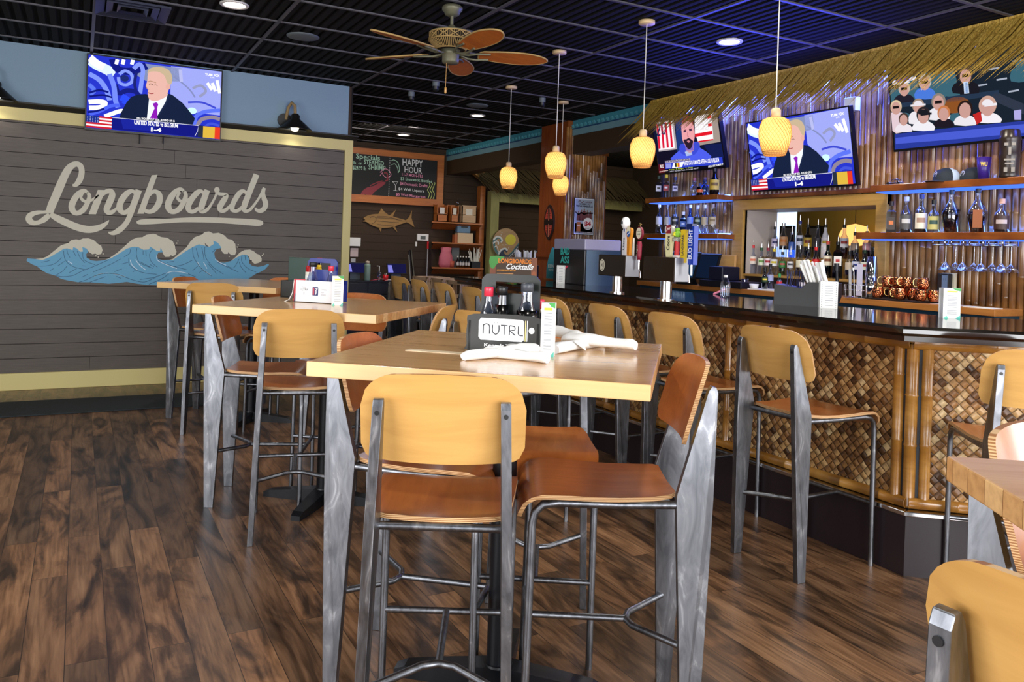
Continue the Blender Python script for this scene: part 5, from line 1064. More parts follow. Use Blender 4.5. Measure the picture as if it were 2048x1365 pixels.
def news(f, W, Ht, uv, s=1.0):
    hm = homog([(78, 50), (1980, 270), (1955, 1240), (90, 1080)], [(0, Ht), (W, Ht), (W, 0), (0, 0)]); T = lambda L: [hm(x, y) for x, y in L]; k = W/1900
    f.rect(0, 0, W, Ht, e('2734c4', s)); f.lay()
    f.poly(T([(1250, 200), (1980, 270), (1960, 900), (1500, 850), (1250, 600)]), e('9aa2ea', s)).poly(T([(800, 160), (1400, 230), (1400, 420), (900, 420), (700, 300)]), e('7f8ab0', s)); f.lay()
    def st(L, c, w_): f.stroke([(*hm(x, y), w_*k) for x, y in L], e(c, s), None, 5); f.lay()
    st([(95, 120), (200, 200), (330, 260), (450, 330)], 'd8e8ff', 150); st([(90, 90), (180, 170), (300, 230)], 'ffffff', 110)
    st([(420, 110), (500, 260), (700, 280), (900, 200)], '121a7a', 110); st([(100, 330), (250, 420), (350, 560), (400, 700)], '7a90f0', 70)
    st([(520, 330), (600, 280), (690, 330), (700, 430), (620, 480), (530, 450), (510, 370)], '8296f2', 46); f.ell(*hm(595, 385), 60*k, 50*k, e('1c2a6e', s)); f.lay()
    st([(720, 250), (800, 180), (850, 260), (840, 400), (820, 600)], '7f92f0', 60); st([(760, 300), (740, 450), (770, 600)], '1a2270', 44)
    st([(470, 480), (520, 600), (640, 560), (760, 580), (800, 640)], '161e78', 70); st([(560, 650), (640, 700), (620, 760)], '2c4af0', 110)
    st([(100, 480), (180, 560), (120, 620)], '5a74e6', 60); st([(110, 600), (250, 560), (380, 590)], '10187a', 30); st([(120, 650), (300, 630), (430, 660)], '0f1670', 26); st([(380, 330), (450, 500), (480, 700), (520, 800)], '6f86ee', 70)
    st([(110, 730), (250, 720), (340, 740), (280, 800), (120, 810)], 'ffffff', 70); st([(130, 900), (260, 860), (420, 780), (540, 770)], '4a60e8', 50); st([(340, 930), (440, 890), (560, 850), (640, 860)], 'ffffff', 60); st([(100, 870), (200, 860), (330, 820)], '0f1874', 28)
    for x in (470, 560, 690): st([(x+15, 120), (x, 190)], 'f4f6ff', 50)
    st([(1500, 720), (1700, 720), (1900, 800)], '3c46c8', 30); st([(1600, 1050), (1620, 920), (1750, 850), (1960, 830)], '5a70ea', 60); st([(1640, 1050), (1700, 960), (1850, 930), (1960, 960)], '8a7f90', 60); st([(1750, 1060), (1830, 1020), (1950, 1050)], '4050d0', 40)
    st([(1290, 350), (1500, 520), (1600, 650)], '8088b8', 24); st([(1380, 250), (1400, 430)], 'b0b4e4', 50); st([(1560, 520), (1680, 480), (1750, 560), (1660, 640)], '9094b8', 40); f.ell(*hm(1560, 840), 70*k, 50*k, e('c8f0ee', s)); f.lay()
    for a, b in (((1770, 440), (1840, 540)), ((1840, 440), (1890, 560)), ((1910, 400), (1950, 590))): st([a, b], 'fbfbff', 48)
    # man in a suit
    f.poly(T([(545, 940), (590, 820), (700, 650), (900, 610), (1000, 640), (1210, 600), (1330, 660), (1500, 820), (1560, 1060), (545, 1060)]), e('16213c', s), 2); f.lay()
    f.poly(T([(950, 650), (1040, 700), (1200, 590), (1225, 640), (1060, 960), (925, 960)]), e('e8ecf6', s)); f.lay().poly(T([(1000, 745), (1050, 725), (1080, 750), (1065, 810), (1075, 960), (965, 960), (1030, 810)]), e('8a1cb0', s)); f.lay()
    f.poly(T([(915, 420), (920, 330), (960, 270), (1060, 240), (1180, 260), (1240, 340), (1245, 480), (1215, 560), (1190, 640), (1100, 690), (1020, 710), (950, 680), (925, 600), (930, 540), (898, 500)]), e('e0b0a4', s), 3); f.lay()
    f.poly(T([(915, 320), (930, 260), (1000, 225), (1110, 222), (1210, 260), (1265, 350), (1262, 450), (1240, 470), (1200, 450), (1150, 340), (1060, 290), (960, 290)]), e('c2ad8e', s), 3).ell(*hm(1210, 505), 32*k, 46*k, e('dca89a', s)); f.lay()
    f.stroke(T([(925, 440), (960, 425), (1040, 450)]), e('b58a70', s), 12*k).stroke(T([(940, 475), (965, 465), (1000, 480)]), e('6a4a44', s), 9*k).stroke(T([(1010, 485), (1040, 480), (1060, 495)]), e('7a564c', s), 8*k).stroke(T([(930, 590), (970, 605), (1010, 600)]), e('a04a4a', s), 13*k).stroke(T([(900, 500), (925, 545), (950, 540)]), e('c88e80', s), 9*k); f.lay()
    f.poly(T([(1210, 600), (1240, 640), (1190, 760), (1078, 950), (1066, 925), (1180, 720)]), e('1c2846', s)); f.lay()
    # captions
    f.poly(T([(90, 915), (1960, 1070), (1955, 1240), (90, 1080)]), e('14187c', s)); f.lay().poly(T([(560, 960), (1100, 1000), (1000, 1130), (600, 1100)]), e('1a2496', s)); f.lay()
    hu = homog([(90, 915), (435, 945), (470, 1110), (90, 1078)], [(0, 1), (1, 1), (1, 0), (0, 0)])
    q0 = hm(90, 1078); q1 = hm(440, 945); flag_us(f, q0[0], q0[1], q1[0], q1[1], s)
    f.stroke(T([(440, 945), (1650, 1050), (1640, 1130), (1600, 1200)]), e('e8e8f4', s), 7*k, 0)
    f.poly(T([(1655, 1050), (1720, 1057), (1715, 1215), (1640, 1205)]), e('283040', s)).poly(T([(1718, 1057), (1885, 1070), (1880, 1232), (1715, 1216)]), e('d8b040', s)).poly(T([(1885, 1070), (1962, 1077), (1955, 1240), (1880, 1232)]), e('e03a24', s)); f.lay()
    def tx(b, x0, y0, x1, y1, bold): p = hm(x0, y1); q = hm(x1, y0); f.text(b, p[0], min(p[1], q[1]), q[0], max(p[1], q[1]), e('ffffff', s), bold)
    def tx2(b, a, c, h, bold): p = hm(*a); q = hm(*c); f.text(b, p[0], p[1], q[0], p[1]+h*k, e('ffffff', s), bold, 0, q[1]-p[1])
    tx2('FIFA WORLD CUP 2026 - ROUND OF 16', (785, 968), (1315, 1005), 34, .02); tx2('UNITED STATES vs BELGIUM', (750, 1040), (1362, 1085), 66, .03); tx2('1-4', (985, 1135), (1130, 1145), 62, .05); tx2('FOX', (1860, 350), (1945, 358), 42, .03); tx2('TUBI', (1735, 335), (1840, 345), 36, .05); tx2('LIVE', (1815, 372), (1868, 377), 22, .01)
p = PYp(173, 256, 8.07)
tv('wall television on the blue wall showing a man in a suit', (PYp(172, 256, 8.07).x, 8.07, PYp(173, 255, 8.07).z), (1, 0, 0), (0, 0, 1), 1.135, .655, news, .05)
mb = MB(); tp = PYp(280, 270, 8.12)
for px in (280, 327): a = PYp(px, 262, 8.13); mb.tube([(a.x, 8.13, a.z+.1), (a.x, 8.125, a.z-.12)], .006, 6)
tag(mb.build('tv_cable', M_BLACK), 'two short black cables hanging below the television on the blue wall', 'cable')
def tilt_tv(label, BL, BR, topx, draw, Xb=5.40, W=None, arm=True, Ht=None):
    a = PXp(*BL, Xb); b = PXp(*BR, Xb); a, b = Vector(a), Vector(b); z = (a.z+b.z)/2; a.z = b.z = z
    W = W or (a-b).length; Ht = Ht or W*.5625; dx = Xb-topx; vx = Vector((-dx, 0, math.sqrt(Ht*Ht-dx*dx)))
    return tv(label, a, (0, -1, 0), vx, W, Ht, draw, .045, (XW+.0, a.y-W/2, z+Ht*.5) if arm else None)
tilt_tv('tilted television over the bottle opening, man in a suit partly behind a pendant', (1508, 380), (1711, 368), 5.28, news)
def host(f, W, Ht, uv):
    T = lambda L: [uv(1290+x/5.971, 200+y/5.971) for x, y in L]; s = 1.0; k = W/780
    f.rect(0, 0, W, Ht, e('10142e', s)); f.lay().poly(T([(360, 180), (480, 160), (470, 520), (400, 620), (380, 600)]), e('1c3470', s)).poly(T([(700, 540), (930, 520), (940, 690), (800, 690)]), e('141c4c', s)).poly(T([(160, 620), (360, 600), (330, 720), (200, 760), (165, 760)]), e('141022', s)); f.lay()
    f.poly(T([(130, 270), (345, 235), (385, 590), (165, 620)]), e('a49ca0', s)); f.lay(); f.poly(T([(138, 285), (325, 250), (360, 575), (170, 602)]), e('f0e6ea', s)); f.lay()
    for i in range(4): x = 138+i*50; f.poly(T([(x, 290-i*8), (x+24, 286-i*8), (x+50, 580-i*6), (x+26, 584-i*6)]), e('d01838', s))
    f.lay().stroke(T([(150, 300), (170, 290), (180, 330), (150, 420), (185, 418)]), e('1c2050', s), 14*k).stroke(T([(215, 280), (240, 290), (245, 360), (230, 410), (208, 380), (205, 310), (215, 280)]), e('1c2050', s), 12*k)
    f.poly(T([(590, 190), (870, 140), (905, 500), (640, 545)]), e('9a8c84', s)); f.lay().poly(T([(595, 200), (800, 160), (820, 470), (640, 505), (600, 400)]), e('f2ecf0', s)); f.lay()
    for a in ([(748, 190), (795, 180), (798, 215), (750, 225)], [(755, 285), (800, 275), (804, 310), (760, 318)], [(600, 405), (808, 368), (812, 410), (604, 445)], [(640, 490), (818, 465), (820, 480), (640, 508)]): f.poly(T(a), e('d81828', s))
    for x in (610, 670, 720): f.stroke(T([(x, 290), (x+35, 285), (x+38, 350), (x+4, 355), (x, 290)]), e('d8ccd0', s), 5*k, 0)
    f.lay(); f.poly(T([(330, 730), (350, 660), (420, 600), (480, 520), (640, 500), (660, 570), (740, 620), (785, 720)]), e('4a5ae0', s), 2); f.lay()
    f.poly(T([(415, 590), (430, 530), (500, 520), (640, 500), (655, 570), (600, 650), (520, 670), (440, 640)]), e('3a48c8', s), 2).poly(T([(480, 620), (560, 600), (570, 660), (500, 670)]), e('b0c0e0', s)).poly(T([(480, 500), (580, 480), (590, 600), (540, 640), (490, 600)]), e('c08a98', s)); f.lay()
    f.poly(T([(445, 400), (440, 310), (460, 240), (510, 210), (560, 240), (585, 310), (600, 420), (580, 520), (540, 580), (500, 560), (455, 480)]), e('e09aa0', s), 3); f.lay()
    f.poly(T([(455, 255), (465, 200), (540, 190), (575, 230), (580, 300), (555, 260), (500, 250), (455, 290)]), e('8a3a3a', s), 2).poly(T([(465, 480), (500, 470), (530, 455), (570, 480), (582, 500), (560, 570), (530, 588), (500, 560)]), e('2a1c2c', s), 2); f.lay()
    f.poly(T([(505, 490), (530, 480), (548, 495), (530, 512)]), e('c07a86', s)).stroke(T([(468, 380), (498, 372)]), e('4a2c50', s), 14*k, 0).stroke(T([(535, 365), (565, 358)]), e('4a2c50', s), 14*k, 0).stroke(T([(470, 362), (500, 356)]), e('5a3030', s), 6*k, 0).stroke(T([(532, 350), (570, 343)]), e('5a3030', s), 6*k, 0).stroke(T([(515, 380), (512, 430), (530, 440)]), e('c07a86', s), 7*k); f.lay()
    f.poly(T([(245, 725), (545, 695), (548, 725), (248, 755)]), e('a8a0b8', s)).poly(T([(248, 755), (930, 680), (940, 765), (252, 825)]), e('2c3ec0', s)); f.lay().poly(T([(255, 760), (320, 755), (322, 812), (258, 818)]), e('8a90d8', s)).poly(T([(345, 752), (475, 735), (450, 800), (330, 815)]), e('eef0ff', s)); f.lay()
    for i, c in enumerate(('1a1a1e', 'e0c020', 'c82030')): f.poly(T([(365+i*18, 752), (383+i*18, 749), (386+i*18, 800), (368+i*18, 803)]), e(c, s))
    f.poly(T([(170, 770), (240, 760), (245, 880), (175, 880)]), e('5a1420', s)).poly(T([(248, 830), (960, 765), (965, 830), (250, 880)]), e('08091c', s)); f.lay()
    def tx2(b, a, c, h, col='ffffff', bold=.02): p = T([a])[0]; q = T([c])[0]; f.text(b, p[0], p[1], q[0], p[1]+h*k, e(col, s), bold, 0, q[1]-p[1])
    tx2('UNITED STATES ELIMINATED AFTER 4-1 LOSS TO BELGIUM', (475, 782), (895, 738), 34); tx2('FIFA WORLD CUP 2026', (252, 750), (540, 722), 20, '3a3450'); tx2('EC', (195, 810), (232, 806), 24); tx2('Boston   R. Rodgers   R. Giants', (300, 845), (580, 815), 14, 'c8e040', 0); tx2('LAD / Starting Rate at Large 45-37', (300, 868), (650, 826), 14, 'd8d8e8', 0); tx2('OPEN & HIDE THE MARK OF', (765, 810), (945, 775), 16, 'ffffff', .01); tx2('sportsline', (182, 868), (285, 850), 14, 'e8c8c0', .02)
tilt_tv('left bar television with a bearded man in a blue hoodie between framed jerseys', (1319, 348), (1450, 331), 5.27, host)
def crowd(f, W, Ht, uv):
    T = lambda L: [uv(1740+x/3.792, 60+y/3.792) for x, y in L]; s = .9; k = W/1000
    f.rect(0, 0, W, Ht, e('1a2430', s)); f.lay()
    seat = lambda x, y, w_, h_, c='3a6474': f.poly(T([(x-w_, y+h_), (x-w_*1.02, y-h_*.4), (x-w_*.6, y-h_), (x+w_*.6, y-h_*1.05), (x+w_*1.02, y-h_*.5), (x+w_, y+h_)]), e(c, s), 2)
    for a in ((300, 400, 55, 50), (440, 385, 62, 55), (575, 370, 72, 60), (330, 490, 60, 50), (510, 470, 60, 50), (620, 450, 60, 50), (190, 500, 40, 50), (670, 670, 60, 40), (1130, 340, 60, 50), (1170, 260, 60, 40), (240, 660, 60, 30)): seat(*a)
    for a in ((810, 425), (900, 300), (960, 380), (1050, 470), (1170, 390), (1080, 240)): f.stroke(T([(a[0], a[1]), (a[0]+80, a[1]-14)]), e('a8b0c0', s), 9*k, 0)
    f.lay(); f.poly(T([(200, 560), (640, 500), (975, 455), (978, 490), (640, 545), (205, 590)]), e('26364c', s)).poly(T([(900, 520), (1168, 640), (1168, 560), (960, 470)]), e('303848', s)).ell(*T([(650, 570)])[0], 80*k, 45*k, e('8a5024', s)); f.lay().poly(T([(190, 790), (640, 740), (1168, 690), (1400, 660), (1400, 860), (1168, 830), (640, 880), (190, 915)]), e('2a3a9a', s)); f.lay().poly(T([(195, 820), (640, 770), (1400, 690), (1400, 760), (640, 830), (197, 865)]), e('4a5cd0', s)); f.lay()
    def man(x, y, r, hair, shirt, skin='c89a90', w_=1.0, glasses=0, hat=None, low=110):
        f.poly(T([(x-r*2.3*w_, y+low), (x-r*2.1*w_, y+r*1.9), (x-r*.7, y+r*1.15), (x+r*.7, y+r*1.15), (x+r*2.1*w_, y+r*1.8), (x+r*2.4*w_, y+low)]), e(shirt, s), 2); f.lay()
        c = T([(x, y-r*.25)])[0]; f.ell(c[0], c[1], r*1.05*k*1.2, r*1.15*k*1.2, e(hair, s)); f.lay(); c = T([(x, y+r*.12)])[0]; f.ell(c[0], c[1], r*.85*k*1.15, r*1.1*k*1.15, e(skin, s)); f.lay()
        if glasses: f.stroke(T([(x-r*.75, y-r*.05), (x+r*.75, y-r*.2)]), e('1a1416', s), r*.5*k, 0)
        if hat: f.poly(T([(x-r*1.0, y-r*.3), (x-r*.8, y-r*1.2), (x, y-r*1.5), (x+r*.9, y-r*1.2), (x+r*1.0, y-r*.4)]), e(hat, s), 2); f.stroke(T([(x-r*(1.9 if hat == 'e6e0e6' and r > 27 else .6), y-r*.2), (x+r*1.9, y-r*.55)]), e(hat, s), r*.35*k, 0)
        f.lay()
    man(262, 450, 30, 'c8b8a8', '23202e', glasses=1, low=95); man(420, 400, 32, 'b8b4b0', '4a78d8', glasses=1, low=120); man(730, 350, 32, '4a3c34', '1c1a22', glasses=1, low=130, w_=1.3)
    f.poly(T([(715, 395), (752, 390), (760, 480), (722, 484)]), e('c8d8f0', s)).poly(T([(730, 400), (745, 398), (750, 478), (732, 480)]), e('5a80b8', s)); f.lay()
    man(205, 590, 30, 'd8c0a0', 'e0c8d0', glasses=1, low=180); man(375, 580, 30, 'a08a7a', 'e8e4ea', hat='e6e0e6', low=130); man(530, 550, 34, '8a8078', 'e6e4ea', glasses=1, low=130); man(268, 680, 26, '4a3a34', 'e8e0e6', low=90); man(418, 650, 34, '2a2428', 'eceaf0', hat='1c1c24', low=110); man(575, 635, 30, 'c87a4a', '201a24', low=100); man(738, 605, 34, '2a1c1a', 'e6e2e8', low=115); man(910, 580, 38, 'c8a090', 'eeeaf0', hat='e8e4ea', low=120, w_=1.1)
    f.poly(T([(800, 640), (860, 615), (870, 690), (830, 715)]), e('c02a2a', s)).poly(T([(1110, 610), (1168, 600), (1168, 680), (1115, 680)]), e('b0a8e0', s)); f.poly(T([(190, 385), (368, 350), (366, 378), (320, 385), (322, 398), (190, 418)]), e('eae6f4', s)); f.lay().poly(T([(215, 378), (318, 352), (318, 378), (215, 395)]), e('5a2ab8', s))
tilt_tv('large tilted television at the right showing a seated crowd in white', (1790, 301), (2000, 276), 5.29, crowd, W=1.24, Ht=.62)
# white bracket box between screens
p = PXp(1707, 208, 5.44); plain(MB().bb((5.40, p.y-.05, p.z-.06), (5.46, p.y+.06, p.z+.05)), 'junction_box', 'small white junction box on the bamboo wall at the corner of the middle screen', 'box', M_WHITE, bevel=.004)
# ================================================================== gooseneck wall lamps
def sconce(x, tx):
    t = thing('wall_lamp', tx, 'wall lamp', (x, YB-.012, 2.62), 0, 'black cone wall lamps on the blue wall'); dk = mat('lamp_black', '14120f', .45)
    MB().cyl((-.08, 0, -.01), (-.08, -.03, -.01), .07, 24).build('wall_plate', dk, t)
    MB().tube([(-.07, -.02, .0), (-.055, -.05, .12), (-.03, -.09, .165), (-.005, -.12, .13), (.0, -.125, .03)], .016, 10).build('rope_arm', mat('rope_tan', '9a8158', .8, bump=.6, bscale=120), t)
    MB().lathe([(.03, .05), (.045, .03), (.045, 0), (.165, -.105), (.168, -.112), (.16, -.108), (.04, -.01), (.0, -.01)], (0, -.125, 0), 28).build('shade', dk, t)
    MB().lathe([(0, -.13), (.03, -.12), (.04, -.09), (.03, -.05), (0, -.03)], (0, -.125, 0), 16).build('bulb', emis('fff2d8', 6), t)
    lamp('wall_lamp_light', 'SPOT', (x, YB-.14, 2.50), 4, (1, .95, .85), spot=2.4, aim=(x, YB-.12, 0), soft=.03)
sconce(1.868, 'black cone wall lamp with rope arm at the right end of the blue wall'); sconce(-.665, 'black cone wall lamp cut off by the left edge of the view')
# ================================================================== ceiling fan
fan = thing('ceiling_fan', 'bronze ceiling fan with five rattan leaf blades and a woven cane motor band', 'ceiling fan', (2.2, 4.987, CE))
MB().lathe([(.06, 0), (.072, -.012), (.07, -.03), (.055, -.045), (.05, -.06), (.03, -.072), (0, -.072)]).build('canopy', M_BRONZE, fan)
MB().cyl((0, 0, -.06), (0, 0, -.165), .012, 12).lathe([(.012, -.13), (.03, -.145), (.035, -.165), (.12, -.175), (.155, -.19), (.15, -.195), (.0, -.195)]).build('downrod', M_BRONZE, fan)
dk = mat('fan_inner_dark', '1a120a', .8); cane = mat('cane_weave', 'a88a54', .6)
MB().lathe([(.135, -.19), (.14, -.245), (.09, -.30), (0, -.30)], n=32).build('motor_drum', dk, fan)
mb = MB()
for z, r in ((-.195, .150), (-.245, .152), (-.30, .10)): mb.tube([(r*math.cos(a), r*math.sin(a), z) for a in np.linspace(0, 2*PI, 33)], .0045, 6)
for i in range(64): a = 2*PI*i/64; mb.tube([(.148*math.cos(a), .148*math.sin(a), -.247), (.10*math.cos(a), .10*math.sin(a), -.30)], .0028, 5); mb.tube([(.144*math.cos(a), .144*math.sin(a), -.195), (.146*math.cos(a), .146*math.sin(a), -.245)], .0018, 4)
for i in range(12):
    a = 2*PI*i/12; d = PI/12
    for s1 in (1, -1): mb.tube([(.150*math.cos(a+s1*d*t_), .150*math.sin(a+s1*d*t_), -.196-.024*t_) for t_ in (0, .5, 1)]+[(.150*math.cos(a+s1*d*(2-t_)), .150*math.sin(a+s1*d*(2-t_)), -.22-.024*(t_-1)) for t_ in (1.3, 1.7, 2)], .004, 5)
mb.build('cane_band', cane, fan)
MB().lathe([(0, -.30), (.065, -.302), (.065, -.335), (.058, -.34), (.058, -.385), (.05, -.395), (0, -.397)]).build('switch_housing', M_BRONZE, fan)
for k in range(5):
    a = math.radians(56+72*k); R = Matrix.Rotation(a, 4, 'Z')
    w_ = [(.20, .045), (.26, .062), (.36, .078), (.46, .084), (.54, .08), (.61, .062), (.66, .036), (.685, .0)]
    top = [(x, y) for x, y in w_]+[(x, -y) for x, y in w_[-2::-1]]; top = smooth2(top, True, 2)
    P = lambda x, y, z: R @ Vector((x, y, z-.325-y*.22))
    ar = MB().tube([R @ Vector(q) for q in ((.05, .0, -.325), (.12, .03, -.345), (.18, .045, -.345), (.27, .04, -.338))], .008, 8).tube([R @ Vector(q) for q in ((.05, .0, -.325), (.12, -.03, -.335), (.18, -.045, -.325), (.27, -.04, -.320))], .008, 8)
    ar.build('blade_arm', M_BRONZE, fan)
    b = MB().prism([P(x, y, 0) for x, y in top], (0, 0, .008)).build('blade', M_FANBL, fan)
    MB().tube([P(x, y, .004) for x, y in top]+[P(*top[0], .004)], .006, 6).build('blade_rim', cane, b)
MB().cyl((-.03, 0, -.39), (-.03, 0, -.56), .0015, 6).lathe([(0, -.56), (.008, -.565), (.008, -.60), (0, -.605)], (-.03, 0, 0), 10).build('pull_chain', M_BACK, fan)
# ================================================================== woven pendants
def weave_mat():
    n = NT('lantern_weave'); uvn = n.n('ShaderNodeUVMap'); 
    w1 = n.n('ShaderNodeTexWave'); w1.inputs['Scale'].default_value = 9; n.l(n.mapping(uvn.outputs[0], rot=(0, 0, .55), scale=(3, 1, 1)), w1.inputs[0])
    w2 = n.n('ShaderNodeTexWave'); w2.inputs['Scale'].default_value = 9; n.l(n.mapping(uvn.outputs[0], rot=(0, 0, -.55), scale=(3, 1, 1)), w2.inputs[0])
    return n
def lantern_strands(mb, prof, n, turns, r, s):
    zs = np.linspace(0, 1, 15); pz = [p_[1] for p_ in prof]; pr = [p_[0] for p_ in prof]
    order = np.argsort(pz); 
    for i in range(n):
        pts = []
        for t_ in zs:
            z = prof[0][1]+(prof[-1][1]-prof[0][1])*t_; rr = np.interp(z, np.array(pz)[order], np.array(pr)[order])+r*.6*s; a = 2*PI*i/n+s*turns*t_*2*PI; pts.append((rr*math.cos(a), rr*math.sin(a), z))
        mb.tube(pts, r, 4, False)
SHADE = mat('lantern_paper', 'f0c878', .8); nt = SHADE.node_tree; pb = nt.nodes['Principled BSDF']; tl = nt.nodes.new('ShaderNodeBsdfTranslucent'); tl.inputs[0].default_value = lin('ffd890'); mx = nt.nodes.new('ShaderNodeMixShader'); mx.inputs[0].default_value = .75
nt.links.new(pb.outputs[0], mx.inputs[1]); nt.links.new(tl.outputs[0], mx.inputs[2]); nt.links.new(mx.outputs[0], nt.nodes['Material Output'].inputs[0])
STR = mat('lantern_strand', 'c08848', .6)
def pendant(x, y, zt, tx):
    t = thing('pendant_lamp', tx, 'pendant lamp', (x, y, CE), 0, 'woven bamboo pendant lamps over the bar'); wd_ = mat('pendant_wood', 'd6b98c', .5); z = zt-CE
    MB().lathe([(0, 0), (.058, 0), (.058, -.022), (.054, -.026), (0, -.026)]).build('canopy', wd_, t)
    MB().cyl((0, 0, -.02), (0, 0, z+.02), .0035, 6).build('cord', mat('cord_white', 'd8d4c4', .6), t)
    MB().lathe([(0, z+.055), (.02, z+.055), (.028, z+.045), (.028, z), (0, z)], n=16).build('socket_cap', wd_, t)
    prof = [(.045, z), (.07, z-.012), (.086, z-.05), (.09, z-.09), (.085, z-.13), (.074, z-.17), (.062, z-.205), (.056, z-.215)]
    sh = MB().lathe(prof, n=28).build('shade', SHADE, t)
    mb = MB(); lantern_strands(mb, prof, 26, .28, .0016, 1); lantern_strands(mb, prof, 26, .28, .0016, -1)
    for zz, rr in ((z-.213, .058), (z-.205, .061), (z-.004, .05), (z-.195, .065)): mb.tube([(rr*math.cos(a), rr*math.sin(a), zz) for a in np.linspace(0, 2*PI, 25)], .003, 6)
    mb.build('weave', STR, sh)
    MB().lathe([(0, -.03), (.022, -.02), (.03, .0), (.022, .03), (0, .05)], (0, 0, z-.10), 14).build('bulb', emis('fff0c8', 14), t)
    lamp('pendant_light', 'POINT', (x, y, zt-.10), 11, (1, .78, .45), soft=.03)
g0 = PXp(1551, 240, 3.50)
pendant(3.47, g0.y*3.47/3.50, PXp(1551, 236, 3.47).z, 'nearest woven bamboo pendant lamp, hanging in front of the middle screen')
for px, py, cx2, cy2, tx in ((1286, 275, 3.494, 4.504, 'woven bamboo pendant lamp hanging left of the thatch fringe'), (1112, 305, 3.442, 5.587, 'upper of the two overlapping woven pendant lamps before the bamboo column'), (1018, 335, 3.808, 7.084, 'leftmost woven bamboo pendant lamp, in front of the green timber frame'), (1120, 352, 4.653, 7.431, 'lower of the two overlapping woven pendant lamps, half hidden behind another')):
    r = ray(px, py); s = (SY*cx2+CYW*cy2)/(SY*r.x+CYW*r.y); q = O+r*s; pendant(cx2, cy2, q.z, tx)
# ================================================================== ceiling fittings
def downlight(px, py, tx, on=True):
    q = PZ(px, py, CE); t = thing('downlight', tx, 'downlight', (q.x, q.y, CE), 0, 'recessed ceiling lights'); MB().lathe([(.075, .004), (.098, .004), (.10, -.004), (.094, -.010), (.078, -.008), (.075, .004)], n=32).build('trim_ring', mat('light_trim', 'c8c4c0', .4), t)
    MB().lathe([(0, -.004), (.076, -.004)], n=32).build('lens', emis('fff4e4', 5), t); lamp('downlight_beam', 'SPOT', (q.x, q.y, CE-.02), 55, (1, .93, .84), spot=2.3, aim=(q.x, q.y, 0), soft=.07)
downlight(469, 9, 'lit ceiling downlight at the top edge left of the fan'); downlight(1459, 83, 'lit ceiling downlight near the thatch'); downlight(955, 231, 'lit ceiling downlight below the ceiling speaker'); downlight(807, 270, 'lit ceiling downlight farthest away above the chalkboard')
for x, y in ((-1.3, 5.8), (.9, 3.4), (-1.3, 3.4), (3.1, 3.4), (1.0, 1.0), (3.2, 1.0), (-1.3, 1.0)): lamp('room_fill', 'SPOT', (x, y, CE-.02), 48, (1, .95, .88), spot=2.5, aim=(x, y, 0), soft=.08)  # unseen overhead fill added for floor and tables
for px, py, tx in ((606, 73, 'round grey ceiling speaker left of the fan'), (955, 211, 'round grey ceiling speaker just above a downlight')):
    q = PZ(px, py, CE); plain(MB().lathe([(0, -.012), (.10, -.012), (.125, -.006), (.13, .002), (0, .002)], (q.x, q.y, CE), 32), 'ceiling_speaker', tx, 'speaker', mat('speaker_grey', '5c6468', .6), 'ceiling speakers')
for px, py, tx in ((872, 163, 'small dark dome camera on the ceiling under the fan'), (823, 184, 'small grey spotlight on the ceiling left of the dome camera'), (1085, 196, 'small dark spotlight on the ceiling right of the fan')):
    q = PZ(px, py, CE); t = thing('ceiling_camera', tx, 'camera', (q.x, q.y, CE)); MB().cyl((0, 0, 0), (0, 0, -.05), .035, 16).build('base', mat('camera_grey', '6a7274', .5), t); MB().lathe([(.034, -.05), (.032, -.08), (.02, -.10), (0, -.108)], n=16).build('dome', M_BLACK, t)
a = PZ(165, 0, CE); q = PZ(265, 18, CE); t = thing('ceiling_vent', 'square louvred ceiling vent coloured with a blue glow at the top left', 'vent', (q.x, q.y, CE)); mb = MB()
for r in (.10, .17, .24): mb.m(mat('vent_blue_glow', '1c2038', .4)); mb.add([(r*sx_-.0, r*sy_, z_) for z_, kk in ((-.004, 1), (-.02, 1)) for sx_, sy_ in ((-1, -1), (1, -1), (1, 1), (-1, 1))], [(0, 1, 5, 4), (1, 2, 6, 5), (2, 3, 7, 6), (3, 0, 4, 7)], False); mb.add([(r*sx_*kk, r*sy_*kk, z_) for z_, kk in ((-.02, 1), (-.004, .75)) for sx_, sy_ in ((-1, -1), (1, -1), (1, 1), (-1, 1))], [(0, 1, 5, 4), (1, 2, 6, 5), (2, 3, 7, 6), (3, 0, 4, 7)], False)  # blue ceiling glow put into the louvre colour
mb.build('louvres', None, t)
# ================================================================== far end of the room
def farp(px, py, Y): return PYp(px, py, Y)
def pface(mb, Y, off_=(0, 0, 0), step=.0015):
    o_ = Vector(off_); return Face(mb, lambda px, py: PYp(px, py, Y)-o_, (0, -1, 0), step)
def ftext(f, s, x0, y0, x1, y1, m, bold=.01, dy=None):
    """text in image pixels, y grows downward; follows the slope of the wall"""
    if dy is None: dy = (x1-x0)*.095
    vs, fs = text2d(s, bold); f.mb.m(m); f.mb.add([f.P((x0+(x1-x0)*v[0], y1-(y1-y0)*v[1]+dy*v[0])) for v in vs], fs, False)
YC = 12.34
t = thing('chalkboard', 'large wood framed black chalkboard with coloured happy hour lettering', 'chalkboard', (3.3, YF, 2.06)); o_ = Vector((3.3, YF, 2.06))
x0, x1, z0, z1 = 3.35, 5.385, 2.065, 2.935
MB().bb(Vector((x0+.08, YC, z0+.08))-o_, Vector((x1-.08, YF, z1-.08))-o_).build('slate', mat('chalk_black', '17191a', .7), t)
fr = MB()
for a, b in (((x0, YC-.02, z0), (x1, YF, z0+.12)), ((x0, YC-.02, z1-.10), (x1, YF, z1)), ((x0, YC-.02, z0+.12), (x0+.10, YF, z1-.10)), ((x1-.12, YC-.02, z0+.12), (x1, YF, z1-.10))): fr.bb(Vector(a)-o_, Vector(b)-o_)
fr.build('frame', M_CEDAR, t)
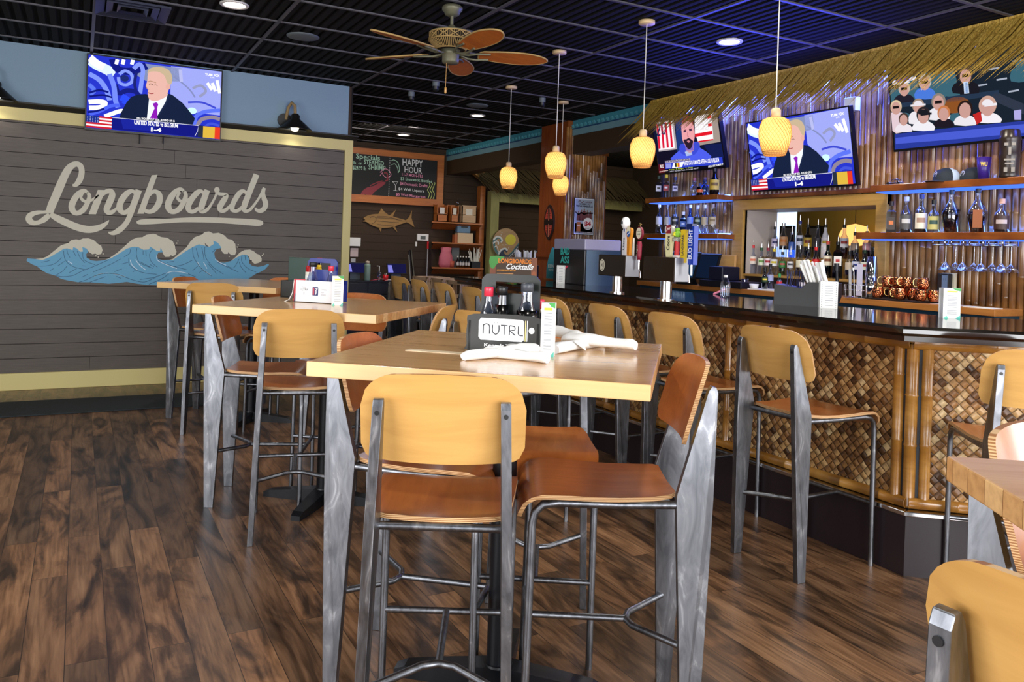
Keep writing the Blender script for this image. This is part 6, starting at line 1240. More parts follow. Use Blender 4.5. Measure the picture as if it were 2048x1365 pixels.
CW, CG, CP, CYL, CR = LB('d8dcdc'), LB('a8d0b8'), LB('d88aa8'), LB('b8c86a'), LB('842430')
mb = MB(); f = pface(mb, YC-.002, o_)
ftext(f, 'Specials', 712, 307, 760, 320, CG); ftext(f, 'STEAMED', 728, 319, 768, 328, CG); ftext(f, 'SHRIMP', 737, 329, 771, 339, CG); ftext(f, '$24.99 lb', 706, 331, 732, 340, CG); ftext(f, 'lb  or', 707, 322, 724, 328, CG)
ftext(f, 'HAPPY', 805, 317, 846, 331, CW, .012); ftext(f, 'HOUR', 809, 333, 844, 345, CW, .012); ftext(f, '11-7 MON-FRI', 804, 346, 845, 352, CP); ftext(f, '$3 Domestic Bottles', 801, 354, 864, 361, CG); ftext(f, '$4 Domestic Drafts', 800, 364, 855, 371, CP); ftext(f, '$4 Well Liquors', 797, 375, 848, 382, CW); ftext(f, '$5 Well Margaritas', 792, 386, 851, 393, CP)
for i in range(26): f.ell(780-.12*i, 314+i*3.5, .7, .8, CW, 6)
for i in range(28): f.ell(782+i*3.1, 403+i*.27, .8, .8, CW, 6)
f.stroke([(782, 322), (788, 320), (796, 326), (799, 340), (796, 346)], CG, 1.2, 3); f.stroke([(783, 330), (790, 328), (795, 336), (797, 345)], CG, 1.2, 3); f.stroke([(785, 363), (796, 364), (791, 371), (785, 363)], CW, 1.0, 0); f.stroke([(791, 371), (791, 381)], CW, 1.0, 0); f.stroke([(787, 381), (795, 382)], CW, 1.0, 0)
for k in range(3): f.stroke([(856+k*5, 398), (859+k*5, 388), (855+k*5, 380), (860+k*5, 371-k*2), (858+k*5, 366)], CYL, 1.2, 3)
f.stroke([(760, 345), (770, 338), (778, 342), (782, 350), (775, 356), (768, 352), (764, 346)], CP, 1.3, 3).stroke([(768, 346), (774, 347), (775, 360), (770, 362)], CR, 3, 3).stroke([(760, 352), (765, 345)], CP, 1.1, 0)
f.poly([(724, 383), (735, 375), (748, 372), (762, 364), (772, 366), (760, 376), (748, 385), (738, 396), (728, 398), (733, 388), (722, 392)], CR, 2); f.stroke([(740, 372), (752, 366), (765, 362)], CR, 2, 3)
mb.build('chalk_drawing', None, t)
# wooden tuna
t = thing('wooden_fish', 'carved wooden tuna hanging on the dark wall below the chalkboard', 'wall art', (4.4, YF, 1.8)); o_ = Vector((4.4, YF, 1.8)); fw = wood('fish_wood', '7a5a2c', 'a07a42', 'x', 1, .6)
q = lambda px, py, Y=YF-.03: PYp(px, py, Y)-o_
body = smooth2([(727, 437), (737, 431), (755, 428), (775, 430), (795, 436), (812, 441), (815, 444), (800, 449), (782, 455), (760, 456), (742, 450), (733, 444), (726, 443), (731, 440)], True, 3)
MB().prism([q(a, b) for a, b in body], (0, .03, 0)).build('body', fw, t)
for L in ([(757, 428), (763, 417), (769, 424), (777, 430)], [(780, 431), (792, 420), (786, 433)], [(812, 441), (819, 434), (824, 421), (823, 436), (829, 455), (820, 448), (813, 445)], [(757, 455), (761, 464), (764, 455)], [(784, 453), (795, 465), (790, 452)]): MB().prism([q(a, b, YF-.022) for a, b in L], (0, .02, 0)).build('fin', fw, t)
mb = MB(); f = pface(mb, YF-.0315, o_); dk = LB('3a2812')
for L in ([(740, 436), (746, 433), (752, 437), (750, 444), (744, 448)], [(752, 436), (780, 437), (805, 442)], [(752, 442), (775, 444), (798, 446)], [(755, 433), (775, 434), (795, 439)], [(755, 449), (772, 451), (788, 450)]): f.stroke(L, dk, .9, 3)
mb.build('carving', None, t)
# thermostat, switch, notices
for a, b, Y, nm, tx, m in (((835, 468), (857, 482), YF-.03, 'thermostat', 'white thermostat in a clear cover on the dark wall above the broom', M_WHITE), ((831, 484), (834, 493), YF-.01, 'light_switch', 'tiny white switch on the dark wall left of the broom handle', M_WHITE), ((700, 475), (721, 493), YF-.06, 'towel_dispenser', 'white wall dispenser at the edge of the mural wall', M_WHITE), ((701, 496), (716, 514), YF-.005, 'notice_sheet', 'plain pinkish notice sheet under the wall dispenser', LB('c8b4b0')), ((702, 517), (711, 525), YF-.005, 'small_notice', 'small square printed notice below the pinkish sheet', LB('b8b8b8'))):
    p, r2 = PYp(*a, Y), PYp(*b, Y); tag(MB().bb((p.x, Y, r2.z), (r2.x, YF+.001, p.z)).build(nm, m, bevel=.002), tx, nm.replace('_', ' '))
o2 = bpy.data.objects['thermostat']; p, r2 = PYp(841, 472, YF-.03), PYp(851, 479, YF-.03); MB().bb((p.x, YF-.034, r2.z), (r2.x, YF-.03, p.z)).build('display', LB('5a605c'), o2)
# black dresser
YD = 11.45; dl = PYp(823, 563, YD); t = thing('dresser', 'black dresser with small pale knobs under the tablet screens', 'dresser', (3.1, YD, 0)); zt = dl.z; W = dl.x-3.1; blk = mat('dresser_black', '14181d', .35)
MB().bb((0, .01, 0), (W, .5, zt-.02)).build('body', blk, t); MB().bb((-.01, -.01, zt-.02), (W+.01, .5, zt)).build('worktop', blk, t, bevel=.003)
for i, (a, b) in enumerate(((0, .48), (.5, .98), (.0, .48), (.5, .98), (.0, .48), (.5, .98))):
    za, zb = [(zt-.20, zt-.04), (zt-.46, zt-.22), (.08, zt-.48)][i//2]; d = MB().bb((.02+a*W, -.006, za), (b*W+.005, .012, zb)).build('drawer', blk, t, bevel=.003)
    MB().lathe([(0, 0), (.016, 0), (.018, -.01), (0, -.022)], mtx=Matrix.Translation((.02+(a+b)/2*W, -.006, (za+zb)/2)) @ Matrix.Rotation(-PI/2, 4, 'X'), n=12).build('knob', mat('knob_pale', 'c8c8c4', .3), d)
def onDres(px, y=YD+.2): p = PYp(px, 558, y); return Vector((p.x, y, zt))
def dres(nm, px, tx, cat, y=YD+.2): p = onDres(px, y); return thing(nm, tx, cat, p)
for px, tx in ((712, 'tilted tablet register on the dresser beside the mural wall'), (794, 'tilted tablet register at the right end of the black dresser')):
    t = dres('tablet_register', px, tx, 'screen', YD+.3); mb = MB(); fn = lambda u, v: Vector((u, v*.3, .10+v*.95)); mb.m(M_BLACK).prism([fn(a, b) for a, b in ((-.16, 0), (.16, 0), (.16, .17), (-.16, .17))], (0, .02, 0)); f = Face(mb, fn, (0, -1, .3)); f.k = 2; f.rect(-.15, .01, .15, .16, emis('1c1c4a', .7)); f.lay().poly([(-.145, .02), (-.06, .02), (-.08, .14), (-.145, .14)], emis('8a8ae8', .8)); mb.build('display', None, t); MB().bb((-.09, .02, 0), (.07, .12, .10)).build('stand', mat('tablet_stand_slate', '4a5560', .4), t, bevel=.004)
t = dres('steel_bottle', 734, 'sage green insulated bottle with pale cap on the dresser', 'bottle', YD+.08); MB().lathe([(0, 0), (.045, 0), (.048, .01), (.048, .22), (.042, .25), (0, .25)]).build('body', mat('bottle_sage', '7a9488', .4), t); MB().lathe([(0, .25), (.03, .25), (.032, .29), (0, .30)]).build('cap', mat('cap_sand', 'b8a898', .5), t)
t = dres('soap_dispenser', 758, 'clear sanitizer pump bottle between the tablet registers', 'bottle', YD+.12); MB().lathe([(0, 0), (.035, 0), (.035, .12), (.012, .15)]).build('body', glassy('pump_clear', 'c8d4e8', .1, .5), t); MB().tube([(0, 0, .14), (0, 0, .22), (-.04, 0, .22)], .007, 8).build('pump', M_WHITE, t)
t = dres('red_cup', 771, 'bright red cup on the dresser beside the sanitizer', 'cup', YD+.06); MB().lathe([(0, 0), (.036, 0), (.042, .09), (.040, .09), (.034, .005), (0, .005)]).build('body', mat('cup_red', 'c81620', .35), t); MB().tube([(.0, 0, .02), (.01, 0, .12)], .004, 6).tube([(-.01, 0, .02), (-.012, 0, .115)], .004, 6).build('pens', M_WHITE, t)
t = dres('tray', 755, 'red and white papers spread along the dresser top', 'papers', YD+.05); rd = random.Random(3); mb = MB()
for i in range(14): mb.m([LB('c84040'), LB('d8d0cc'), LB('c05068'), LB('e0dcd8')][i % 4]).box((rd.uniform(-.22, .36), rd.uniform(-.03, .04), .004+i*.002), (rd.uniform(.05, .12), .04, .004), rd.uniform(0, 3))
mb.build('sheets', None, t)
# broom, folded high black frame
a = PYp(856, 484, YF-.1); b = PYp(853, 560, YF-.3); t = thing('broom', 'thin broom handle with a red grip leaning on the dark wall', 'broom', (b.x, b.y, 0)); d0 = a-Vector((b.x, b.y, 0))
MB().tube([(0, 0, .25), d0*.93], .011, 8).build('handle', mat('broom_grey', '9a9a98', .4, .5), t); MB().tube([d0*.92, d0*1.0], .018, 8).build('grip', mat('cup_red', 'c81620', .35), t); MB().bb((-.12, -.03, 0), (.12, .03, .26)).build('head', M_BLACK, t)
a = PYp(818, 502, YF-.08); b = PYp(828, 600, YF-.5); t = thing('folding_stand', 'folded black tray stand leaning against the wall beside the dresser', 'stand', (b.x, b.y, 0)); k = a-Vector((b.x, b.y, 0))
MB().bar((0, 0, 0), k, .02, .03).build('leg', M_BLACK, t); MB().bar((.14, .05, 0), k+Vector((.03, .0, .02)), .02, .03).build('leg', M_BLACK, t); MB().bar(k*.45, k*.95+Vector((-.02, -.03, 0)), .014, .02).build('rail', mat('rail_pale', '8a8880', .4), t)
# corner shelves by the orange post
op = thing('shelf_post', 'orange wooden post holding the corner shelves beside the green timber post', 'post', (6.1, YF-.12, 0)); MB().bb((-.06, -.06, 0), (.03, .08, 2.46)).build('post', M_CEDAR, op)
SH = []
for (py, pyl, tx) in ((448, 447, 'top corner shelf holding wooden mail boxes'), (488, 487, 'middle corner shelf with a cream box and a blue case'), (537, 535, 'bottom corner shelf with a pink bag and small bottles')):
    ys = YF-.32; p = PYp(967, py, ys); l = PYp(864, pyl, ys); t = thing('corner_shelf', tx+', left of the orange post', 'shelf', (l.x, YF, p.z), 0, 'corner shelves on the far wall')
    MB().prism([(0, -.32, -.022), (p.x-l.x, -.32, -.022), (p.x-l.x, -.005, -.022), (.12, -.005, -.022)], (0, 0, .022)).build('board', M_CEDAR, t); MB().prism([(.04, -.28, -.03), (p.x-l.x, -.28, -.03), (p.x-l.x, -.01, -.12), (.12, -.01, -.12)], (0, .012, 0)).build('support', M_CEDAR, t); SH.append((p.z, ys))
def onsh(k, px, nm, tx, cat, dy=.08): z_, y_ = SH[k]; p = PYp(px, 450, y_+dy); return thing(nm, tx, cat, (p.x, y_+dy, z_))
for px, w_, tx, m in ((884, .19, 'open wooden letter box at the left end of the top corner shelf', M_CEDAR), (909, .14, 'narrow wooden letter box in the middle of the top corner shelf', M_CEDAR), (938, .27, 'pale wooden box with a white label, right on the top corner shelf', wood('pale_wood', 'b09070', 'cdb394', 'x', 1, .6))):
    t = onsh(0, px, 'letter_box', tx, 'box'); h = .30; mb = MB(); mb.bb((-w_/2, 0, 0), (w_/2, .16, .015)).bb((-w_/2, .145, 0), (w_/2, .16, h)).bb((-w_/2, 0, 0), (-w_/2+.012, .16, h*.95)).bb((w_/2-.012, 0, 0), (w_/2, .16, h*.95)).bb((-w_/2, 0, 0), (w_/2, .012, h if m is not M_CEDAR else .12)).bb((-w_/2, 0, h*.45), (w_/2, .16, h*.48)); mb.build('case', m, t); MB().bb((-w_*.25, -.003, h*.45), (w_*.2, -.0, h*.8)).build('label_card', LB('d8d4cc'), t)
t = onsh(0, 914, 'small_flask', 'tiny clear flask standing on top of the letter boxes', 'bottle', .1); t.location.z += .305; MB().lathe([(0, 0), (.03, 0), (.02, .05), (.008, .07), (.008, .09)]).build('body', glassy('pump_clear', 'c8d4e8', .1, .5), t)
t.parent = None
t = onsh(1, 932, 'cream_box', 'cream cardboard box on the middle corner shelf', 'box'); MB().bb((-.14, 0, 0), (.14, .15, .17)).build('carton', LB('d0b898'), t); MB().bb((-.19, .02, 0), (-.142, .13, .14)).build('side_flap', LB('a8603a'), t)
t = onsh(1, 928, 'blue_case', 'light blue plastic case with a handle on the cream box', 'case', .1); t.location.z += .17; MB().bb((-.12, 0, 0), (.13, .1, .15)).build('body', mat('case_blue', '5f84a8', .4), t, bevel=.02); MB().bb((-.05, -.004, .09), (.07, .0, .115)).build('handle_slot', M_BLACK, t)
t = onsh(2, 894, 'pink_bag', 'crumpled pink patterned bag on the bottom corner shelf', 'bag'); MB().lathe([(0, 0), (.11, 0), (.13, .06), (.12, .18), (.09, .26), (.1, .33), (.06, .34), (0, .33)], n=11, sy=.6).build('body', mat('bag_pink', 'c8687c', .6, bump=.8, bscale=20), t)
t = onsh(2, 913, 'grey_board', 'small grey board standing behind the pink bag', 'board', .2); MB().bb((-.07, 0, 0), (.07, .01, .34)).build('panel', LB('6a7078'), t)
t = onsh(2, 906, 'orange_tub', 'small orange tub right of the pink bag', 'tub', .03); MB().lathe([(0, 0), (.04, 0), (.045, .11), (0, .11)]).build('body', LB('b0503c'), t)
for i in range(5):
    t = onsh(2, 918+i*5.5, 'sauce_bottle', ('first', 'second', 'third', 'fourth', 'last')[i]+' small dark bottle with white cap, from the left, on the bottom corner shelf', 'bottle', .06+.02*(i % 2)); t['group'] = 'small bottles on the bottom corner shelf'; MB().lathe([(0, 0), (.022, 0), (.022, .12), (.01, .16), (.01, .18)], n=12).build('glass_body', GD, t); MB().cyl((0, 0, .175), (0, 0, .20), .012, 10).build('cap', M_WHITE, t); MB().lathe([(.0225, .04), (.0225, .09)], n=12).build('label', LB('c8c4c8'), t)
t = onsh(2, 955, 'straw_caddy', 'black caddy of spread white straws at the right end of the bottom shelf', 'straw holder', .05); MB().bb((-.09, -.02, 0), (.07, .1, .11)).build('box', M_BLACK, t); rd = random.Random(6); mb = MB()
for i in range(22): a = rd.uniform(-.06, .05); mb.tube([(a, .04, .05), (a*2.2+rd.uniform(-.03, .03), .04+rd.uniform(-.04, .04), .30+rd.uniform(-.05, .05))], .005, 5)
tag(mb.build('straws', M_WHITE, t), kind='stuff')
# natural wood high stools
for (x, y, r0, tx) in ((4.47, 10.55, .3, 'pale wooden high chair frame, farthest left behind the bar stools'), (4.53, 10.04, .1, 'pale wooden high chair frame in the middle behind the bar stools'), (4.50, 9.45, .2, 'pale wooden high chair frame nearest, beside the bar end')):
    t = thing('wooden_high_chair', tx, 'high chair', (x, y, 0), r0, 'wooden high chairs'); pw = wood('pale_wood', 'b09070', 'cdb394', 'x', 1, .6)
    for sx in (-1, 1):
        for sy in (-1, 1): MB().bar((sx*.24, sy*.22, 0), (sx*.17, sy*.15, .93), .05, .05).build('leg', pw, t)
    MB().bar((-.2, -.15, .93), (.2, -.15, .93), .06, .05).bar((-.2, .15, .93), (.2, .15, .93), .06, .05).bar((-.17, -.16, .93), (-.17, .16, .93), .06, .05).bar((.17, -.16, .93), (.17, .16, .93), .06, .05).build('top_rail', pw, t)
    MB().box((0, 0, .55), (.36, .34, .03)).build('seat', pw, t); MB().bar((-.2, -.18, .35), (.2, -.18, .35), .04, .04).bar((-.2, -.17, .72), (.2, -.17, .72), .04, .04).build('stretcher', pw, t)
# round wave plaque
Yp = 12.0; c = PYp(1012, 487, Yp); t = thing('wave_plaque', 'round wooden plaque with painted blue waves and a yellow sun', 'wall art', (c.x, Yp, c.z)); R_ = (PYp(1039, 487, Yp)-PYp(986, 487, Yp)).length/2; 
mb = MB().m(wood('plaque_wood', '8f7455', 'ab8d68', 'x', 1, .5)); mb.prism([(R_*math.cos(a), 0, R_*math.sin(a)) for a in np.linspace(0, 2*PI, 40, False)], (0, .02, 0)); f = Face(mb, plane_fn((0, 0, 0), (R_, 0, 0), (0, 0, R_)), (0, -1, 0), .0015); f.lay()
f.ell(.34, .25, .40, .36, LB('c8c03a')); nv, tl_, wt = LB('1f3550'), LB('3f6f78'), LB('c8d0d8')
f.poly([(-1.0, .1), (-.9, .3), (-.7, .45), (-.45, .40), (-.3, .2), (-.35, .05), (-.5, .1), (-.45, .25), (-.65, .28), (-.8, .05), (-.78, -.25), (-.6, -.55), (-.45, -.85), (-.75, -.65), (-.93, -.3)], tl_, 2); f.lay().stroke([(-.95, .2), (-.7, .42), (-.42, .36), (-.3, .16), (-.42, .08)], wt, .12, 3).stroke([(-.98, -.05), (-.75, .12), (-.58, .05), (-.6, -.1)], wt, .10, 3).stroke([(-.88, -.3), (-.7, -.2), (-.55, -.55), (-.4, -.85)], wt, .05, 3)
f.poly([(-.6, -.75), (-.45, -.5), (-.2, -.33), (.05, -.35), (.15, -.5), (.05, -.62), (-.1, -.5), (-.1, -.68), (.1, -.8), (.4, -.7), (.7, -.3), (.99, .1), (.92, -.35), (.6, -.75), (.2, -.96), (-.3, -.93)], nv, 2); f.lay().stroke([(-.55, -.75), (-.35, -.45), (-.05, -.35), (.12, -.48)], wt, .12, 3).stroke([(.2, -.8), (.5, -.55), (.75, -.2), (.97, .05)], tl_, .06, 3).stroke([(.25, -.9), (.6, -.6), (.9, -.2)], wt, .03, 3)
for a, b in ((-.5, .75), (-.35, .7), (-.4, .55), (-.25, -.12), (0, -.1), (.2, -.3)): f.ell(a, b, .03, .03, wt, 8)
mb.build('disc', None, t); 
MB().bb((-.02, .02, -.02), (.02, .06, .02)).build('hanger', M_BLACK, t)
# poster and small carved surfboard on the column
Yq = 8.455; a = PYp(1150, 396, Yq); b = PYp(1186, 470, Yq); t = thing('beer_poster', 'framed poster reading CHEERS TO TEAM AMERICA on the bamboo column', 'poster', (a.x, Yq, b.z)); W = b.x-a.x; h = a.z-b.z
mb = MB().m(M_BLACK).bb((-.006, 0, -.006), (W+.006, .012, h+.006)); f = Face(mb, plane_fn((0, 0, 0), (W, 0, 0), (0, 0, h)), (0, -1, 0), .001); f.lay().rect(0, 0, 1, 1, LB('d8dade')); f.lay().rect(.03, .03, .97, .97, LB('9aa6b0')).rect(.03, .03, .97, .30, LB('4a2a26')); f.lay()
f.text('LAGER', .55, .88, .9, .925, LB('5a2a2a'), .03).stroke([(.15, .88), (.25, .93), (.35, .88), (.45, .92), (.5, .89)], LB('5a2a2a'), .02, 3).text('CHEERS TO', .22, .82, .8, .865, LB('2a2a3a'), .04).text('TEAM AMERICA', .06, .76, .94, .81, LB('2a2a3a'), .04)
for x, h_ in ((.2, .58), (.35, .62), (.5, .66), (.66, .62), (.82, .60)): f.poly([(x-.09, .38), (x+.09, .38), (x+.07, h_), (x-.07, h_)], LB('6a3434')).ell(x, h_+.03, .04, .035, LB('8a6a60'))
f.stroke([(.04, .62), (.2, .55), (.35, .6), (.5, .56), (.66, .6), (.96, .6)], LB('3a3040'), .04, 3); f.lay().ell(.70, .30, .26, .17, LB('e8e4e2')).rect(.12, .08, .32, .34, LB('b0622c')); f.lay().text('$4', .52, .22, .86, .37, LB('b02030'), .05).text('DRAFT', .56, .16, .84, .19, LB('5a3a3a'), .03).text('PINTS', .14, .22, .3, .26, LB('e8d8c8'), .03).text('OLDEST BREWERY IN AMERICA', .06, .04, .92, .07, LB('e8e0e0'), .02)
mb.build('sheet', None, t)
Xc = 5.385; c = PXp(1100, 445, Xc); t = thing('carved_surfboard', 'small carved red surfboard ornament on the brown column face', 'wall art', (Xc, c.y, c.z)); out = smooth2([(0, -.23), (.10, -.12), (.12, 0), (.10, .12), (0, .23), (-.10, .12), (-.12, 0), (-.10, -.12)], True, 3)
mb = MB().m(mat('orn_dark', '2a1a14', .5)); mb.prism([(-.0, y, z) for y, z in out], (-.02, 0, 0)); f = Face(mb, plane_fn((-.02, 0, 0), (0, -1, 0), (0, 0, 1)), (-1, 0, 0), .002); f.lay()
for s1 in (1, -1):
    f.poly([(s1*.02, .04), (s1*.085, .04), (s1*.075, .11), (s1*.03, .18)], LB('b8483a')).poly([(s1*.02, -.04), (s1*.085, -.04), (s1*.075, -.11), (s1*.03, -.18)], LB('b8483a'))
    for k in range(4): f.rect(min(s1*.02, s1*.07), .05+k*.03, max(s1*.02, s1*.07), .056+k*.03, LB('2a1a14')); f.rect(min(s1*.02, s1*.07), -.056-k*.03, max(s1*.02, s1*.07), -.05-k*.03, LB('2a1a14'))
f.rect(-.008, -.19, .008, .19, LB('c87860')); f.lay().rect(-.11, -.022, .11, .022, LB('1c1410')); mb.build('board', None, t)
# ================================================================== things on the tables
TT = 1.06
def caddy(x, y, rz, front, back, tx, art, W=.235, D=.16, hf=.115, hb=.235, round_=False):
    t = thing('condiment_caddy', tx, 'caddy', (x, y, TT+.004), rz); b = mat('caddy_'+front, front, .35); bk = mat('caddy_'+back, back, .35); w = W/2
    sh = smooth2([(-w, .02), (-w, hf-.03), (-w+.02, hf), (w-.02, hf), (w, hf-.03), (w, .02), (w-.012, 0), (-w+.012, 0)], True, 3) if round_ else [(-w, 0), (-w, hf), (w, hf), (w, 0)]
    MB().prism([(u, 0, v) for u, v in sh], (0, .008, 0)).build('front_panel', b, t); MB().prism([(u, D, v) for u, v in sh], (0, -.008, 0)).build('rear_panel', bk, t)
    MB().bb((-w+.004, 0, 0), (-w+.012, D, hf-.02)).bb((w-.012, 0, 0), (w-.004, D, hf-.02)).build('side_panel', bk, t); MB().bb((-w+.006, .002, 0), (w-.006, D-.002, .008)).build('floor_panel', bk, t)
    hw = w*.82; o_ = smooth2([(-hw, 0), (-hw, hb-.03), (-hw+.025, hb), (hw-.025, hb), (hw, hb-.03), (hw, 0)], False, 3); n_ = [(-.055, hb-.055), (.055, hb-.055), (.055, hb-.022), (-.055, hb-.022)]
    mb = MB(); y0 = D*.5  # handle panel with a slot, built as strips around the opening
    zc = hb-.06
    mb.prism([(-hw, y0, 0), (hw, y0, 0), (hw, y0, zc), (-hw, y0, zc)], (0, .006, 0)); mb.prism([(-hw, y0, zc), (-.05, y0, zc), (-.05, y0, hb-.024), (-hw, y0, hb-.024)], (0, .006, 0)); mb.prism([(.05, y0, zc), (hw, y0, zc), (hw, y0, hb-.024), (.05, y0, hb-.024)], (0, .006, 0))
    mb.prism([(-hw, y0, hb-.024), (hw, y0, hb-.024)]+[(u, y0, v) for u, v in smooth2([(hw, hb-.018), (hw-.012, hb-.004), (hw-.03, hb), (-hw+.03, hb), (-hw+.012, hb-.004), (-hw, hb-.018)], False, 2)], (0, .006, 0))
    mb.build('handle_panel', bk, t)
    mb = MB(); f = Face(mb, plane_fn((0, 0, 0), (1, 0, 0), (0, 0, 1)), (0, -1, 0), .0004); f.lay(); art(f, w, hf); mb.build('print', None, t)
    for a in (-w+.02, w-.02): MB().cyl((a, .02, -.004), (a, .02, .001), .006, 8).build('foot', M_BLACK, t)
    return t
def art_nutrl(f, w, h):
    f.poly([(-w+.038, .045), (-w+.045, .036), (w-.058, .036), (w-.052, .042), (w-.052, .098), (w-.058, .104), (-w+.045, .104), (-w+.038, .095)], LB('f0f0f2')).rect(w-.049, .038, w-.046, .102, LB('c8b878')).rect(w-.043, .038, w-.041, .102, LB('e8e8e8')); f.lay()
    dk = LB('202228'); L = -w+.053; g = lambda pts: f.stroke([(L+x, y) for x, y in pts], dk, .0036, 0)
    g([(0, .055), (0, .084)]); f.stroke([(L, .082), (L+.010, .086), (L+.020, .080), (L+.020, .055)], dk, .0036, 3); f.stroke([(L+.030, .084), (L+.030, .064), (L+.040, .055), (L+.050, .064), (L+.050, .084)], dk, .0036, 3); g([(.036, .091), (.0375, .091)]); g([(.043, .091), (.0445, .091)])
    g([(.056, .084), (.078, .084)]); g([(.067, .084), (.067, .055)]); g([(.084, .055), (.084, .084)]); f.stroke([(L+.084, .084), (L+.100, .082), (L+.100, .071), (L+.086, .069), (L+.103, .055)], dk, .0036, 2); g([(.112, .084), (.112, .060)]); f.stroke([(L+.112, .062), (L+.116, .056), (L+.128, .055)], dk, .0036, 2)
    f.ell(w-.028, .072, .009, .010, LB('e8e8e4'), 14); f.text('Keep It Tasty.', -.06, .012, .06, .026, LB('e8e8ea'), .02)
def art_ultra(f, w, h):
    f.rect(-w+.002, .002, w-.002, h-.001, LB('e6e8ec')); f.lay().text('ULTRA', -w*.74, .060, -w*.32, .072, LB('50545c'), .01).text('Michelob', -w*.66, .076, -w*.42, .084, LB('7a7e86'), 0).rect(-w*.54, .038, -w*.52, .052, LB('30343c')); f.poly([(-.006, .036), (.026, .036), (.028, .040), (.028, .078), (.025, .082), (-.005, .082), (-.008, .078), (-.008, .040)], LB('1c2f6a')); f.lay().rect(-.005, .040, .004, .078, LB('b84050')).stroke([(.012, .042), (.016, .055), (.014, .064), (.020, .070), (.022, .078)], LB('eef0f4'), .005, 3).ell(.014, .074, .003, .003, LB('eef0f4'), 8)
    for i, s in enumerate(('OFFICIAL', 'BEER', 'SPONSOR')): f.text(s, w*.42, .066-i*.014, w*.42+.004*len(s), .073-i*.014, LB('9aa0a8'), 0)
ca = caddy(1.165, 2.165, math.radians(-42), '14150f', '0f1613', 'dark bottle caddy with white printed panel on the near table', art_nutrl, hb=.24, round_=True)
cb = caddy(1.118, 4.245, math.radians(-47), 'dfe2e8', '1c2a7a', 'white fronted caddy with tall blue handle panel on the middle table', art_ultra, W=.225)
def cond(nm, tx, root, lx, ly, prof, body, liq, lev, cap, ch, label=None, lb=None, cr=None):
    m = Matrix.Rotation(root.rotation_euler.z, 4, 'Z'); p = Vector(root.location)+m @ Vector((lx, ly, .0085)); t = thing(nm, tx, 'bottle', p, root.rotation_euler.z); MB().lathe(prof, n=20).build('body', body, t)
    if liq: zl = prof[-1][1]*lev; pl = [(max(0, r-.002), max(z, .003)) for r, z in prof if z <= zl]; MB().lathe(pl+[(pl[-1][0], zl), (0, zl)], n=20).build('sauce', liq, t)
    zt = prof[-1][1]; cr = cr or prof[-1][0]+.003; MB().lathe([(0, zt-.004), (cr, zt-.004), (cr, zt+ch*.8), (cr*.9, zt+ch), (0, zt+ch)], n=16).build('cap', cap, t)
    if label: r = max(a for a, b in prof)+.0005; mb = MB().m(label).lathe([(r, lb[0]), (r, lb[1])], n=14, arc=PI*1.2, mtx=Matrix.Rotation(-PI*1.1, 4, 'Z')); mb.m(M_WHITE).lathe([(r+.0004, lb[0]+(lb[1]-lb[0])*.35), (r+.0004, lb[0]+(lb[1]-lb[0])*.7)], n=10, arc=PI*.6, mtx=Matrix.Rotation(-PI*.8, 4, 'Z')); mb.build('label', None, t)
    return t
tall = [(0, 0), (.024, 0), (.026, .006), (.026, .085), (.022, .115), (.013, .14), (.012, .165)]; wide = [(0, 0), (.034, 0), (.036, .008), (.036, .06), (.034, .10), (.02, .145), (.0175, .16), (.0175, .185)]
red = LQ('a01010'); soy = LQ('120806')
cond('hot_sauce_bottle', 'slim glass bottle with red cap and red sauce in the near caddy', ca, -.062, .042, tall, GC, red, .52, mat('cap_red', 'd03048', .3), .026)
cond('soy_bottle', 'flared glass bottle two thirds full of dark sauce with grey cap, near caddy', ca, .062, .045, wide, GC, soy, .66, mat('cap_grey', '3c4048', .4), .022)
cond('dark_bottle', 'almost black bottle behind the red capped one in the near caddy', ca, -.02, .052, [(0, 0), (.024, 0), (.025, .09), (.016, .14), (.014, .17)], GD, soy, .8, M_BLACK, .024)
cond('hot_sauce_bottle', 'small bottle with red cap behind the near caddy handle, its cap just showing', ca, .088, .125, [(a, b*.78) for a, b in tall], GC, red, .5, mat('cap_red', 'd03048', .3), .026)
cond('vinegar_bottle', 'flared clear bottle with dark sauce at the bottom in the middle table caddy', cb, -.035, .04, wide, GC, soy, .42, M_BLACK, .02)
cond('hot_sauce_bottle', 'clear bottle with red cap at the right of the middle table caddy', cb, .078, .04, tall, GC, None, 0, mat('cap_red', 'd03048', .3), .024)
cond('ketchup_bottle', 'red ketchup bottle with cream label standing upside down in the middle caddy', cb, -.085, .105, [(0, 0), (.026, 0), (.03, .02), (.032, .12), (.03, .18), (.02, .188)], mat('ketchup_red', 'a01018', .3), None, 0, mat('ketchup_red', 'a01018', .3), .01, LB('e0dccc'), (.08, .15))
cond('mustard_bottle', 'yellow mustard bottle behind the red ketchup bottle on the middle table', cb, -.048, .118, [(0, 0), (.02, 0), (.022, .02), (.022, .16), (.012, .175)], LB('e0b81c'), None, 0, LB('e8c020'), .015, LB('d8d4c0'), (.06, .14))
cond('hot_sauce_bottle', 'bottle with a red cap and dark green body behind the ketchup, middle table', cb, -.06, .145, [(0, 0), (.018, 0), (.02, .15), (.012, .19), (.011, .205)], GG, None, 0, mat('cap_red', 'd03048', .3), .024)
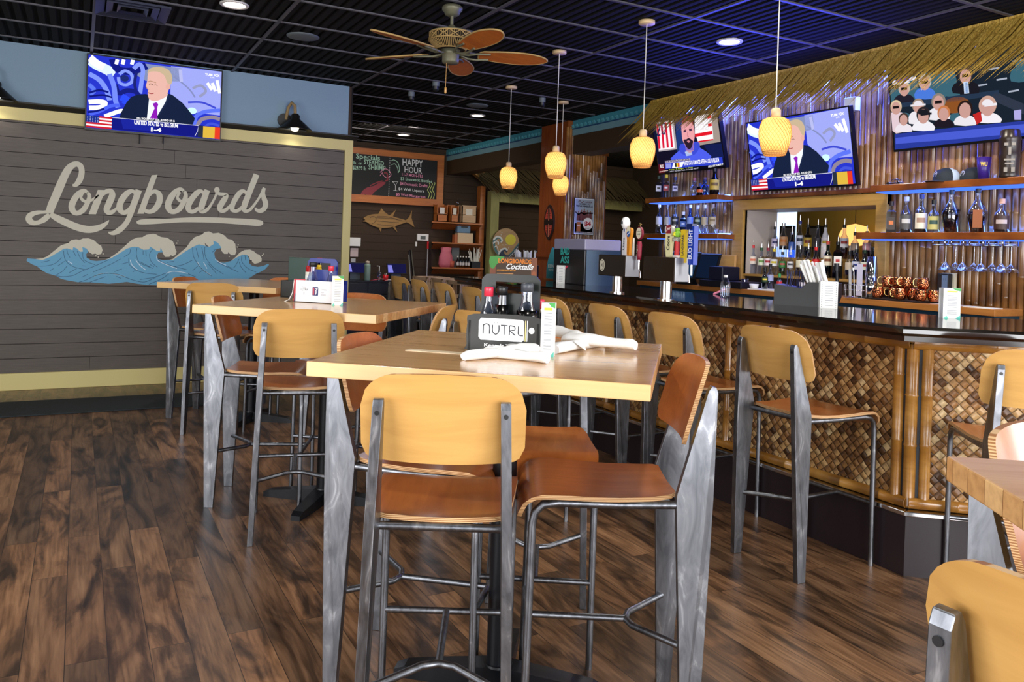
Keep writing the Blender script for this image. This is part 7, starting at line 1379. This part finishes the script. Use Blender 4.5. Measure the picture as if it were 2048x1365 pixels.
# green handle of a second caddy behind, card holders
q = PZ(606, 598, TT); t = thing('green_caddy', 'dark green caddy behind the white fronted one on the middle table', 'caddy', (1.11, 4.62, TT), math.radians(-47)); MB().bb((-.10, 0, 0), (.10, .12, .008)).bb((-.10, 0, 0), (.10, .006, .10)).bb((-.10, .114, 0), (.10, .12, .10)).bb((-.10, 0, 0), (-.094, .12, .10)).bb((.094, 0, 0), (.10, .12, .10)).build('tray', mat('caddy_14150f', '14150f', .35), t); MB().bb((-.09, .055, 0), (.09, .062, .235)).build('handle_panel', mat('caddy_green', '1c3a30', .4), t, bevel=.003)
t = thing('card_holder', 'white curved card holder with a red and navy drinks card on the middle table', 'card holder', PZ(588, 604, TT), math.radians(-30)); MB().grid([[Vector((-.055+.0, y, 0)), Vector((-.03, y, .012)), Vector((-.012, y, .05)), Vector((-.004, y, .12))] for y in (0, .05)]).build('stand', M_WHITE, t).modifiers.new('s', 'SOLIDIFY').thickness = .003
mb = MB().m(LB('b81c2c')).bb((-.002, -.002, .004), (.058, .0, .125)); f = Face(mb, plane_fn((.0, -.0025, .004), (.056, 0, 0), (0, 0, .12)), (0, -1, 0), .0004); f.poly([(0, 0), (1, 0), (1, .62), (.3, .55), (.05, .3)], LB('1c2a4a'), 0); f.lay().rect(.2, .2, .8, .3, LB('c03048')).rect(.25, .42, .8, .5, LB('d8dce8')).rect(.2, .86, .95, .96, LB('f0e8e8')); mb.build('card', None, t)
pt = PZ(672, 611, TT); tent('menu_card', 0, 0, .058, .155, 'narrow white table card leaning at the right of the middle table caddy', art_menu, -YAW+.2, TT, Vector((pt.x, pt.y-.02, TT)))
pt = PZ(1093, 713, TT); tent('menu_card', 0, 0, .042, .165, 'narrow white table card standing before the dark bottle caddy', art_menu, -YAW-.15, TT, Vector((pt.x-.005, pt.y-.01, TT)))
# rolled napkins
def roll(a, b, r0, r1, tx, seed, lift=0):
    rd = random.Random(seed); a, b = Vector((a[0], a[1], 0)), Vector((b[0], b[1], 0)); L = (b-a).length; d = (b-a).normalized(); sd = Vector((-d.y, d.x, 0)); rows = []; ph = rd.uniform(0, 6)
    for i in range(19):
        s = i/18; r = r0+(r1-r0)*s; r *= 1+.10*math.sin(s*9+ph)+rd.uniform(-.03, .03); c = d*(L*s)+sd*(.006*math.sin(s*4+ph)); row = []
        if i in (0, 18): r *= .78
        for k in range(17):
            t_ = 2*PI*k/16; rr = r*(1+.07*math.sin(3*t_+s*7+ph)); row.append(c+sd*(rr*1.25*math.cos(t_))+Vector((0, 0, max(.0005, r*.82+rr*.82*math.sin(t_))+lift)))
        rows.append(row)
    mb = MB(); mb.smooth = True; mb.grid(rows); mb.smooth = False; mb.add(rows[0][:16], [tuple(range(16))]); mb.add(rows[-1][:16], [tuple(range(16))[::-1]])
    # loose corner of the cloth
    c0 = d*(L*.30); w = sd*rd.choice((1, -1)); sheet = [[c0+d*(.055*u)+w*(.012+.05*v*(1-u*.6))+Vector((0, 0, .028*(1-v)+.006+.004*math.sin(u*9))) for u in (0, .33, .66, 1)] for v in (0, .33, .66, 1)]
    mb.smooth = True; mb.grid(sheet)
    o = tag(mb.build('rolled_napkin', M_NAPKIN), tx, 'napkin', 'rolled white napkins on the near table'); o.location = (a.x, a.y, TT); m = o.modifiers.new('s', 'SUBSURF'); m.levels = 1; m.render_levels = 1; return o
roll((.985, 2.057), (1.27, 2.125), .016, .024, 'long rolled napkin pointing left in front of the dark caddy', 1)
roll((1.10, 2.09), (1.195, 1.945), .017, .019, 'rolled napkin lying under the others, its end toward the foreground', 2)
roll((1.11, 2.135), (1.30, 2.11), .017, .019, 'rolled napkin along the foot of the dark caddy with a pointed cloth corner', 3)
roll((1.33, 2.12), (1.60, 2.27), .020, .025, 'rolled napkin lying flat right of the table card', 4)
roll((1.53, 2.52), (1.50, 2.26), .022, .024, 'raised rolled napkin at the back of the right hand pile', 5, .018)
roll((1.46, 2.27), (1.592, 2.055), .026, .020, 'rolled napkin at the right end of the pile, pointing right', 6, .012)
a, b = PZ(815, 700, TT), PZ(943, 709, TT); d = (b-a); t = tag(MB().bb((0, -.02, 0), (d.length, .02, .0016)).build('menu_strip', LB('d8c4a4')), 'cream paper strip lying flat left of the dark caddy', 'paper'); t.location = (a.x, a.y, TT); t.rotation_euler = (0, 0, math.atan2(d.y, d.x))
